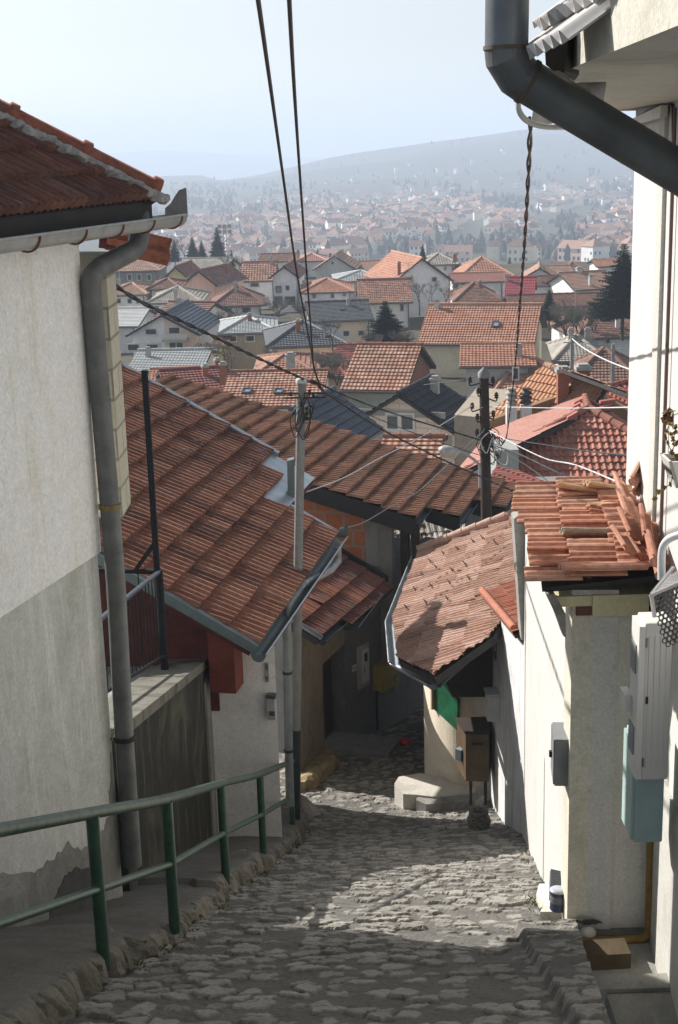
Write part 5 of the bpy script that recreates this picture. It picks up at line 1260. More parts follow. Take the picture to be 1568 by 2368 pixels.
# door in its recess
di = -mD * .35
mb = MB(); mb.prism([V((w1.x, w1.y, -12.25)) + di, V((w2.x, w2.y, -12.25)) + di, V((w2.x, w2.y, -10.0)) + di, V((w1.x, w1.y, -10.0)) + di], mD * .05); dr = mb.build('door', flat('door_brown', (.035, .024, .018), .5, 0, .3, 4), hD)
mb = MB(); mb.prism([V((w1.x, w1.y, -10.0)) , V((w2.x, w2.y, -10.0)), V((w2.x, w2.y, zD)), V((w1.x, w1.y, zD))], -mD * .3); mb.build('lintel', M_shade, hD)
mb = MB(); c = w1.lerp(w2, .25) + di + mD * .07; mb.box((c.x, c.y, -11.05), (.035, .02, 1.25)); mb.build('glazing_strip', flat('brass_strip', (.42, .30, .05), .35, .5, .2), dr)
mb = MB(); c = w1.lerp(w2, .12) + di + mD * .08; mb.tube([V((c.x, c.y, -10.75)), V((c.x, c.y, -10.55))], .015, 6); mb.build('handle', flat('handle_pale', (.5, .45, .35), .4, .4), dr)
# gable top boards above the alley wall
def onD2(x, y, off=0.0): return PP(x, y, w2 + m2 * off, m2)
RD = Matrix((d2, m2, V((0, 0, 1)))).transposed()
t = thing('meter_niche', 'white electricity meter cabinet with pale surround on the shaded alley wall', 'meter box', onD2(838, 1540))
a_, b_ = onD2(826, 1590, 0), onD2(851, 1490, 0); c = (a_ + b_) / 2; wd = math.hypot(b_.x - a_.x, b_.y - a_.y); hgt_ = P(838, 1490, c.y).z - P(838, 1588, c.y).z
mb = MB(); mb.box(c + m2 * .012, (wd, .024, hgt_), RD); mb.build('surround', plaster('niche_pale', (.36, .355, .34), (.22, .21, .2), .6, .3), t)
mb = MB(); mb.box(c + m2 * .035 + d2 * .05 - V((0, 0, .0)), (wd * .55, .03, hgt_ * .78), RD); mb.build('door', flat('meter_white', (.52, .52, .51), .5), t)
mb = MB(); mb.box(c + m2 * .053 + d2 * .06 + V((0, 0, hgt_ * .2)), (wd * .25, .006, hgt_ * .2), RD); mb.build('window', glass(), t)
mb = MB(); mb.box(c + m2 * .053 + d2 * .0 - V((0, 0, hgt_ * .08)), (wd * .1, .01, hgt_ * .14), RD); mb.build('lock', flat('lock_grey', (.2, .2, .2), .4), t)
t = thing('yellow_meter_box', 'yellow gas meter box on the shaded alley wall', 'meter box', onD2(882, 1555))
a_, b_ = onD2(863, 1590, 0), onD2(902, 1523, 0); c = (a_ + b_) / 2; wd = math.hypot(b_.x - a_.x, b_.y - a_.y); hg = P(882, 1526, c.y).z - P(882, 1583, c.y).z
mb = MB(); mb.box(c + m2 * .13, (wd, .26, hg), RD); mb.build('case', flat('yellow_box', (.34, .25, .03), .55, 0, .15, 5), t)
mb = MB(); mb.box(c + m2 * .268 , (wd * .9, .016, hg * .92), RD); mb.build('door', flat('yellow_box', (.34, .25, .03)), t)
mb = MB(); mb.box(c + m2 * .28 + d2 * wd * .2 - V((0, 0, .1)), (.12, .01, .13), RD); mb.build('window', glass(), t)
mb = MB(); q = c - d2 * wd * .42 + m2 * .05; mb.tube([q, V((q.x, q.y, -12.3))], .022, 6); mb.build('feed_pipe', M_dkwood, t)
t = thing('doorbell_plate', 'tiny pale plate beside the meter cabinet in the dark alley', 'plate', onD2(819, 1545))
mb = MB(); mb.box(onD2(819, 1545, .012), (.13, .02, .14), RD); mb.build('plate', flat('plate_pale', (.5, .47, .38), .5), t)
mb = MB(); mb.box(onD2(819, 1545, .026), (.05, .01, .05), RD); mb.build('button', flat('lock_grey', (.2, .2, .2)), t)
# doorstep and stones along that wall
t = thing('doorstep', 'grey concrete doorstep in front of the dark alley door', 'step', w1.lerp(w2, .5))
mb = MB(); c = w1.lerp(w2, .6) + mD * .45; mb.box((c.x, c.y, -12.22), (1.5, .9, .5), rot3(-.34)); mb.build('slab', flat('step_grey', (.2, .2, .205), .9, 0, .2, 6), t)
t = thing('stone_plinth', 'row of rough yellowish stones along the shaded wall foot', 'plinth', w0)
mb = MB(); rs_ = random.Random(6)
for i in range(9):
    p = w0.lerp(w1, i / 9.5 - .1) + mD * .22; mb.lathe(V((p.x, p.y, zl(p.y) - .1)), [(0, 0), (.16, .02), (.19, .14), (.17, .3), (.08, .36), (0, .37)], 7, 0, V((rs_.uniform(-.15, .15), rs_.uniform(-.15, .15), 1)).normalized(), False)
q0, q1 = w0 - dD * .5, w1; mb.prism([V((q0.x, q0.y, zl(q0.y) + .2)), V((q1.x, q1.y, zl(q1.y) + .25)), V((q1.x, q1.y, zl(q1.y) + .25)) + mD * .25, V((q0.x, q0.y, zl(q0.y) + .2)) + mD * .25], V((0, 0, -.5)))
mb.build('stones', flat('yellow_stone', (.25, .19, .10), .95, 0, .4, 6, .7), t)
t = thing('litter', 'small red plastic litter lying in the dark alley', 'litter', P(935, 1733, 26.8))
c = P(936, 1733, 26.8); c.z = max(c.z, zl(26.8) + .03); mb = MB(); mb.lathe(c, [(0, 0), (.14, .02), (.16, .08), (.1, .15), (0, .16)], 9, 0, V((.2, .1, 1)).normalized(), False); mb.build('bag', flat('red_plastic', (.5, .02, .025), .4, 0, .3, 12), t)
t = thing('spout_stone', 'grey stone at the foot of the concrete pole', 'stone', P(708, 1800, 22.5))
mb = MB(); c = P(707, 1812, 21.8); c.z = zl(21.8); mb.lathe(c, [(.26, -.2), (.2, .1), (.1, .3), (0, .42)], 8, 0, V((-.3, 0, 1)).normalized(), False); mb.build('stone', M_conc, t)

# ================================================================== poles, lamp, wires
M_pole = plaster('pole_concrete', (.26, .265, .255), (.14, .14, .13), .5, .6, .5)
YP = 20.3
t = thing('concrete_pole', 'slim grey concrete utility pole behind the brown roof, with a white three-eyed box', 'utility pole', P(684, 1860, YP))
base, mid_, top = P(684, 1872, YP), P(688, 1400, YP), P(697, 885, YP)
mb = MB(); mb.tube([base - V((0, 0, .3)), base.lerp(top, .2)], .066, 12); mb.build('sleeve', flat('sleeve_green', (.03, .045, .04), .5, .2, .3), t)
mb = MB(); mb.tube([base.lerp(top, .19), mid_, top], [.062, .07, .066], 14); mb.build('shaft', M_pole, t)
mb = MB(); mb.tube([top - V((0, 0, .0)), top + V((0, 0, .05)), top + V((0, 0, .07))], [.085, .085, .06], 14); mb.build('cap', flat('cap_pale', (.5, .5, .48), .8), t)
for py_ in (908, 918):
    c = P(696, py_, YP); mb = MB(); mb.bar(c - V((.25, .05, 0)), c + V((.36, -.03, -.01)), .02, .025); mb.build('cross_arm', M_dkwood, t)
for x_, y_ in ((672, 912), (716, 908), (725, 915)):
    mb = MB(); mb.lathe(P(x_, y_, YP), [(0, -.03), (.03, -.02), (.018, .01), (.03, .035), (0, .05)], 8); mb.build('insulator', flat('insulator_dark', (.03, .025, .022), .3), t)
cb = P(712, 955, YP - .03); mb = MB(); mb.box(cb, (.105, .08, .25)); o_ = mb.build('signal_box', flat('box_cream', (.62, .60, .54), .5), t)
for i in range(3):
    mb = MB(); c = cb + V((-.015, -.045, .075 - i * .075)); mb.tube([c, c + V((0, -.02, 0))], .028, 12); mb.build('eye', M_dkwood, o_)
rc = random.Random(5); mb = MB()
for i in range(6):
    a = P(696 + rc.uniform(-4, 24), 912, YP - .09); b = P(692 + rc.uniform(-16, 20), 1000 + rc.uniform(-30, 20), YP - .1); c = a.lerp(b, .5) + V((rc.uniform(-.2, .1), -.02, 0))
    mb.tube(smooth([a, c, b, b + V((.08, 0, .1)), a + V((.05, 0, -.15))], 6), .008, 5)
mb.build('loose_loops', flat('black_cable', (.012, .012, .013), .5), t)

YB = 28.3
t = thing('wooden_pole', 'dark tarred wooden utility pole rising behind the loose orange tiles', 'utility pole', P(1125, 1230, YB))
base, top = P(1126, 1260, YB), P(1119, 862, YB)
M_tar = flat('tarred_wood', (.032, .022, .016), .75, 0, .5, 6, .5)
mb = MB(); mb.tube([base - V((0, 0, 3)), base, top], [.125, .12, .098], 14); mb.build('shaft', M_tar, t)
mb = MB(); mb.tube([top - V((0, 0, .1)), top + V((0, 0, .01)), top + V((0, 0, .1)), top + V((0, 0, .12)), top + V((0, 0, .17))], [.125, .125, .03, .012, .012], 14); mb.build('cap', flat('cap_grey', (.20, .21, .20), .7), t)
M_ins = flat('insulator_dark', (.03, .025, .022), .3)
for x_, y_, s_ in ((1087, 880, -1), (1140, 880, 1), (1103, 1000, -1), (1148, 916, 1), (1106, 905, -1), (1141, 958, 1), (1104, 965, -1), (1092, 940, -1)):
    p = P(x_, y_, YB - .03); c = P(1121, y_, YB); q = smooth([c, (c + p) / 2 - V((0, 0, .07)), p - V((0, 0, .10)), p], 4)
    mb = MB(); mb.tube(q, .014, 6); br_ = mb.build('bracket', M_iron, t)
    mb = MB(); mb.lathe(p - V((0, 0, .05)), [(0, 0), (.05, .01), (.03, .04), (.055, .06), (.03, .09), (.045, .11), (0, .14)], 9); mb.build('insulator', M_ins, br_)
mb = MB(); rc = random.Random(9)
for i in range(16):
    a = P(1126 + rc.uniform(-4, 14), 1000 + rc.uniform(-15, 25), YB - .12); b = P(1140 + rc.uniform(-25, 40), 1050 + rc.uniform(-30, 25), YB - .13); 
    mb.tube(smooth([a, a.lerp(b, .5) + V((rc.uniform(-.2, .25), 0, rc.uniform(-.1, .1))), b, b + V((-.1, 0, .15)), a + V((.06, 0, -.1))], 6), .009, 5)
mb.build('cable_tangle', flat('black_cable', (.012, .012, .013)), t)
mb = MB(); a = P(1130, 1000, YB - .13); mb.tube(smooth([a, P(1112, 1020, YB - .15), P(1125, 1048, YB - .15), P(1140, 1012, YB - .15), P(1146, 1060, YB - .15), P(1170, 1075, YB - .15), P(1175, 1050, YB - .15)], 6), .013, 6); mb.build('white_cable_tangle', flat('white_cable', (.55, .56, .56), .5), t)
t = thing('street_lamp', 'grey oval street lamp head on a curved arm fixed to the tarred wooden pole', 'street lamp', P(1043, 1043, YB))
q = smooth([P(1109, 1128, YB - .13), P(1109, 1085, YB - .13), P(1104, 1070, YB - .13), P(1080, 1052, YB - .13), P(1062, 1045, YB - .13)], 6)
M_galv = flat('galv_arm', (.38, .40, .42), .45, .4, .2, 8)
mb = MB(); mb.tube(q, .028, 8); mb.build('arm', M_galv, t)
hx = P(1066, 1047, YB - .13); hl = P(1016, 1040, YB - .13); ax = (hl - hx).normalized(); mb = MB()
mb.tube([hx, hx + ax * .06, hx + ax * .14, hx + ax * .28, hx + ax * .40, hx + ax * .46, hx + ax * .475], [.035, .06, .10, .115, .10, .055, .01], 14)
sc_o = mb.build('head', flat('lamp_grey', (.42, .43, .43), .5, .1, .3, 14), t)
mb = MB(); c = hx + ax * .26 - V((0, 0, .075)); mb.tube([c - ax * .16, c - ax * .1, c + ax * .12, c + ax * .17], [.04, .075, .075, .03], 12); mb.build('bowl', flat('lamp_bowl', (.42, .42, .36), .25), t)

M_wire = flat('black_cable', (.012, .012, .013)); M_wwire = flat('white_cable', (.55, .56, .56))
def wire(label, pts, r, mat=None, n=8, twist=0.0, grp=None):
    q = smooth(pts, n); t_ = MB()
    if twist:
        q2, acc = [q[0]], 0.0
        for i in range(1, len(q)):
            d = (q[i] - q[i-1]).length; st_ = max(.03, q[i].y * .0035); k_ = max(1, int(d / st_))
            q2 += [q[i-1].lerp(q[i], (m_ + 1) / k_) for m_ in range(k_)]
        q = q2
    if twist:
        for ph in (0, math.pi):
            L_, out = 0, []
            for i, p in enumerate(q):
                if i: L_ += (p - q[i-1]).length
                d = (q[min(i+1, len(q)-1)] - q[max(i-1, 0)]).normalized(); u = d.orthogonal().normalized(); v_ = d.cross(u)
                u = V((1, 0, 0)) - d * d.x; u.normalize(); v_ = d.cross(u)
                out.append(p + (u * math.cos(L_ * twist + ph) + v_ * math.sin(L_ * twist + ph)) * r * .8)
            t_.tube(out, r * .8, 6)
    else: t_.tube(q, r, 6)
    return t_.build('overhead_cable', mat or M_wire, None, 'w', label, 'cable', grp)
wire('left of the two thick black cables dropping from the sky to the concrete pole', [P(572, -160, 5.2), P(597, 0, 6.0), P(627, 210, 8), P(655, 410, 10.8), P(688, 640, 15), P(720, 810, 19.4), P(727, 855, 20.0), P(745, 905, 20.6), P(752, 910, 21)], .0115)
wire('right of the two thick black cables dropping from the sky to the concrete pole', [P(664, -160, 5.2), P(669, 0, 6.0), P(682, 230, 8.2), P(696, 440, 11.5), P(710, 640, 15.4), P(722, 800, 19.2), P(726, 845, 20.0), P(740, 890, 20.4), P(756, 912, 21)], .0115)
wire('thick black cable sloping from the left house wall to the concrete pole', [P(243, 646, 12.0), P(330, 700, 13.2), P(450, 757, 15), P(590, 825, 17.6), P(700, 876, 20.2), P(733, 888, 21)], .015, None, 10, 6)
wire('uppermost black cable between the concrete pole and the wooden pole', [P(720, 878, 20.6), P(806, 918, 22.6), P(910, 956, 24.6), P(1020, 990, 26.8), P(1112, 1018, 28.2)], .013, None, 10, 25)
wire('double black cable running below the lamp from the concrete pole to the loose tile roof', [P(735, 892, 20.6), P(770, 920, 21.2), P(878, 990, 23.2), P(1003, 1053, 25.6), P(1119, 1106, 27.4), P(1200, 1142, 28.5), P(1290, 1186, 30)], .014, None, 10, 25)
wire('thin black wire just under the uppermost black cable', [P(770, 915, 21), P(860, 962, 23), P(960, 1002, 25), P(1070, 1040, 27.2), P(1118, 1055, 28.1)], .008)
wire('pale service wire rising from the brown roof verge to the wooden pole insulator', [P(702, 1140, 24.8), P(793, 1106, 25.4), P(870, 1064, 26), P(962, 1017, 26.8), P(1036, 973, 27.5), P(1092, 938, 28.2)], .011, M_wwire)
wire('grey twisted cord sagging from the raw block wall up to the wooden pole', [P(787, 1222, 25.2), P(837, 1210, 25.4), P(903, 1172, 25.9), P(965, 1138, 26.4), P(1030, 1080, 27.2), P(1080, 1033, 27.9), P(1116, 1000, 28.2)], .010, flat('grey_cable', (.2, .21, .22), .5), 10, 40)
wire('twisted black cable hanging from the right house slab down to the wooden pole', [P(1229, 272, 6.3), P(1226, 300, 6.6), P(1222, 400, 8), P(1213, 560, 11), P(1201, 720, 16), P(1190, 860, 22), P(1178, 960, 26.4), P(1171, 1010, 27.6), P(1160, 1030, 28)], .0095, None, 12, 4.5)
wire('white wire running level from the wooden pole to the tall white wall', [P(1113, 943, 28.1), P(1140, 941, 28), P(1300, 944, 22), P(1456, 942, 13.5), P(1475, 941, 12.4)], .0075, M_wwire)
wire('white twisted cable sagging from the wooden pole over the hip roof', [P(1132, 996, 28), P(1180, 1022, 26), P(1260, 1060, 22.4), P(1330, 1075, 19.4), P(1425, 1113, 15.4)], .0085, M_wwire, 10, 40)
wire('heavy black cable bundle sagging from the wooden pole behind the pale flat tile', [P(1140, 1030, 28), P(1200, 1050, 26), P(1280, 1088, 23), P(1330, 1108, 21), P(1400, 1150, 18)], .014, None, 10, 25)
wire('second black cable beside the heavy bundle behind the pale flat tile', [P(1145, 1035, 28), P(1215, 1075, 25.6), P(1290, 1130, 23), P(1330, 1165, 21.5)], .010)
wire('thin black pair running from the wooden pole across the hip roof to the tall wall', [P(1140, 1010, 28), P(1230, 1024, 25), P(1350, 1042, 20), P(1460, 1054, 13.6)], .008, None, 10, 30)
wire('thin black wire across the beige wall behind the wooden pole', [P(980, 890, 58), P(1060, 880, 56), P(1110, 868, 54)], .015)
# ================================================================== the town across the hollow
TER = [(24, -15.5), (32, -15.5), (45, -16), (60, -16.8), (80, -17.2), (110, -17.8), (150, -18.9), (200, -19.6), (245, -20.6), (300, -28), (420, -40), (640, -52), (900, -57), (1200, -57), (1600, -49), (2000, -34)]
RIDGE = [(-400, 470), (100, 440), (360, 424), (440, 408), (500, 399), (545, 409), (640, 395), (740, 376), (830, 358), (900, 345), (1000, 326), (1100, 313), (1200, 296), (1260, 291), (1340, 300), (1460, 318), (1700, 350), (2100, 380)]
YRG = 2700.0
def far_z(x, Y):
    """height of the opposite hillside"""
    px_ = CX + F * (x / Y) / 1.034
    zr = P(px_, interp(RIDGE, px_), YRG).z
    if Y <= 1200: return interp(TER, Y)
    t_ = min(1.0, (Y - 1200) / (YRG - 1200)); base = -57
    return base + (zr - base) * (t_ ** 1.75)
ysT = np.concatenate([np.linspace(24, 300, 60), np.linspace(310, 1200, 50), np.linspace(1230, YRG, 70), np.linspace(YRG + 100, YRG + 900, 8)])
nxT = 120; XX, YY, ZZ = [], [], []
for y in ysT:
    hw = y * .36 + 30
    xs_ = np.linspace(-hw, hw, nxT); XX.append(xs_); YY.append(np.full(nxT, y))
    if y <= YRG: ZZ.append([far_z(x, y) for x in xs_])
    else: ZZ.append([far_z(x * YRG / y, YRG) - (y - YRG) * .25 for x in xs_])
XX, YY, ZZ = np.array(XX), np.array(YY), np.array(ZZ)
ZZ = ZZ + np.where(YY > 1300, 1, 0) * (vnoise(XX, YY, 190, 3) - .5) * 22 * np.clip((YY - 1300) / 800, 0, 1) + (vnoise(XX, YY, 14, 4) - .5) * .8
def hillmat():
    m, t, b = _nm('hillside')
    oc = _coord(t); n1 = _noise(t, oc, .006, 8, .68, .4); n2 = _noise(t, oc, .05, 6, .7); n3 = _noise(t, oc, .5, 5, .7)
    c = _ramp(t, n1, [(.36, (.035, .042, .03)), (.48, (.075, .068, .05)), (.58, (.11, .10, .065)), (.70, (.14, .15, .07))])
    c = _mix(t, .55, c, _ramp(t, n2, [(.35, (.03, .034, .028)), (.65, (.12, .10, .075))]))
    c = _mix(t, .3, c, _ramp(t, n3, [(.35, (.03, .03, .022)), (.65, (.13, .12, .07))]))
    t.links.new(c, b.inputs['Base Color']); b.inputs['Roughness'].default_value = .95; b.inputs['Specular IOR Level'].default_value = .1
    return m
M_hill = hillmat()
grid_obj('hillside', XX, YY, ZZ, M_hill, kind='structure')
# paler second range far away on the left
rx = np.linspace(-2600, 1200, 60); RZ = []
prof2 = [(-300, 380), (100, 366), (330, 352), (420, 346), (520, 352), (640, 360), (800, 366), (1200, 380), (2000, 400)]
Xb, Yb_, Zb = [], [], []
for j, yy in enumerate((5200, 5600, 6000, 6600)):
    row = []
    for x in rx * 1.0:
        px_ = CX + F * (x / 6000) / 1.034; zc = P(px_, interp(prof2, px_), 6000).z
        row.append(zc * (1, 1, 1, .6)[j] - (220, 90, 0, 160)[j])
    Xb.append(rx * yy / 6000); Yb_.append(np.full(60, float(yy))); Zb.append(row)
grid_obj('far_hills', np.array(Xb), np.array(Yb_), np.array(Zb), M_hill, kind='structure')

WALL = dict(white=(.84, .83, .80), cream=(.84, .77, .60), salmon=(.68, .43, .33), pink=(.76, .58, .49), grey=(.55, .55, .54), dgrey=(.24, .24, .24), yellow=(.64, .56, .22), beige=(.84, .77, .58), brown=(.38, .32, .25), bwhite=(.80, .82, .84), green=(.36, .38, .33), peach=(.80, .66, .52))
def wallm(k): return plaster('town_' + k, WALL[k], tuple(c * .6 for c in WALL[k]), .5, .35, .3, .5)
ROOF = dict(
 orange=([(.41, .19, .12), (.45, .22, .145), (.36, .155, .095), (.47, .26, .18), (.39,.18,.115)], (.22, .11, .07), .35),
 mottled=([(.38, .19, .125), (.43, .24, .165), (.34, .15, .095), (.28, .13, .09), (.45, .28, .2)], (.16, .10, .07), .6),
 red=([(.33, .115, .08), (.37, .135, .095), (.29, .095, .065)], (.14, .05, .04), .4),
 darkred=([(.21, .06, .042), (.25, .075, .052), (.18, .052, .04)], (.07, .035, .03), .5),
 brown=([(.25, .13, .09), (.29, .16, .115), (.21, .105, .075), (.17, .085, .062)], (.11, .07, .05), .6),
 clay=([(.40, .24, .17), (.44, .28, .20), (.36, .20, .14)], (.2, .14, .1), .6),
 grey=([(.33, .30, .255), (.38, .35, .30), (.28, .25, .21), (.42, .39, .34)], (.12, .11, .09), .6),
 white=([(.62, .62, .61), (.58, .58, .57)], (.4, .4, .38), .3),
 lgrey=([(.40, .42, .42), (.44, .46, .46), (.36, .38, .38)], (.24, .25, .24), .5),
 slate=([(.085, .095, .105), (.10, .11, .12), (.075, .085, .095)], (.05, .055, .06), .3),
 bluemetal=([(.055, .075, .11), (.06, .08, .115), (.05, .07, .10)], (.04, .05, .07), .3),
 blackblue=([(.022, .027, .038), (.026, .031, .042)], (.035, .035, .04), .4),
 pinkmetal=([(.44, .215, .165), (.46, .23, .18), (.42, .20, .155)], (.36, .16, .12), .3),
 magenta=([(.33, .05, .065), (.36, .06, .075)], (.2, .05, .05), .3))
def roofm(k, Y):
    c, d, a = ROOF[k]; big = Y > 170
    return tilemat('roof_%s%s' % (k, '_far' if big else ''), c, .23 if not big else .34, .36 if not big else .5, d, a, .032 if not big else .05, .55 if k in ('white', 'bluemetal', 'slate', 'pinkmetal', 'magenta', 'lgrey') else .85)
M_white = flat('frame_white', (.6, .6, .58), .5, 0, .05); M_brownf = flat('frame_brown', (.07, .045, .03), .6)
M_chb = brickmat('chimney_brick', (.30, .09, .05), (.34, .11, .06), (.2, .17, .14), .25, .08, .01)
M_chg = plaster('chimney_grey', (.36, .355, .34), (.2, .19, .18), .5, .4)
M_chw = plaster('chimney_white', (.58, .57, .56), (.4, .38, .35), .4, .4)
def pip(p, poly):
    return all(h[0][0]*p[0] + h[0][1]*p[1] - h[1] <= 0.02 for h in halfplanes(poly))

def house(label, x0, x1, ye, yr, yb, Y, roof='gx', yaw=0.0, depth=8.0, wall='white', tile='orange', wins=(), chim=(), oh=.45, sky=(), name='house', cat='house', hipin=1.0, sub=None, frame=None, gable=None, split=None):
    yaw = math.radians(yaw)
    C = P((x0 + x1)/2, ye, Y); k = adep(C) / F; W = (x1 - x0) * k / math.cos(yaw)
    M = Matrix.Translation(C) @ Matrix.Rotation(yaw, 4, 'Z'); Mi = M.inverted()
    t = thing(name, label, cat, C, yaw, 'houses of the old quarter across the hollow')
    wy = roof != 'gx'
    xm = (x0 + x1)/2
    if roof == 'gy': rise = P(xm, yr, Y).z - C.z
    else: rise = ray(xm, yr).z * (Y + depth/2 * math.cos(yaw)) - C.z
    half = (W/2 if roof == 'gy' else depth/2)
    rise = min(max(rise, .18 * half), 1.1 * half)
    zb = P(xm, yb, Y).z - C.z - 4
    hw = W/2; rm = roofm(tile, Y); rl = .36 if Y <= 170 else .5; stp = .05 if Y <= 170 else .06
    fr = []
    if roof == 'gx':
        fr = [(Frame((-hw, 0, 0), (1, 0, 0), (0, depth/2, rise)), None), (Frame((hw, depth, 0), (-1, 0, 0), (0, -depth/2, rise)), None)]
        Ls = math.hypot(depth/2, rise); pl = [(0, 0), (W, 0), (W, Ls), (0, Ls)]; fr = [(f, pl) for f, _ in fr]
        rid = [((-hw, depth/2, rise), (hw, depth/2, rise))]
    elif roof == 'gy':
        Ls = math.hypot(W/2, rise); pl = [(0, 0), (depth, 0), (depth, Ls), (0, Ls)]
        fr = [(Frame((-hw, depth, 0), (0, -1, 0), (W/2, 0, rise)), pl), (Frame((hw, 0, 0), (0, 1, 0), (-W/2, 0, rise)), pl)]
        rid = [((0, 0, rise), (0, depth, rise))]
    else:
        hi = min(depth/2 * hipin, W/2 - .02); Ls = math.hypot(depth/2, rise); Lh = math.hypot(hi, rise)
        pf = [(0, 0), (W, 0), (W - hi, Ls), (hi, Ls)]; ph = [(0, 0), (depth, 0), (depth/2, Lh)]
        fr = [(Frame((-hw, 0, 0), (1, 0, 0), (0, depth/2, rise)), pf), (Frame((hw, depth, 0), (-1, 0, 0), (0, -depth/2, rise)), pf), (Frame((-hw, depth, 0), (0, -1, 0), (hi, 0, rise)), ph), (Frame((hw, 0, 0), (0, 1, 0), (-hi, 0, rise)), ph)]
        a_, b_ = (-hw + hi, depth/2, rise), (hw - hi, depth/2, rise)
        rid = [(a_, b_), ((-hw, 0, 0), a_), ((hw, 0, 0), b_), ((-hw, depth, 0), a_), ((hw, depth, 0), b_)]
        rid = [r_ for r_ in rid if (V(r_[0]) - V(r_[1])).length > .3]
    for i, (f, p) in enumerate(fr):
        mb = MB()
        if i == 0 or Y < 120 or roof != 'gx': rows_flat(mb, f, p, rl, stp, 0, (random.uniform(0, 50), random.uniform(0, 50)))
        else: mb.poly([f.ptp(q, .02) for q in p], 0, p)
        fr0 = mb
        deck(mb, f, p, .13, -.02, 1); fr0.build('roof', [rm, M_dkwood], t, 'l')
    mb = MB()
    for a_, b_ in rid: ridge_caps(mb, V(a_) + V((0, 0, .03)), V(b_) + V((0, 0, .03)), .12 if Y < 90 else .15, .45 if Y < 90 else .8)
    mb.build('ridge_tiles', rm, t, 'l')
    # walls
    ww = hw - oh; y0 = oh * (1 if roof != 'gx' else 1); y1 = depth - oh; mb = MB(); ztop = -.1
    if roof == 'gy':
        ztw = rise * oh / hw - .1
        mb.prism([V((-ww, y0, zb)), V((ww, y0, zb)), V((ww, y0, ztw)), V((0, y0, rise - .14)), V((-ww, y0, ztw))], V((0, y1 - y0, 0)))
    elif roof == 'gx':
        ztw = rise * oh / (depth/2) - .1
        mb.prism([V((-ww, y0, zb)), V((-ww, y1, zb)), V((-ww, y1, ztw)), V((-ww, depth/2, rise - .14)), V((-ww, y0, ztw))], V((2*ww, 0, 0)))
    else: mb.prism([V((-ww, y0, zb)), V((ww, y0, zb)), V((ww, y1, zb)), V((-ww, y1, zb))], V((0, 0, .05 - zb)))
    if isinstance(wall, str): wall = wallm(wall)
    wo = mb.build('wall', wall, t, 'l')
    if split:   # a differently coloured half of the front
        px_, kk = split; q = Mi @ PP(px_, (ye+yb)/2, M @ V((0, y0, 0)), (M.to_3x3() @ V((0, 1, 0)))); mb = MB()
        xs_ = max(min(q.x, ww), -ww); zt_ = lambda x: (rise * (1 - abs(x) / hw) - .16) if roof == 'gy' else -.05
        ps = [V((xs_, y0, zb)), V((ww, y0, zb)), V((ww, y0, zt_(ww)))] + ([V((0, y0, zt_(0)))] if xs_ < 0 and roof == 'gy' else []) + [V((xs_, y0, zt_(xs_)))]
        mb.prism([p - V((0, .03, 0)) for p in ps], V((0, .02, 0))); mb.build('wall_panel', wallm(kk), t, 'l')
    if gable is not None:
        mb = MB(); n_ = M_dkwood
        L_ = depth - 2*oh; ps = [V((ww + .012, y0, zb)), V((ww + .012, y1, zb)), V((ww + .012, y1, ztw)), V((ww + .012, depth/2, rise - .14)), V((ww + .012, y0, ztw))] if gable[1] == 'R' else ([V((-ww, y0 - .012, zb)), V((ww, y0 - .012, zb)), V((ww, y0 - .012, ztw)), V((0, y0 - .012, rise - .14)), V((-ww, y0 - .012, ztw))])
        c_ = 'y' if gable[1] == 'R' else 'x'
        mb.add(ps, [(0, 1, 2, 3, 4)], 0, False, [[((p.y if c_ == 'y' else p.x) + 10, p.z + 30) for p in ps]]); mb.build('gable_wall', gable[0], t, 'l')
    if Y < 200:
        mb = MB(); g_ = .07 if Y < 100 else .09
        if roof == 'gy':
            for sx in (-1, 1): mb.tube([V((sx * (hw + .03), 0, -.06)), V((sx * (hw + .03), depth, -.06))], g_, 6)
        else: mb.tube([V((-hw, -.05, -.08)), V((hw, -.05, -.08))], g_, 6); mb.tube([V((ww * .97, -.05, -.1)), V((ww * .97, y0 - .08, -.5)), V((ww * .97, y0 - .08, zb))], g_ * .7, 6)
        mb.build('gutter', flat('town_gutter', (.11, .11, .11), .5, .2, .3), t, 'l')
        if Y > 100 and random.random() < .35:
            mb = MB(); ax_ = random.uniform(-.5, .5) * W * (roof != 'gy'); ay_ = depth/2 if roof != 'gy' else depth * .3; h_ = random.uniform(1.6, 2.8)
            mb.tube([V((ax_, ay_, rise - .3)), V((ax_, ay_, rise + h_))], .03, 5)
            for q_ in range(4): mb.bar(V((ax_ - .5 + .06 * q_, ay_ - .1 * q_, rise + h_ - .16 * q_)), V((ax_ + .5 - .06 * q_, ay_ + .1 * q_, rise + h_ - .16 * q_)), .025, .025)
            mb.build('aerial', M_galv, t, 'l')
    # windows on the front wall
    fn = M.to_3x3() @ V((0, 1, 0)); fo = M @ V((0, y0, 0))
    for wn in wins:
        a_, b_ = Mi @ PP(wn[0], wn[3], fo, fn), Mi @ PP(wn[1], wn[2], fo, fn)
        if a_.x > b_.x: a_, b_ = b_, a_
        xa, xb, za, zb2 = a_.x, b_.x, min(a_.z, b_.z), max(a_.z, b_.z)
        mb = MB(); fw = .09; d_ = .07; yy = y0 - d_/2 - .03
        mb.box(((xa+xb)/2, yy, za), (xb-xa+fw, d_, fw)); mb.box(((xa+xb)/2, yy, zb2), (xb-xa+fw, d_, fw))
        nm = max(1, round((xb - xa) / .75))
        for i in range(nm + 1): mb.box((xa + (xb-xa)*i/nm, yy, (za+zb2)/2), (fw * (1 if i in (0, nm) else .7), d_ * .98, zb2-za-fw))
        fo_ = mb.build('window', frame or M_white, t, 'l')
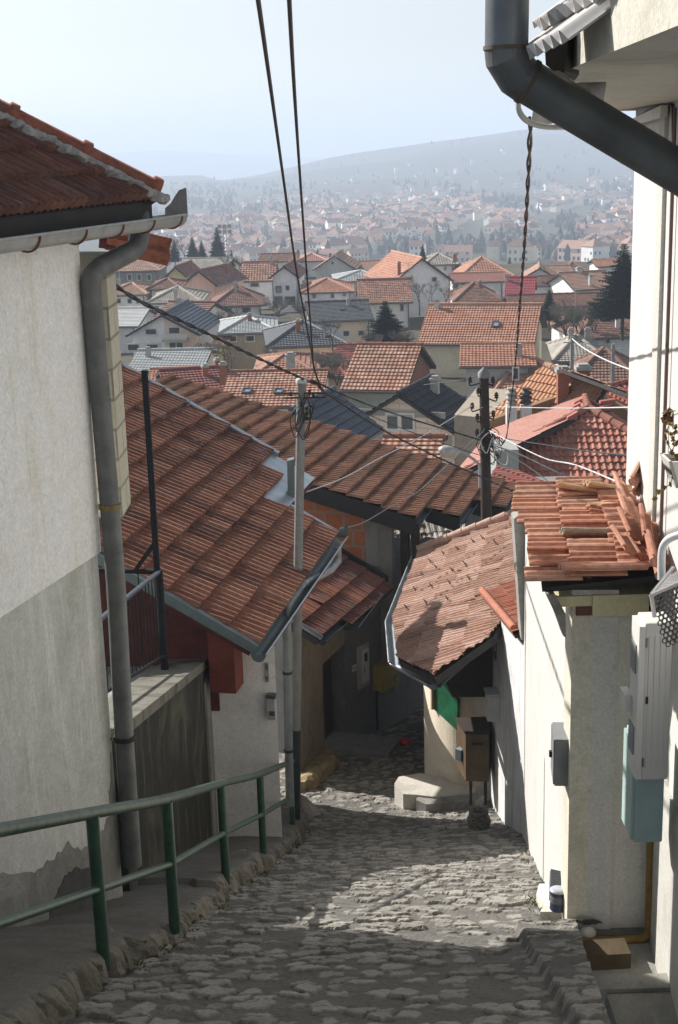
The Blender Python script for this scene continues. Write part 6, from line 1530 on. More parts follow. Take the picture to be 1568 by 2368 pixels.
        mb = MB(); mb.box(((xa+xb)/2, y0 - .03, (za+zb2)/2), (xb-xa-.02, .04, zb2-za-.02)); mb.build('pane', glass(), fo_, 'l')
    def onroof(px_, py_):
        for f, p in fr[:1] + fr[2:] + fr[1:2]:
            O = M @ f.O; N = M.to_3x3() @ f.N; d = ray(px_, py_)
            if d.dot(N) > -.001: continue
            q = Mi @ (d * (O.dot(N) / d.dot(N))); ab_ = ((q - f.O).dot(f.a), (q - f.O).dot(f.b))
            if pip(ab_, p): return f, ab_
        return fr[0][0], None
    for ch in chim:
        px_, pt_, pb_, wpx = ch[:4]; kind_ = ch[4] if len(ch) > 4 else 'g'
        f, ab_ = onroof(px_, pb_)
        if ab_ is None: q = V(((px_ - xm) * k, depth/2, rise - .1))
        else: q = f.pt(*ab_)
        wch = max(wpx * k, .35); top_ = P(px_, pt_, (M @ q).y).z - C.z; h_ = max(top_ - q.z, .5)
        mb = MB(); uvbox(mb, (q.x, q.y, q.z + h_/2 - .3), (wch, wch * .8, h_ + .6)); co_ = mb.build('chimney', {'g': M_chg, 'b': M_chb, 'w': M_chw}[kind_], t, 'l')
        mb = MB(); mb.box((q.x, q.y, q.z + h_ + .05), (wch * 1.3, wch * 1.1, .1)); mb.box((q.x, q.y, q.z + h_ + .16), (wch * .8, wch * .7, .12)); mb.build('cap', M_chg, co_, 'l')
    for sk in sky:
        px_, py_, wpx, hpx = sk; f, ab_ = onroof(px_, py_)
        if ab_ is None: continue
        w_ = wpx * k; h_ = w_ * 1.35; a_, b_ = ab_; z_ = .10; mb = MB()
        q = [f.pt(a_ - w_/2, b_ - h_/2, z_), f.pt(a_ + w_/2, b_ - h_/2, z_), f.pt(a_ + w_/2, b_ + h_/2, z_), f.pt(a_ - w_/2, b_ + h_/2, z_)]
        for i in range(4): mb.bar(q[i], q[(i+1) % 4], .09, .12, 0, f.N)
        so_ = mb.build('skylight', flat('skylight_frame', (.06, .065, .07), .5), t, 'l')
        mb = MB(); mb.prism([p - f.N * .02 for p in q], f.N * .02); mb.build('pane', flat('sky_pane', (.25, .30, .36), .1, 0, .05), so_, 'l')
    if sub: sub(t, M, W, depth, rise, zb, y0, ww)
    return t

def W4(xs, y0, y1, w_): return [(x - w_/2, x + w_/2, y0, y1) for x in xs]
def balcony(x0, x1, yt, yb_, dep=1.2):
    def f(t, M, W, depth, rise, zb, y0, ww):
        Mi = M.inverted(); n = M.to_3x3() @ V((0, 1, 0)); o = M @ V((0, y0 - dep, 0)); a = Mi @ PP(x0, yb_, o, n); b = Mi @ PP(x1, yt, o, n); mb = MB()
        mb.box(((a.x+b.x)/2, y0 - dep/2, a.z - .08), (b.x-a.x, dep, .16)); mb.build('balcony_slab', M_chg, t, 'l'); mb = MB()
        mb.box(((a.x+b.x)/2, y0 - dep, b.z), (b.x-a.x, .08, .08))
        n_ = 22
        for i in range(n_ + 1): mb.box((a.x + (b.x-a.x)*i/n_, y0 - dep + .002, (a.z+b.z)/2), (.07, .04, b.z-a.z))
        mb.build('balcony_railing', M_white, t, 'l')
    return f
# ---- back row, left to right
house('brown hip-roofed dark house partly hidden by the left downpipe', 232, 372, 627, 592, 664, 190, 'hip', 0, 11, 'dgrey', 'clay', W4([322, 300, 345], 634, 648, 9), [(352, 590, 600, 5)])
house('pale grey-tiled house with a long level ridge below the three dark firs', 398, 520, 626, 598, 650, 200, 'gx', -14, 9, 'beige', 'grey', [(500, 506, 632, 642)], ())
house('small yellow house with a dark purple gable roof', 380, 432, 640, 617, 668, 182, 'gy', -8, 9, 'yellow', 'darkred', W4([396, 408], 648, 658, 6), [(425, 632, 650, 5, 'b')])
house('salmon pink gable house with one small dark window', 415, 503, 660, 626, 725, 160, 'gy', -20, 9, 'salmon', 'brown', [(468, 477, 670, 682)], [(492, 632, 655, 5, 'b')])
house('small brown roofed house just left of the salmon gable', 340, 418, 668, 652, 690, 150, 'hip', 0, 8, 'white', 'brown')
house('house with brown roof and pink porch under the left downpipe', 244, 342, 682, 655, 715, 148, 'hip', 0, 9, 'white', 'clay', W4([275, 300, 320], 690, 702, 10), [(276, 648, 665, 4)])
house('white house under a wide grey hipped tile roof', 338, 468, 700, 664, 735, 140, 'hip', 0, 9, 'white', 'grey', [(356, 368, 706, 718), (420, 430, 704, 716)], [(407, 672, 690, 5)], oh=.6)
house('low brown gable house squeezed behind the dark blue roof', 345, 462, 742, 700, 775, 128, 'gx', -24, 7, 'white', 'brown', (), [(412, 694, 712, 4)])
house('brilliant white sheet-roofed house at the left', 205, 322, 755, 714, 800, 131, 'gx', -8, 9, 'grey', 'white')
house('white and pink house with dark blue roof and a white balcony', 290, 462, 775, 728, 832, 118, 'gy', -6, 11, 'bwhite', 'bluemetal', [(337, 362, 760, 774), (340, 366, 795, 809), (391, 416, 756, 772), (392, 424, 791, 808), (296, 322, 795, 811)], (), split=(383, 'pink'), sub=balcony(374, 430, 774, 786))
house('long low house under a pale grey metal roof with snow guards', 288, 470, 858, 812, 875, 96, 'gx', -4, 9, 'grey', 'lgrey', (), [(343, 812, 825, 8)])
house('white house with a brown hip roof and two dark front windows', 488, 616, 707, 662, 752, 148, 'hip', 4, 9, 'white', 'brown', [(516, 536, 711, 726), (559, 580, 710, 724)], [(545, 656, 672, 5)], oh=.6)
house('white three-storey house under an orange patterned roof', 555, 640, 650, 606, 720, 172, 'gx', 0, 9, 'bwhite', 'mottled', [(579, 599, 653, 664)], [(628, 596, 610, 6)])
house('white gable wing with brown glazed upper gable beside the orange patterned roof', 622, 692, 642, 616, 722, 165, 'gy', -6, 9, 'bwhite', 'brown', [(639, 650, 662, 676), (662, 668, 661, 670), (636, 652, 686, 704), (660, 682, 686, 704)], frame=M_brownf)
house('brown walled house with a pale metal hip roof', 505, 645, 770, 738, 835, 114, 'hip', 3, 9, 'brown', 'lgrey', [(520, 547, 776, 791), (568, 588, 775, 790)], [(578, 728, 742, 5, 'b')], oh=.6)
house('cream house under a dark slate-coloured tile roof with two roof windows', 616, 806, 800, 742, 842, 103, 'hip', 4, 10, 'cream', 'slate', [(632, 644, 808, 824)], [(690, 744, 768, 8, 'b')], sky=[(712, 779, 9, 8), (757, 777, 10, 8)])
house('peach house with a dark grey roof, left of the dark fir', 715, 866, 741, 697, 806, 130, 'gx', 5, 10, 'peach', 'slate', [(793, 808, 764, 778), (828, 842, 763, 777)], [(806, 694, 706, 6)], sky=[(790, 716, 8, 6), (833, 715, 8, 6)])
house('white house under a bright orange hip roof behind the cables', 694, 820, 676, 644, 735, 160, 'hip', 0, 9, 'bwhite', 'orange', [(722, 731, 679, 690), (765, 773, 678, 690), (792, 800, 677, 685), (722, 731, 704, 716), (712, 718, 704, 716)], [(703, 652, 664, 5)])
house('house with a broad mottled brick-red roof right of the orange hip roof', 827, 956, 700, 646, 738, 150, 'gx', 0, 9, 'white', 'mottled', [(925, 934, 702, 720)], ())
house('low house under a wavy grey sheet roof', 768, 905, 650, 626, 675, 176, 'hip', 0, 9, 'grey', 'lgrey', (), [(855, 634, 648, 6, 'b')])
house('brick red roofed house behind the mottled roof', 838, 912, 662, 634, 690, 166, 'hip', 0, 9, 'white', 'mottled', (), [(852, 634, 645, 5, 'b')])
house('large grey-white blank gable house with an orange left slope', 905, 1050, 652, 597, 712, 158, 'gy', 14, 12, 'bwhite', 'orange', [(998, 1010, 640, 652)], [(923, 608, 636, 6, 'b')])
house('grey gable end with a tiny square window on the skyline', 722, 824, 624, 591, 650, 205, 'gy', -6, 10, 'grey', 'clay', [(766, 772, 604, 612)], [(764, 588, 596, 4, 'b')])
house('bright red roofed house on the skyline between the two thick cables', 686, 758, 604, 586, 622, 226, 'hip', 0, 9, 'white', 'pinkmetal')
house('brown long-roofed house on the skyline left of the cables', 598, 690, 605, 587, 625, 222, 'gx', 0, 8, 'white', 'brown', (), [(689, 590, 604, 6, 'b')])
house('grey roofed house at the skyline left of the cables, set lower', 535, 640, 622, 606, 640, 226, 'hip', 0, 8, 'bwhite', 'grey')
house('clay roofed house on the skyline right of the grey gable', 816, 910, 624, 604, 650, 210, 'gx', 8, 9, 'beige', 'clay')
house('brown hip-roofed house with a tall capped chimney on the skyline', 980, 1062, 612, 586, 650, 190, 'hip', 0, 10, 'white', 'grey', W4([1030, 1048], 616, 626, 6), [(1052, 588, 606, 9, 'b')])
house('house with a tall orange turret roof on the skyline', 1062, 1190, 640, 594, 670, 180, 'hip', 0, 12, 'white', 'orange', (), ())
house('long low white house under a flat pink roof', 1045, 1172, 652, 641, 690, 170, 'gx', 0, 8, 'white', 'pinkmetal', [(1048, 1060, 656, 668), (1068, 1080, 656, 668)], ())
house('low brown hipped house in front of the pink roof', 1048, 1166, 698, 654, 716, 146, 'hip', 0, 9, 'white', 'brown', (), [(1110, 652, 664, 5, 'b')])
house('house with a deep magenta metal roof', 1166, 1236, 686, 642, 705, 152, 'gx', -10, 8, 'cream', 'magenta', (), [(1174, 638, 650, 5)])
house('long white house with a brown roof and two small roof windows', 1230, 1342, 660, 638, 690, 165, 'gx', 3, 8, 'bwhite', 'brown', (), [(1342, 628, 645, 6)], sky=[(1256, 653, 6, 4), (1268, 653, 6, 4)])
house('small grey gable house left of the long white one', 1205, 1290, 645, 620, 675, 176, 'gy', -8, 8, 'grey', 'clay')
house('clay roofed house above the long white house', 1255, 1330, 634, 615, 650, 190, 'gx', 0, 8, 'white', 'clay')
house('brown hip-roofed house near the right fir', 1300, 1372, 636, 606, 660, 196, 'hip', 0, 9, 'white', 'brown')
house('orange gable house with a white chimney near the right fir', 1325, 1440, 668, 628, 700, 158, 'gx', 14, 9, 'white', 'clay', (), [(1375, 640, 682, 12, 'w'), (1365, 640, 660, 5, 'w')])
house('orange roofed house peeping beside the right fir on the skyline', 1378, 1450, 616, 600, 640, 210, 'gx', 0, 8, 'white', 'orange')
house('long barn-like house with a dull brown roof under the right fir', 1180, 1440, 708, 682, 728, 134, 'gx', 0, 8, 'brown', 'brown')
# ---- nearer roofs
house('large cream house under a bright orange roof with one roof window', 966, 1232, 796, 705, 905, 108, 'gx', -14, 11, 'beige', 'orange', (), [(1010, 702, 712, 9, 'w')], sky=[(1146, 752, 16, 12)], oh=.5)
house('house under a brown-orange roof with a white chimney by the tall white wall', 1330, 1520, 780, 717, 800, 112, 'hip', 4, 11, 'white', 'brown', [(1400, 1410, 782, 795)], [(1428, 728, 758, 10, 'w')])
house('long orange roof with a raised left wing below the cream house', 1063, 1240, 847, 813, 912, 88, 'gx', -6, 9, 'grey', 'orange', (), [(1200, 802, 824, 14)])
house('orange roof sweeping low between the long roof and the wooden pole', 1140, 1330, 908, 812, 930, 86, 'hip', 0, 10, 'grey', 'orange', [(1186, 1199, 850, 878)], ())
house('dark weathered tile roof right of the long orange roof', 1280, 1405, 836, 776, 850, 98, 'hip', -6, 9, 'grey', 'grey', (), [(1320, 765, 786, 12), (1368, 770, 785, 8)])
house('dark mossy tile roof in front of the weathered one', 1310, 1490, 893, 805, 905, 90, 'hip', -10, 9, 'grey', 'brown')
M_hollow = brickmat('hollow_brick_far', (.28, .115, .075), (.33, .14, .09), (.13, .10, .08), .34, .25, .02)
house('brick house with a steep red-brown roof and raw hollow-brick gable', 786, 940, 903, 798, 960, 74, 'gx', -15, 8.5, 'green', 'mottled', (), (), gable=(M_hollow, 'R'), oh=.35)
house('house under a salmon-orange roof with two roof windows', 503, 745, 940, 859, 985, 73, 'gx', -4, 10, 'white', 'mottled', (), [(486, 848, 868, 10, 'b')], sky=[(571, 907, 19, 16), (644, 908, 19, 16)], oh=.35)
house('house under a wide dark red roof left of the salmon roof', 398, 560, 935, 852, 960, 80, 'gx', 14, 10, 'cream', 'darkred', (), [(475, 852, 868, 12, 'b'), (540, 845, 862, 9, 'b')])
house('sunlit salmon ridge roof behind the tall iron post', 338, 478, 902, 872, 915, 84, 'gx', 3, 8, 'white', 'orange')
house('reddish hip roof behind a concrete chimney', 580, 740, 872, 822, 885, 86, 'hip', 0, 9, 'cream', 'mottled', (), [(673, 822, 862, 20)])
house('dark red gabled roof above the bare bush', 690, 805, 872, 832, 890, 90, 'hip', 0, 9, 'salmon', 'darkred')
house('small dark red roof with a brick wall beside the bare bush', 745, 840, 838, 800, 872, 96, 'gx', -22, 7, 'salmon', 'darkred', (), ())
house('little brown hut with an orange door beside the brown walled house', 488, 530, 800, 790, 832, 112, 'gx', 0, 5, 'yellow', 'brown', (), ())
M_ytong = brickmat('pink_block', (.76, .62, .54), (.82, .69, .61), (.50, .41, .35), .62, .26, .022)
def ybw(t, M, W, depth, rise, zb, y0, ww):
    Mi = M.inverted(); n = M.to_3x3() @ V((0, 1, 0)); o = M @ V((0, y0, 0))
    for (ya, yb2) in ((1008, 1016), (954, 958)):
        a = Mi @ PP(818, yb2, o, n); b = Mi @ PP(1035, ya, o, n); mb = MB(); lim = ww * .96
        mb.box((0, y0 - .03, (a.z+b.z)/2), (2 * lim * (.98 if ya > 1000 else .86), .06, b.z-a.z)); mb.build('ring_beam', M_chg, t, 'l')
M_dkpan = flat('boarded_pane', (.23, .175, .13), .7)
hpk = house('unplastered pink block house with a black sheet roof and white double window', 786, 1060, 1000, 911, 1075, 58, 'gy', -22, 4.6, 'pink', 'blackblue', [(895, 923, 957, 992), (928, 958, 957, 993)], [(1006, 880, 908, 13)], gable=(M_ytong, 'F'), sub=ybw, oh=.35, sky=[(1078, 915, 12, 8)])
house('low house under a dark blue metal roof with snow guards, beside the concrete pole', 556, 796, 1042, 950, 1080, 50, 'gy', -20, 4.6, 'white', 'bluemetal', oh=.3)
house('small terracotta tiled roof tucked behind the brown barn roof', 868, 1014, 1084, 1042, 1110, 41, 'gx', -8, 5, 'white', 'mottled', oh=.25)

# ---- roofs set by their own planes
def custom_house(label, name, parts, walls=(), cat='house'):
    t = thing(name, label, cat, parts[0][0][0], 0, 'houses of the old quarter across the hollow')
    for (pl3, poly, tile, kw) in parts:
        O, A_, B_ = pl3; f = Frame(O, A_ - O, B_ - O)
        ab_ = [f.ab(*q) for q in poly]; mb = MB()
        if kw.get('pan'): rows_rib(mb, f, [ab_], kw.get('tw', .21), kw.get('amp', .045), kw.get('rl', .36), .05, PROF_PAN, 0, .004, 1, 3)
        else: rows_flat(mb, f, ab_, kw.get('rl', .36), kw.get('step', .04), 0)
        deck(mb, f, ab_, .12, -.03, 1)
        mb.build('roof', [kw.get('mat') or roofm(tile, 50), M_dkwood], t)
    return t
# hip roof with pantiles, right
EF0, EF1 = P(1198, 1125, 40.0), None
EF1 = PZ(1500, 1120, EF0.z); apex = P(1360, 948, 43.6)
M_pan = tilemat('pantile_red', [(.35, .14, .098), (.39, .16, .112), (.31, .12, .082), (.42, .19, .135)], .24, .36, (.22, .09, .06), .35)
hipL = P(1045, 1103, 38.6)
t_hip = custom_house('house under a terracotta hip roof of rounded pantiles, with pink metal left slope', 'hip_roof_house', [
    ((EF0, EF1, apex), [(1360, 948), (1190, 1038), (1198, 1125), (1500, 1125), (1500, 1028)], 'red', dict(pan=True, mat=M_pan)),
    ((hipL, PZ(1138, 993, hipL.z), apex), [(1360, 949), (1045, 1103), (1138, 993), (1345, 917), (1353, 921)], 'pinkmetal', dict(rl=.7, step=.015)),
    ((apex, P(1353, 921, 46), P(1480, 1018, 42.5)), [(1361, 948), (1353, 921), (1368, 924), (1480, 997), (1480, 1018)], 'darkred', dict(rl=.9, step=.03))])
mb = MB(); ridge_caps(mb, apex + V((0, 0, .08)), PP(1190, 1038, EF0, (EF1 - EF0).cross(apex - EF0).normalized()) + V((0, 0, .08)), .14, .5); ridge_caps(mb, apex + V((0, 0, .08)), PP(1490, 1025, EF0, (EF1 - EF0).cross(apex - EF0).normalized()) + V((0, 0, .08)), .14, .5)
ridge_caps(mb, P(1353, 921, 46) + V((0, 0, .05)), apex + V((0, 0, .08)), .13, .4); ridge_caps(mb, PP(1190, 1038, EF0, (EF1 - EF0).cross(apex - EF0).normalized()) + V((0, 0, .06)), hipL, .12, .5); mb.build('hip_tiles', M_pan, t_hip)
for (px_, py_) in ((1325, 938), (1318, 950), (1314, 961), (1310, 972)):
    nL = (PZ(1138, 993, hipL.z) - hipL).cross(apex - hipL).normalized(); nL = nL if nL.z > 0 else -nL
    c = PP(px_, py_, hipL, nL); mb = MB(); mb.prism([c, c + V((.35, 0, .02)), c + V((.35, 0, .26)), c + V((.05, 0, .1))], V((0, .2, 0))); mb.build('vent_cowl', flat('cowl_red', (.33, .10, .08), .6), t_hip)
for (px_, py_) in ((1388, 934), (1383, 949), (1378, 962)):
    c = P(px_, py_, 44.6); mb = MB(); mb.prism([c, c + V((.5, 0, -.03)), c + V((.5, 0, .14)), c + V((.02, 0, .08))], V((0, .25, 0))); mb.build('vent_cowl', flat('cowl_red', (.33, .10, .08)), t_hip)
c = PP(1150, 1075, P(1175, 1060, 37.5), V((0, 1, 0))); mb = MB(); a_, b_ = P(1148, 1095, 37.5), P(1200, 1040, 37.5); uvbox(mb, ((a_.x+b_.x)/2, 38.2, (a_.z+b_.z)/2 - .5), (b_.x-a_.x, 1.4, b_.z-a_.z + 1)); mb.build('parapet_block', plaster('block_grey', (.36, .36, .34), (.2, .2, .18), .6, .5, .6), t_hip)
mb = MB(); mb.prism([V((hipL.x + 1.2, 40.5, -16)), V((12, 40.5, -16)), V((12, 44, -16)), V((hipL.x + 1.2, 44, -16))], V((0, 0, 16 + EF0.z - .2))); mb.build('wall', wallm('white'), t_hip)
# brown-orange roof with chimneys
e0, e1 = P(1128, 962, 50), None; e1 = PZ(1290, 1000, e0.z)
t_b = custom_house('house under a broad ochre-brown tile roof with red and white chimneys', 'ochre_roof_house', [((e0, e1, P(1404, 893, 46.5)), [(1128, 962), (1260, 842), (1290, 853), (1344, 875), (1404, 893), (1330, 1000), (1200, 1000)], 'x', dict(mat=tilemat('ochre_tile', [(.40, .19, .10), (.43, .215, .115), (.37, .165, .085)], .2, .34, (.2, .11, .06), .4, .04), rl=.34, step=.05)),
    ((P(1404, 893, 46.5), P(1262, 842, 50.5), P(1470, 915, 44)), [(1262, 842), (1290, 853), (1404, 893), (1470, 915), (1300, 852)], 'brown', {})])
nb_ = (e1 - e0).cross(P(1404, 893, 46.5) - e0).normalized()
mb = MB(); ridge_caps(mb, PP(1262, 843, e0, nb_), PP(1404, 893, e0, nb_), .12, .4); mb.build('ridge_tiles', roofm('clay', 50), t_b)
mb = MB(); mb.prism([V((4.5, 52, -17)), V((12, 46.5, -17)), V((13, 53, -17)), V((6, 58, -17))], V((0, 0, 17 + e0.z - .3))); mb.build('wall', wallm('brown'), t_b)
def stack(px0, px1, pt, pb, Y, mat, parent, cap='flat'):
    a, b = P(px0, pb, Y), P(px1, pt, Y); mb = MB(); wd = b.x - a.x; uvbox(mb, ((a.x+b.x)/2, Y + wd/2, (a.z+b.z)/2 - .3), (wd, wd, b.z-a.z + .6)); o = mb.build('chimney', mat, parent)
    mb = MB(); c = V(((a.x+b.x)/2, Y + wd/2, b.z))
    if cap == 'flat': mb.box(c + V((0, 0, .06)), (wd * 1.3, wd * 1.3, .14)); mb.box(c + V((0, 0, .16)), (wd * .9, wd * .9, .1))
    else:
        for i in range(3): mb.lathe(c + V((0, 0, .03 + i * .16)), [(wd * .5, 0), (wd * .66, .02), (wd * .5, .1), (wd * .4, .14)], 4)
        mb.box(c + V((0, 0, .56)), (wd * .8, wd * .8, .06))
    mb.build('cap', M_chg if cap != 'dark' else flat('cap_dark', (.05, .05, .05), .7), o)
stack(1290, 1316, 862, 908, 47.5, M_chb, t_b); stack(1336, 1364, 856, 886, 49, M_chb, t_b)
stack(1172, 1196, 938, 1000, 46.5, M_chw, t_b, 'vent'); stack(1206, 1230, 938, 990, 46.4, M_chw, t_b, 'dark')
# brown fascia building behind the pink slope and red roof at right
t_r = custom_house('red tiled house with a brown fascia between the hip roof and the tall white wall', 'red_roof_house', [((P(1352, 906, 49), P(1500, 985, 46), P(1480, 876, 53)), [(1362, 906), (1480, 876), (1480, 970)], 'red', dict(rl=.5, step=.09))])
mb = MB(); mb.bar(P(1128, 985, 47.0), P(1352, 906, 48.6), .3, .42); mb.bar(P(1352, 908, 48.5), P(1480, 975, 46.6), .3, .42); mb.build('fascia', flat('fascia_brown', (.22, .125, .06), .7, 0, .15, 2), t_r)
mb = MB(); ridge_caps(mb, P(1362, 905, 49.2), P(1490, 873, 53.2), .13, .5); mb.build('ridge_tiles', roofm('red', 50), t_r)
mb = MB(); q = P(1420, 930, 50); mb.prism([V((q.x - 1, 51, -17)), V((q.x + 5, 49, -17)), V((q.x + 5, 58, -17)), V((q.x - 1, 58, -17))], V((0, 0, 17 + q.z - .8))); mb.build('wall', wallm('cream'), t_r)
# shaded red roof under the hip roof
t_s = custom_house('low dark red roof in the shade beside the wooden pole', 'low_red_house', [((P(1130, 1128, 32.5), P(1215, 1160, 31), P(1150, 1082, 34.5)), [(1120, 1122), (1148, 1080), (1200, 1090), (1310, 1138), (1215, 1165)], 'darkred', dict(rl=.4))])
mb = MB(); q = P(1190, 1120, 33); mb.box((q.x + .4, 34.5, q.z - 3), (3.2, 2.6, 5)); mb.build('wall', wallm('dgrey'), t_s)

# ---- two thin concrete poles and a lamp mast in the town
for i, (px_, pt_, pb_, Y_, lb) in enumerate([(1323, 779, 872, 76, 'left of two thin concrete poles among the dark weathered roofs'), (1418, 795, 892, 74, 'right of two thin concrete poles among the dark weathered roofs')]):
    t = thing('concrete_pole', lb, 'utility pole', P(px_, pb_, Y_), 0, 'thin concrete poles in the town'); a, b = P(px_, pb_, Y_), P(px_, pt_, Y_)
    mb = MB(); mb.tube([a - V((0, 0, 4)), b], [.14, .10], 8); mb.build('shaft', M_pole, t)
    mb = MB(); mb.bar(b - V((.5, 0, .3)), b + V((.5, 0, -.3)), .06, .06); mb.build('cross_arm', M_galv, t)
wire('pale wire sagging from the left thin concrete pole to the tall white wall', [P(1323, 783, 76), P(1350, 805, 72), P(1400, 832, 66), P(1456, 854, 60), P(1490, 862, 57)], .035, M_wwire)
wire('thin wire between the two thin concrete poles', [P(1323, 783, 76), P(1370, 797, 75), P(1418, 799, 74)], .02)
t = thing('floodlight_mast', 'slim lattice floodlight mast beside the tallest of the left firs', 'mast', P(519, 590, 230)); a, b = P(521, 605, 232), P(519, 523, 232)
mb = MB()
for dx in (-.35, .35): mb.tube([a + V((dx, 0, -4)), b + V((dx * .6, 0, 0))], .06, 5)
for i in range(9): p, q = a.lerp(b, i / 9), a.lerp(b, (i + 1) / 9); mb.tube([p + V((-.3, 0, 0)), q + V((.3, 0, 0))], .04, 4)
mb.build('lattice', M_galv, t); mb = MB()
for z in (0, -.9): 
    for dx in (-.8, 0, .8): mb.box(b + V((dx, 0, z)), (.6, .4, .6))
mb.build('floodlights', M_chg, t)
# ================================================================== trees
M_fir = flat('fir_needles', (.026, .046, .030), .9, 0, .5, 2.5, 0, .1); M_bark = flat('bark', (.07, .055, .042), .9, 0, .4, 8, .5)
M_twig = flat('twig', (.13, .115, .095), .9, 0, .4, 3)
def fir_mesh(seed, H=10.0, R=2.2, nl=36, full=1.0):
    """spruce crown: drooping whorls of needle-bearing twigs, each many small blades, sky showing between the whorls"""
    r = random.Random(seed); mb = MB()
    for i in range(nl):
        f = i / nl; z = H * (.06 + .93 * f); rad = R * (1 - f) ** .82 * r.uniform(.82, 1.1) * full + .12
        nb = max(6, int(17 * (1 - f) + 6)); a0 = r.uniform(0, 6.28)
        for k in range(nb):
            a = a0 + 2 * math.pi * k / nb + r.uniform(-.25, .25); L = rad * r.choice((r.uniform(.55, .9), r.uniform(.85, 1.18))); dr = r.uniform(.18, .38)
            d = V((math.cos(a), math.sin(a), 0)); s = V((-d.y, d.x, 0)); base = V((0, 0, z))
            ns = max(3, int(L / .22))
            for q in range(ns):
                u = (q + .5) / ns; c = base + d * L * u + V((0, 0, -dr * L * u + .22 * L * u * u)); w = L * .26 * (1.05 - u * .75) * r.uniform(.7, 1.3) + .05
                for sg in (-1, 1):
                    tip = c + d * w * .7 + s * sg * w + V((0, 0, r.uniform(-.22, .02) * w))
                    m_ = (c + tip) / 2 + V((0, 0, .05 * w)); wd = (d * .34 + V((0, 0, .16))) * (w + .35)
                    mb.add([c - wd * .3, m_ - wd, tip, m_ + wd * .6], [(0, 1, 2, 3)])
                    hang = c + s * sg * w * .5 + V((0, 0, -r.uniform(.35, .8) * (w + .15))); mb.add([c - d * .2 * (w + .3), c + d * .25 * (w + .3) + s * sg * .2 * w, hang], [(0, 1, 2)])
    return mb
def trunk_mesh(H, r0): return MB().tube([V((0, 0, -3)), V((0, 0, H * .5)), V((0, 0, H * .97))], [r0, r0 * .6, .02], 7)
firs = []
for sd, R in ((1, 2.0), (2, 2.6), (3, 3.0)):
    t = thing('fir_tree', 'x', 'tree', (0, 0, 0)); c = fir_mesh(sd, 10, R).build('crown', M_fir, t, 'l'); k = trunk_mesh(10, .16).build('trunk', M_bark, t, 'l'); firs.append([t, c, k, False])
def place_fir(kind, px_, pt, pb, Y, label, wide=1.0):
    root, c, k, used = firs[kind]; b = P(px_, pb, Y); tp = P(px_, pt, Y); s = (tp.z - b.z) / 9.6
    if used:
        n = root.copy(); sc.collection.objects.link(n)
        for ch in (c, k): d = ch.copy(); sc.collection.objects.link(d); d.parent = n
    else: n = root; firs[kind][3] = True
    n.location = b; n.scale = (s * wide, s * wide, s); n.rotation_euler = (0, 0, px_ * .7); n['label'] = label; n['group'] = 'firs in the old quarter'
    WM[n.name] = Matrix.Identity(4)
place_fir(0, 505, 526, 606, 226, 'tallest of the left firs, ragged, beside the lattice mast', 1.5)
place_fir(1, 447, 548, 604, 222, 'bushy fir, left of the close pair above the grey-tiled roof', 1.2)
place_fir(1, 468, 557, 604, 223, 'slightly shorter right-hand fir of the close pair', 1.1)
place_fir(0, 405, 554, 606, 214, 'dark fir with bare bushes, nearest the left downpipe', 1.6)
place_fir(0, 537, 578, 618, 204, 'small fir right of the lattice mast')
place_fir(2, 893, 698, 812, 100, 'big dense dark fir in the middle of the town beside the large orange roof', 1.75)
place_fir(1, 978, 566, 604, 196, 'fir peeking over the orange slope of the blank gable house', 1.0)
place_fir(2, 1440, 566, 735, 104, 'large fir cut off by the tall white wall at right', 1.5)
place_fir(0, 1270, 671, 742, 120, 'slender young fir left of the dull brown barn roof', 1.8)
place_fir(0, 735, 574, 610, 300, 'tiny fir on the skyline between the cables')
place_fir(0, 1178, 595, 640, 300, 'tiny fir on the skyline behind the turret roof', 1.3)
# bare winter trees and bushes
def bare(seed, H, spread, depth=4, r0=.09, trunk=.25):
    r = random.Random(seed); tr, tw = MB(), MB()
    def grow(p, d, L, rad, lev):
        q = p + d * L; m = (p + q) / 2 + V((r.uniform(-1, 1), r.uniform(-1, 1), 0)) * L * .06
        (tr if lev < 2 else tw).tube([p, m, q], [rad, rad * .85, rad * .62], 5 if lev < 2 else 3, 0, False)
        if lev >= depth: return
        for i in range(r.choice((2, 3, 3)) + (1 if lev >= 2 else 0)):
            a = r.uniform(0, 6.28); sp = r.uniform(.3, .75) * spread
            nd = (d + V((math.cos(a) * sp, math.sin(a) * sp, r.uniform(-.1, .28)))).normalized()
            grow(p.lerp(q, r.uniform(.55, 1.0)), nd, L * r.uniform(.55, .82), max(rad * .58, .012), lev + 1)
    n0 = 1 if trunk > .2 else 4
    for k in range(n0):
        a = r.uniform(0, 6.28); d = V((math.cos(a) * .35 * (n0 > 1), math.sin(a) * .35 * (n0 > 1), 1)).normalized()
        grow(V((0, 0, -.5 if n0 > 1 else -1)), d, H * .33, r0, 0)
    return tr, tw
btypes = []
for sd, H, sp, dp in ((1, 6, 1.0, 5), (2, 6, 1.15, 5), (3, 4, 1.4, 5)):
    t = thing('bare_tree' if sd < 3 else 'bare_bush', 'x', 'tree' if sd < 3 else 'bush', (0, 0, 0)); tr, tw = bare(sd, H, sp, dp, .10 if sd < 3 else .05, .3 if sd < 3 else .1)
    a = tr.build('trunk' if sd < 3 else 'stems', M_bark, t, 'l'); b = tw.build('crown' if sd < 3 else 'twigs', M_twig, t, 'l'); btypes.append([t, a, b, False])
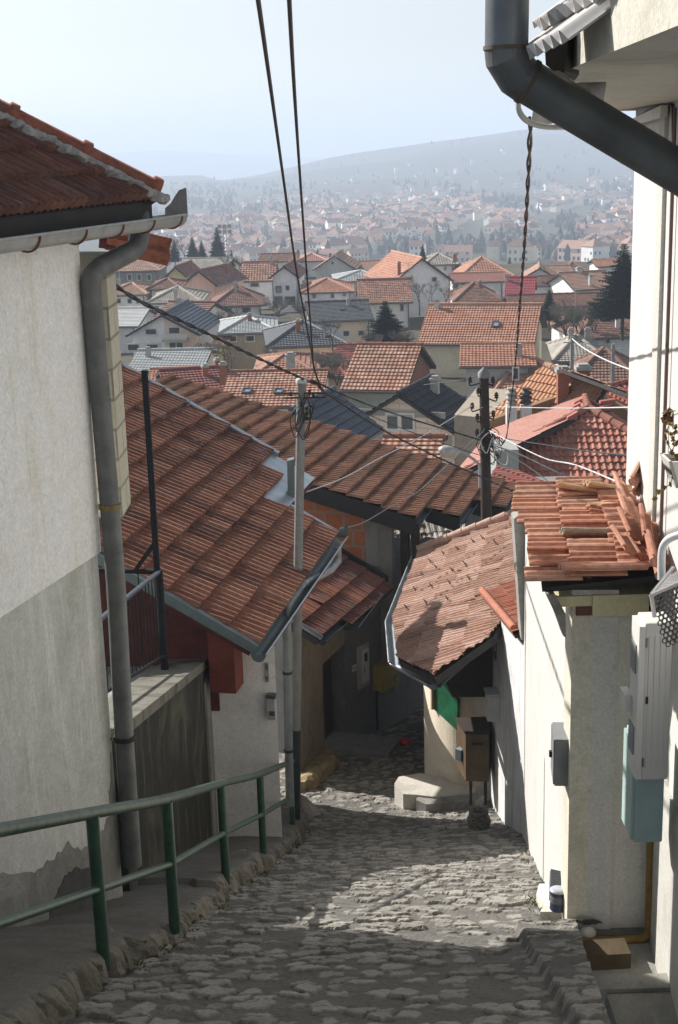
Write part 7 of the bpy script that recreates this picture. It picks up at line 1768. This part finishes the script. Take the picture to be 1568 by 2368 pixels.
def place_bare(kind, px_, pb, Y, s, label):
    root, c, k, used = btypes[kind]; b = P(px_, pb, Y)
    if used:
        n = root.copy(); sc.collection.objects.link(n)
        for ch in (c, k): d = ch.copy(); sc.collection.objects.link(d); d.parent = n
    else: n = root; btypes[kind][3] = True
    n.location = b; s *= (.42 if kind == 2 else .62); n.scale = (s, s, s); n.rotation_euler = (0, 0, px_ * .37); n['label'] = label; n['group'] = 'bare winter trees in the old quarter'
BARE = [(0, 428, 602, 212, 1.3, 'bare tree between the downpipe-side fir and the close pair of firs'), (1, 385, 606, 210, 1.2, 'bare tree at the left end of the skyline firs'), (0, 520, 640, 196, 1.4, 'bare tree below the lattice mast'), (1, 552, 640, 196, 1.3, 'bare tree on the green bank left of the orange patterned roof'),
 (2, 700, 735, 140, 1.6, 'bare bush below the glazed brown gable'), (2, 640, 735, 138, 1.8, 'bare bush in front of the white gable wing'), (0, 970, 712, 140, 1.3, 'bare tree at the left foot of the blank gable'), (1, 1000, 715, 138, 1.2, 'bare tree in the middle of the blank gable foot'), (0, 1030, 715, 137, 1.1, 'bare tree at the right foot of the blank gable'),
 (2, 780, 880, 82, 1.5, 'grey bare bush between the dark red gabled roof and the hollow-brick house'), (2, 760, 868, 84, 1.3, 'second grey bare bush left of the hollow-brick house'), (2, 740, 862, 85, 1.2, 'small grey bush beside the thick cables'), (0, 770, 800, 100, .9, 'thin bare tree in front of the peach house'), (2, 860, 812, 98, 1.2, 'bush at the foot of the big dark fir'), (2, 930, 808, 98, 1.2, 'bush between the big dark fir and the large orange roof'),
 (2, 1310, 775, 112, 1.9, 'pale tangle of bare twigs right of the large orange roof'), (2, 1340, 770, 112, 2.0, 'bare bush in the middle of the tangle under the dull brown barn roof'), (0, 1325, 765, 110, 1.0, 'pale bare sapling standing in the tangle of bushes'), (2, 1375, 765, 113, 1.9, 'bare bush at the right end of the tangle by the right fir'), (2, 1290, 745, 118, 1.5, 'bare bush behind the slender young fir'),
 (0, 535, 875, 92, 1.1, 'bare tree in front of the long pale grey metal roof, right'), (1, 500, 868, 92, 1.0, 'bare tree in front of the long pale grey metal roof, middle'), (2, 480, 830, 108, 1.3, 'bare bush behind the right end of the pale grey metal roof'), (2, 620, 845, 100, 1.2, 'bare bush left of the cream slate-roofed house'), (2, 530, 760, 128, 1.6, 'bare bush below the white house with the brown hip roof')]
for b in BARE: place_bare(*b)
# grassy strip on the bank
t = P(548, 648, 185)

# ================================================================== hazy town on the opposite slope
FAR_PAL = [('white', 'mottled'), ('cream', 'brown'), ('white', 'brown'), ('pink', 'clay'), ('white', 'clay'), ('grey', 'grey')]
def far_house_mesh(k):
    r = random.Random(40 + k); W, D_, H = ((9, 8, 6), (12, 9, 6.5), (8, 8, 8), (14, 9, 5), (10, 10, 7), (8, 7, 4.5))[k]; rise = (2.6, 3.0, 2.4, 2.6, 3.2, 2.2)[k]; mb = MB()
    w, d = W/2, D_/2
    if k in (1, 4): # hip
        hi = D_/2 * .9; mb.prism([V((-w, -d, -4)), V((w, -d, -4)), V((w, d, -4)), V((-w, d, -4))], V((0, 0, 4 + H)), 0)
        e = .5; A = [V((-w-e, -d-e, H)), V((w+e, -d-e, H)), V((w+e, d+e, H)), V((-w-e, d+e, H)), V((-w+hi, 0, H+rise)), V((w-hi, 0, H+rise))]
        mb.add(A, [(0, 1, 5, 4), (1, 2, 5), (2, 3, 4, 5), (3, 0, 4), (3, 2, 1, 0)], 1)
    else:
        mb.prism([V((-w, -d, -4)), V((-w, d, -4)), V((-w, d, H)), V((-w, 0, H+rise)), V((-w, -d, H))], V((W, 0, 0)), 0)
        e = .45; s = rise / d
        A = [V((-w-e, -d-e, H-e*s+.12)), V((w+e, -d-e, H-e*s+.12)), V((w+e, 0, H+rise+.12)), V((-w-e, 0, H+rise+.12)), V((w+e, d+e, H-e*s+.12)), V((-w-e, d+e, H-e*s+.12))]
        mb.add(A, [(0, 1, 2, 3), (3, 2, 4, 5)], 1)
    for zz in np.arange(1.4, H - .6, 2.8):
        for i in range(int(W // 2.6)):
            x = -w + 1.4 + i * 2.6
            if r.random() < .8: mb.box((x, -d - .02, zz), (1.2, .1, 1.3), None, 2)
            if r.random() < .5 and k in (0, 2, 4): mb.box((-w - .02, -d + 1.6 + i * 2.4, zz), (.1, 1.1, 1.2), None, 2)
    mb.box((w * .3, .6, H + rise * .8), (.7, .7, 2.4), None, 0)
    return mb
FARM = []
for k in range(6):
    wk, rk = FAR_PAL[k]; o = far_house_mesh(k).build('distant_house', [wallm(wk), roofm(rk, 500), glass()], None, 'w'); FARM.append(o)
FLAB = ['tiny white house with a mottled orange gable roof on the hazy opposite slope', 'tiny cream house with a brown hipped roof on the hazy opposite slope', 'tiny tall white house with a brown gable roof on the hazy opposite slope', 'tiny long pink house with a clay roof on the hazy opposite slope', 'tiny white house with a clay hipped roof on the hazy opposite slope', 'tiny low grey house with a grey roof on the hazy opposite slope']
def hit(px_, py_):
    d = ray(px_, py_); Y = 320.0
    while Y < YRG:
        p = d * Y
        if p.z <= far_z(p.x, Y): return p
        Y *= 1.012
    return None
rf = random.Random(77); spots = []
def try_spot(px_, py_, gap=1.0):
    p = hit(px_, py_)
    if p is None: return
    for q in spots:
        if (q - p).length < 10.5 * gap: return
    spots.append(p)
tries = 0
while len(spots) < 900 and tries < 14000:
    tries += 1
    px_ = rf.uniform(345, 1475); u = rf.random()
    py_ = 606 - 175 * (u ** 1.25) if u < .86 else rf.uniform(335, 470)
    right = (px_ - 345) / 1130
    if py_ < 520 - 70 * right and rf.random() < .75: continue
    if py_ < 470 - 60 * right and rf.random() < .8: continue
    if py_ < interp(RIDGE, px_) + 25 + 40 * (1 - right): continue
    if px_ < 600 and py_ < 545 and rf.random() < .7: continue
    # open patches and woods break the town up
    if vnoise(np.array([px_]), np.array([py_ * 2.2]), 95, 5)[0] < .33: continue
    try_spot(px_, py_, 1.0 if py_ > 520 else 1.25)
spots.sort(key=lambda p: p.y); print('far houses', len(spots), tries)
near = spots[:296]; rest = spots[296:]
first = [True] * 6
for p in near:
    k = rf.choice((0, 0, 1, 1, 2, 3, 4, 4, 5)); src = FARM[k]
    if first[k]: o = src; first[k] = False
    else: o = src.copy(); sc.collection.objects.link(o)
    s = rf.uniform(.68, 1.05) * max(.6, 1.12 - p.y / 3500); o.location = p; o.rotation_euler = (0, 0, rf.choice((0, .3, -.3, .6, 1.2, -.7)) + rf.uniform(-.2, .2)); o.scale = (s, s, s * rf.uniform(.85, 1.2))
    _tagk(o, FLAB[k], 'house', 'hazy houses on the opposite slope')
mb = MB(); rmats = [wallm('white'), roofm('brown', 500), roofm('clay', 500), wallm('cream')]
for p in rest:
    k = rf.choice((0, 1, 2, 3, 4)); m_ = FARM[k].data; s = rf.uniform(.85, 1.3) * max(.5, 1.15 - p.y / 3000); R = Matrix.Rotation(rf.uniform(-1, 1), 3, 'Z'); rr = rf.choice((1, 2)); ww_ = rf.choice((0, 3))
    vs = [R @ (v.co * s) + p for v in m_.vertices]
    for pol in m_.polygons:
        if pol.material_index == 2: continue
        mb.add([vs[i] for i in pol.vertices], [list(range(len(pol.vertices)))], rr if pol.material_index == 1 else ww_)
mb.build('far_town', rmats, None, 'w', None, None, None, 'stuff')
# pale apartment blocks and a minaret in the haze
APT = [(1010, 478, 46, 14, 'leftmost long pale apartment block in the haze'), (1075, 476, 34, 12, 'second pale apartment block in the haze'), (690, 470, 30, 12, 'pale block between the two thick cables in the haze'), (1120, 465, 40, 11, 'right-hand pale apartment block in the haze'), (1395, 552, 60, 20, 'long ochre building in the haze close to the tall white wall'), (640, 527, 55, 13, 'long pale barracks in the haze left of the thick cables'), (1225, 548, 40, 12, 'broad pale building in the haze beside the hanging twisted cable')]
for (px_, py_, wpx, hpx, lb) in APT:
    p = hit(px_, py_); k = adep(p) / F; t = thing('apartment_block', lb, 'building', p, 0, 'pale blocks in the haze'); W_, H_ = wpx * k, hpx * k; mb = MB(); mb.box((0, 6, H_/2 - 4), (W_, 12, H_ + 8)); mb.build('wall', wallm('cream' if 'ochre' in lb else 'white'), t, 'l')
    mb = MB(); mb.prism([V((-W_/2 - .5, -.6, H_)), V((W_/2 + .5, -.6, H_)), V((W_/2 + .5, 6, H_ + 3)), V((-W_/2 - .5, 6, H_ + 3))], V((0, 0, .3))); mb.build('roof', roofm('clay', 500), t, 'l')
    nfl = max(2, int(H_ // 3.2))
    for f_ in range(nfl):
        mb = MB(); z = H_ * (f_ + .55) / nfl
        for i in range(int(W_ // 4)): mb.box((-W_/2 + 2.5 + i * 4, -.03, z), (2, .1, H_ / nfl * .45))
        mb.build('window_band', glass(), t, 'l')
p = hit(832, 484); t = thing('minaret', 'slim pale minaret rising from the hazy slope right of the thick cables', 'tower', p); k = adep(p) / F; h_ = 26 * k
mb = MB(); mb.tube([V((0, 0, -3)), V((0, 0, h_ * .8))], 2.2, 10); mb.lathe((0, 0, h_ * .6), [(2.2, 0), (3.2, .5), (3.2, 1.5), (2.2, 1.6)], 10); mb.build('shaft', wallm('white'), t, 'l')
mb = MB(); mb.lathe((0, 0, h_ * .8), [(2.4, 0), (0.05, h_ * .2)], 10); mb.build('spire', flat('lead_spire', (.2, .22, .24), .6), t, 'l')
# woods between the far houses: one mass of small crowns
mb = MB(); n_w = 0
for i in range(7000):
    px_ = rf.uniform(330, 1480); u = rf.random(); py_ = 606 - 190 * u ** .9 if u < .93 else rf.uniform(300, 440)
    if py_ < interp(RIDGE, px_) + 2: continue
    if vnoise(np.array([px_]), np.array([py_ * 2.2]), 60, 8)[0] < .45 - (.12 if py_ < 440 else 0): continue
    p = hit(px_, py_)
    if p is None: continue
    n_w += 1; con = rf.random() < .3; H_ = rf.uniform(4, 8.5) * (1.3 if con else .9); R_ = H_ * (.22 if con else .42); n = 6; a0 = rf.uniform(0, 6)
    rings = [(.05, .8), (.35, 1.0), (.7, .62), (1.0, .02)] if con else [(.05, .5), (.4, 1.0), (.75, .8), (1.0, .1)]
    vs = []
    for z, r_ in rings:
        for j in range(n): a = a0 + 6.283 * j / n; q = R_ * r_ * rf.uniform(.7, 1.25); vs.append(p + V((math.cos(a) * q, math.sin(a) * q, H_ * z * rf.uniform(.94, 1.06))))
    mb.add(vs, [(r_*n+j, r_*n+(j+1) % n, (r_+1)*n+(j+1) % n, (r_+1)*n+j) for r_ in range(3) for j in range(n)], 0 if con else 1)
    if n_w > 1500: break
mb.build('far_woods', [flat('far_conifer', (.022, .036, .028), .95, 0, .3, .2), flat('far_bare_wood', (.085, .07, .055), .95, 0, .35, .2)], None, 'w', None, None, None, 'stuff')

# ================================================================== the air
mb = MB(); mb.box((0, 3000, -100), (7000, 7800, 400))
hz = mb.build('haze', [], None, 'w', None, None, None, 'stuff')
hm = bpy.data.materials.new('haze_air'); hm.use_nodes = True; t_ = hm.node_tree; t_.nodes.clear()
pv = t_.nodes.new('ShaderNodeVolumePrincipled'); pv.inputs['Color'].default_value = (.70, .82, 1.0, 1); pv.inputs['Density'].default_value = .00050; pv.inputs['Anisotropy'].default_value = .1
ou = t_.nodes.new('ShaderNodeOutputMaterial'); t_.links.new(pv.outputs[0], ou.inputs['Volume'])
hz.data.materials.append(hm)
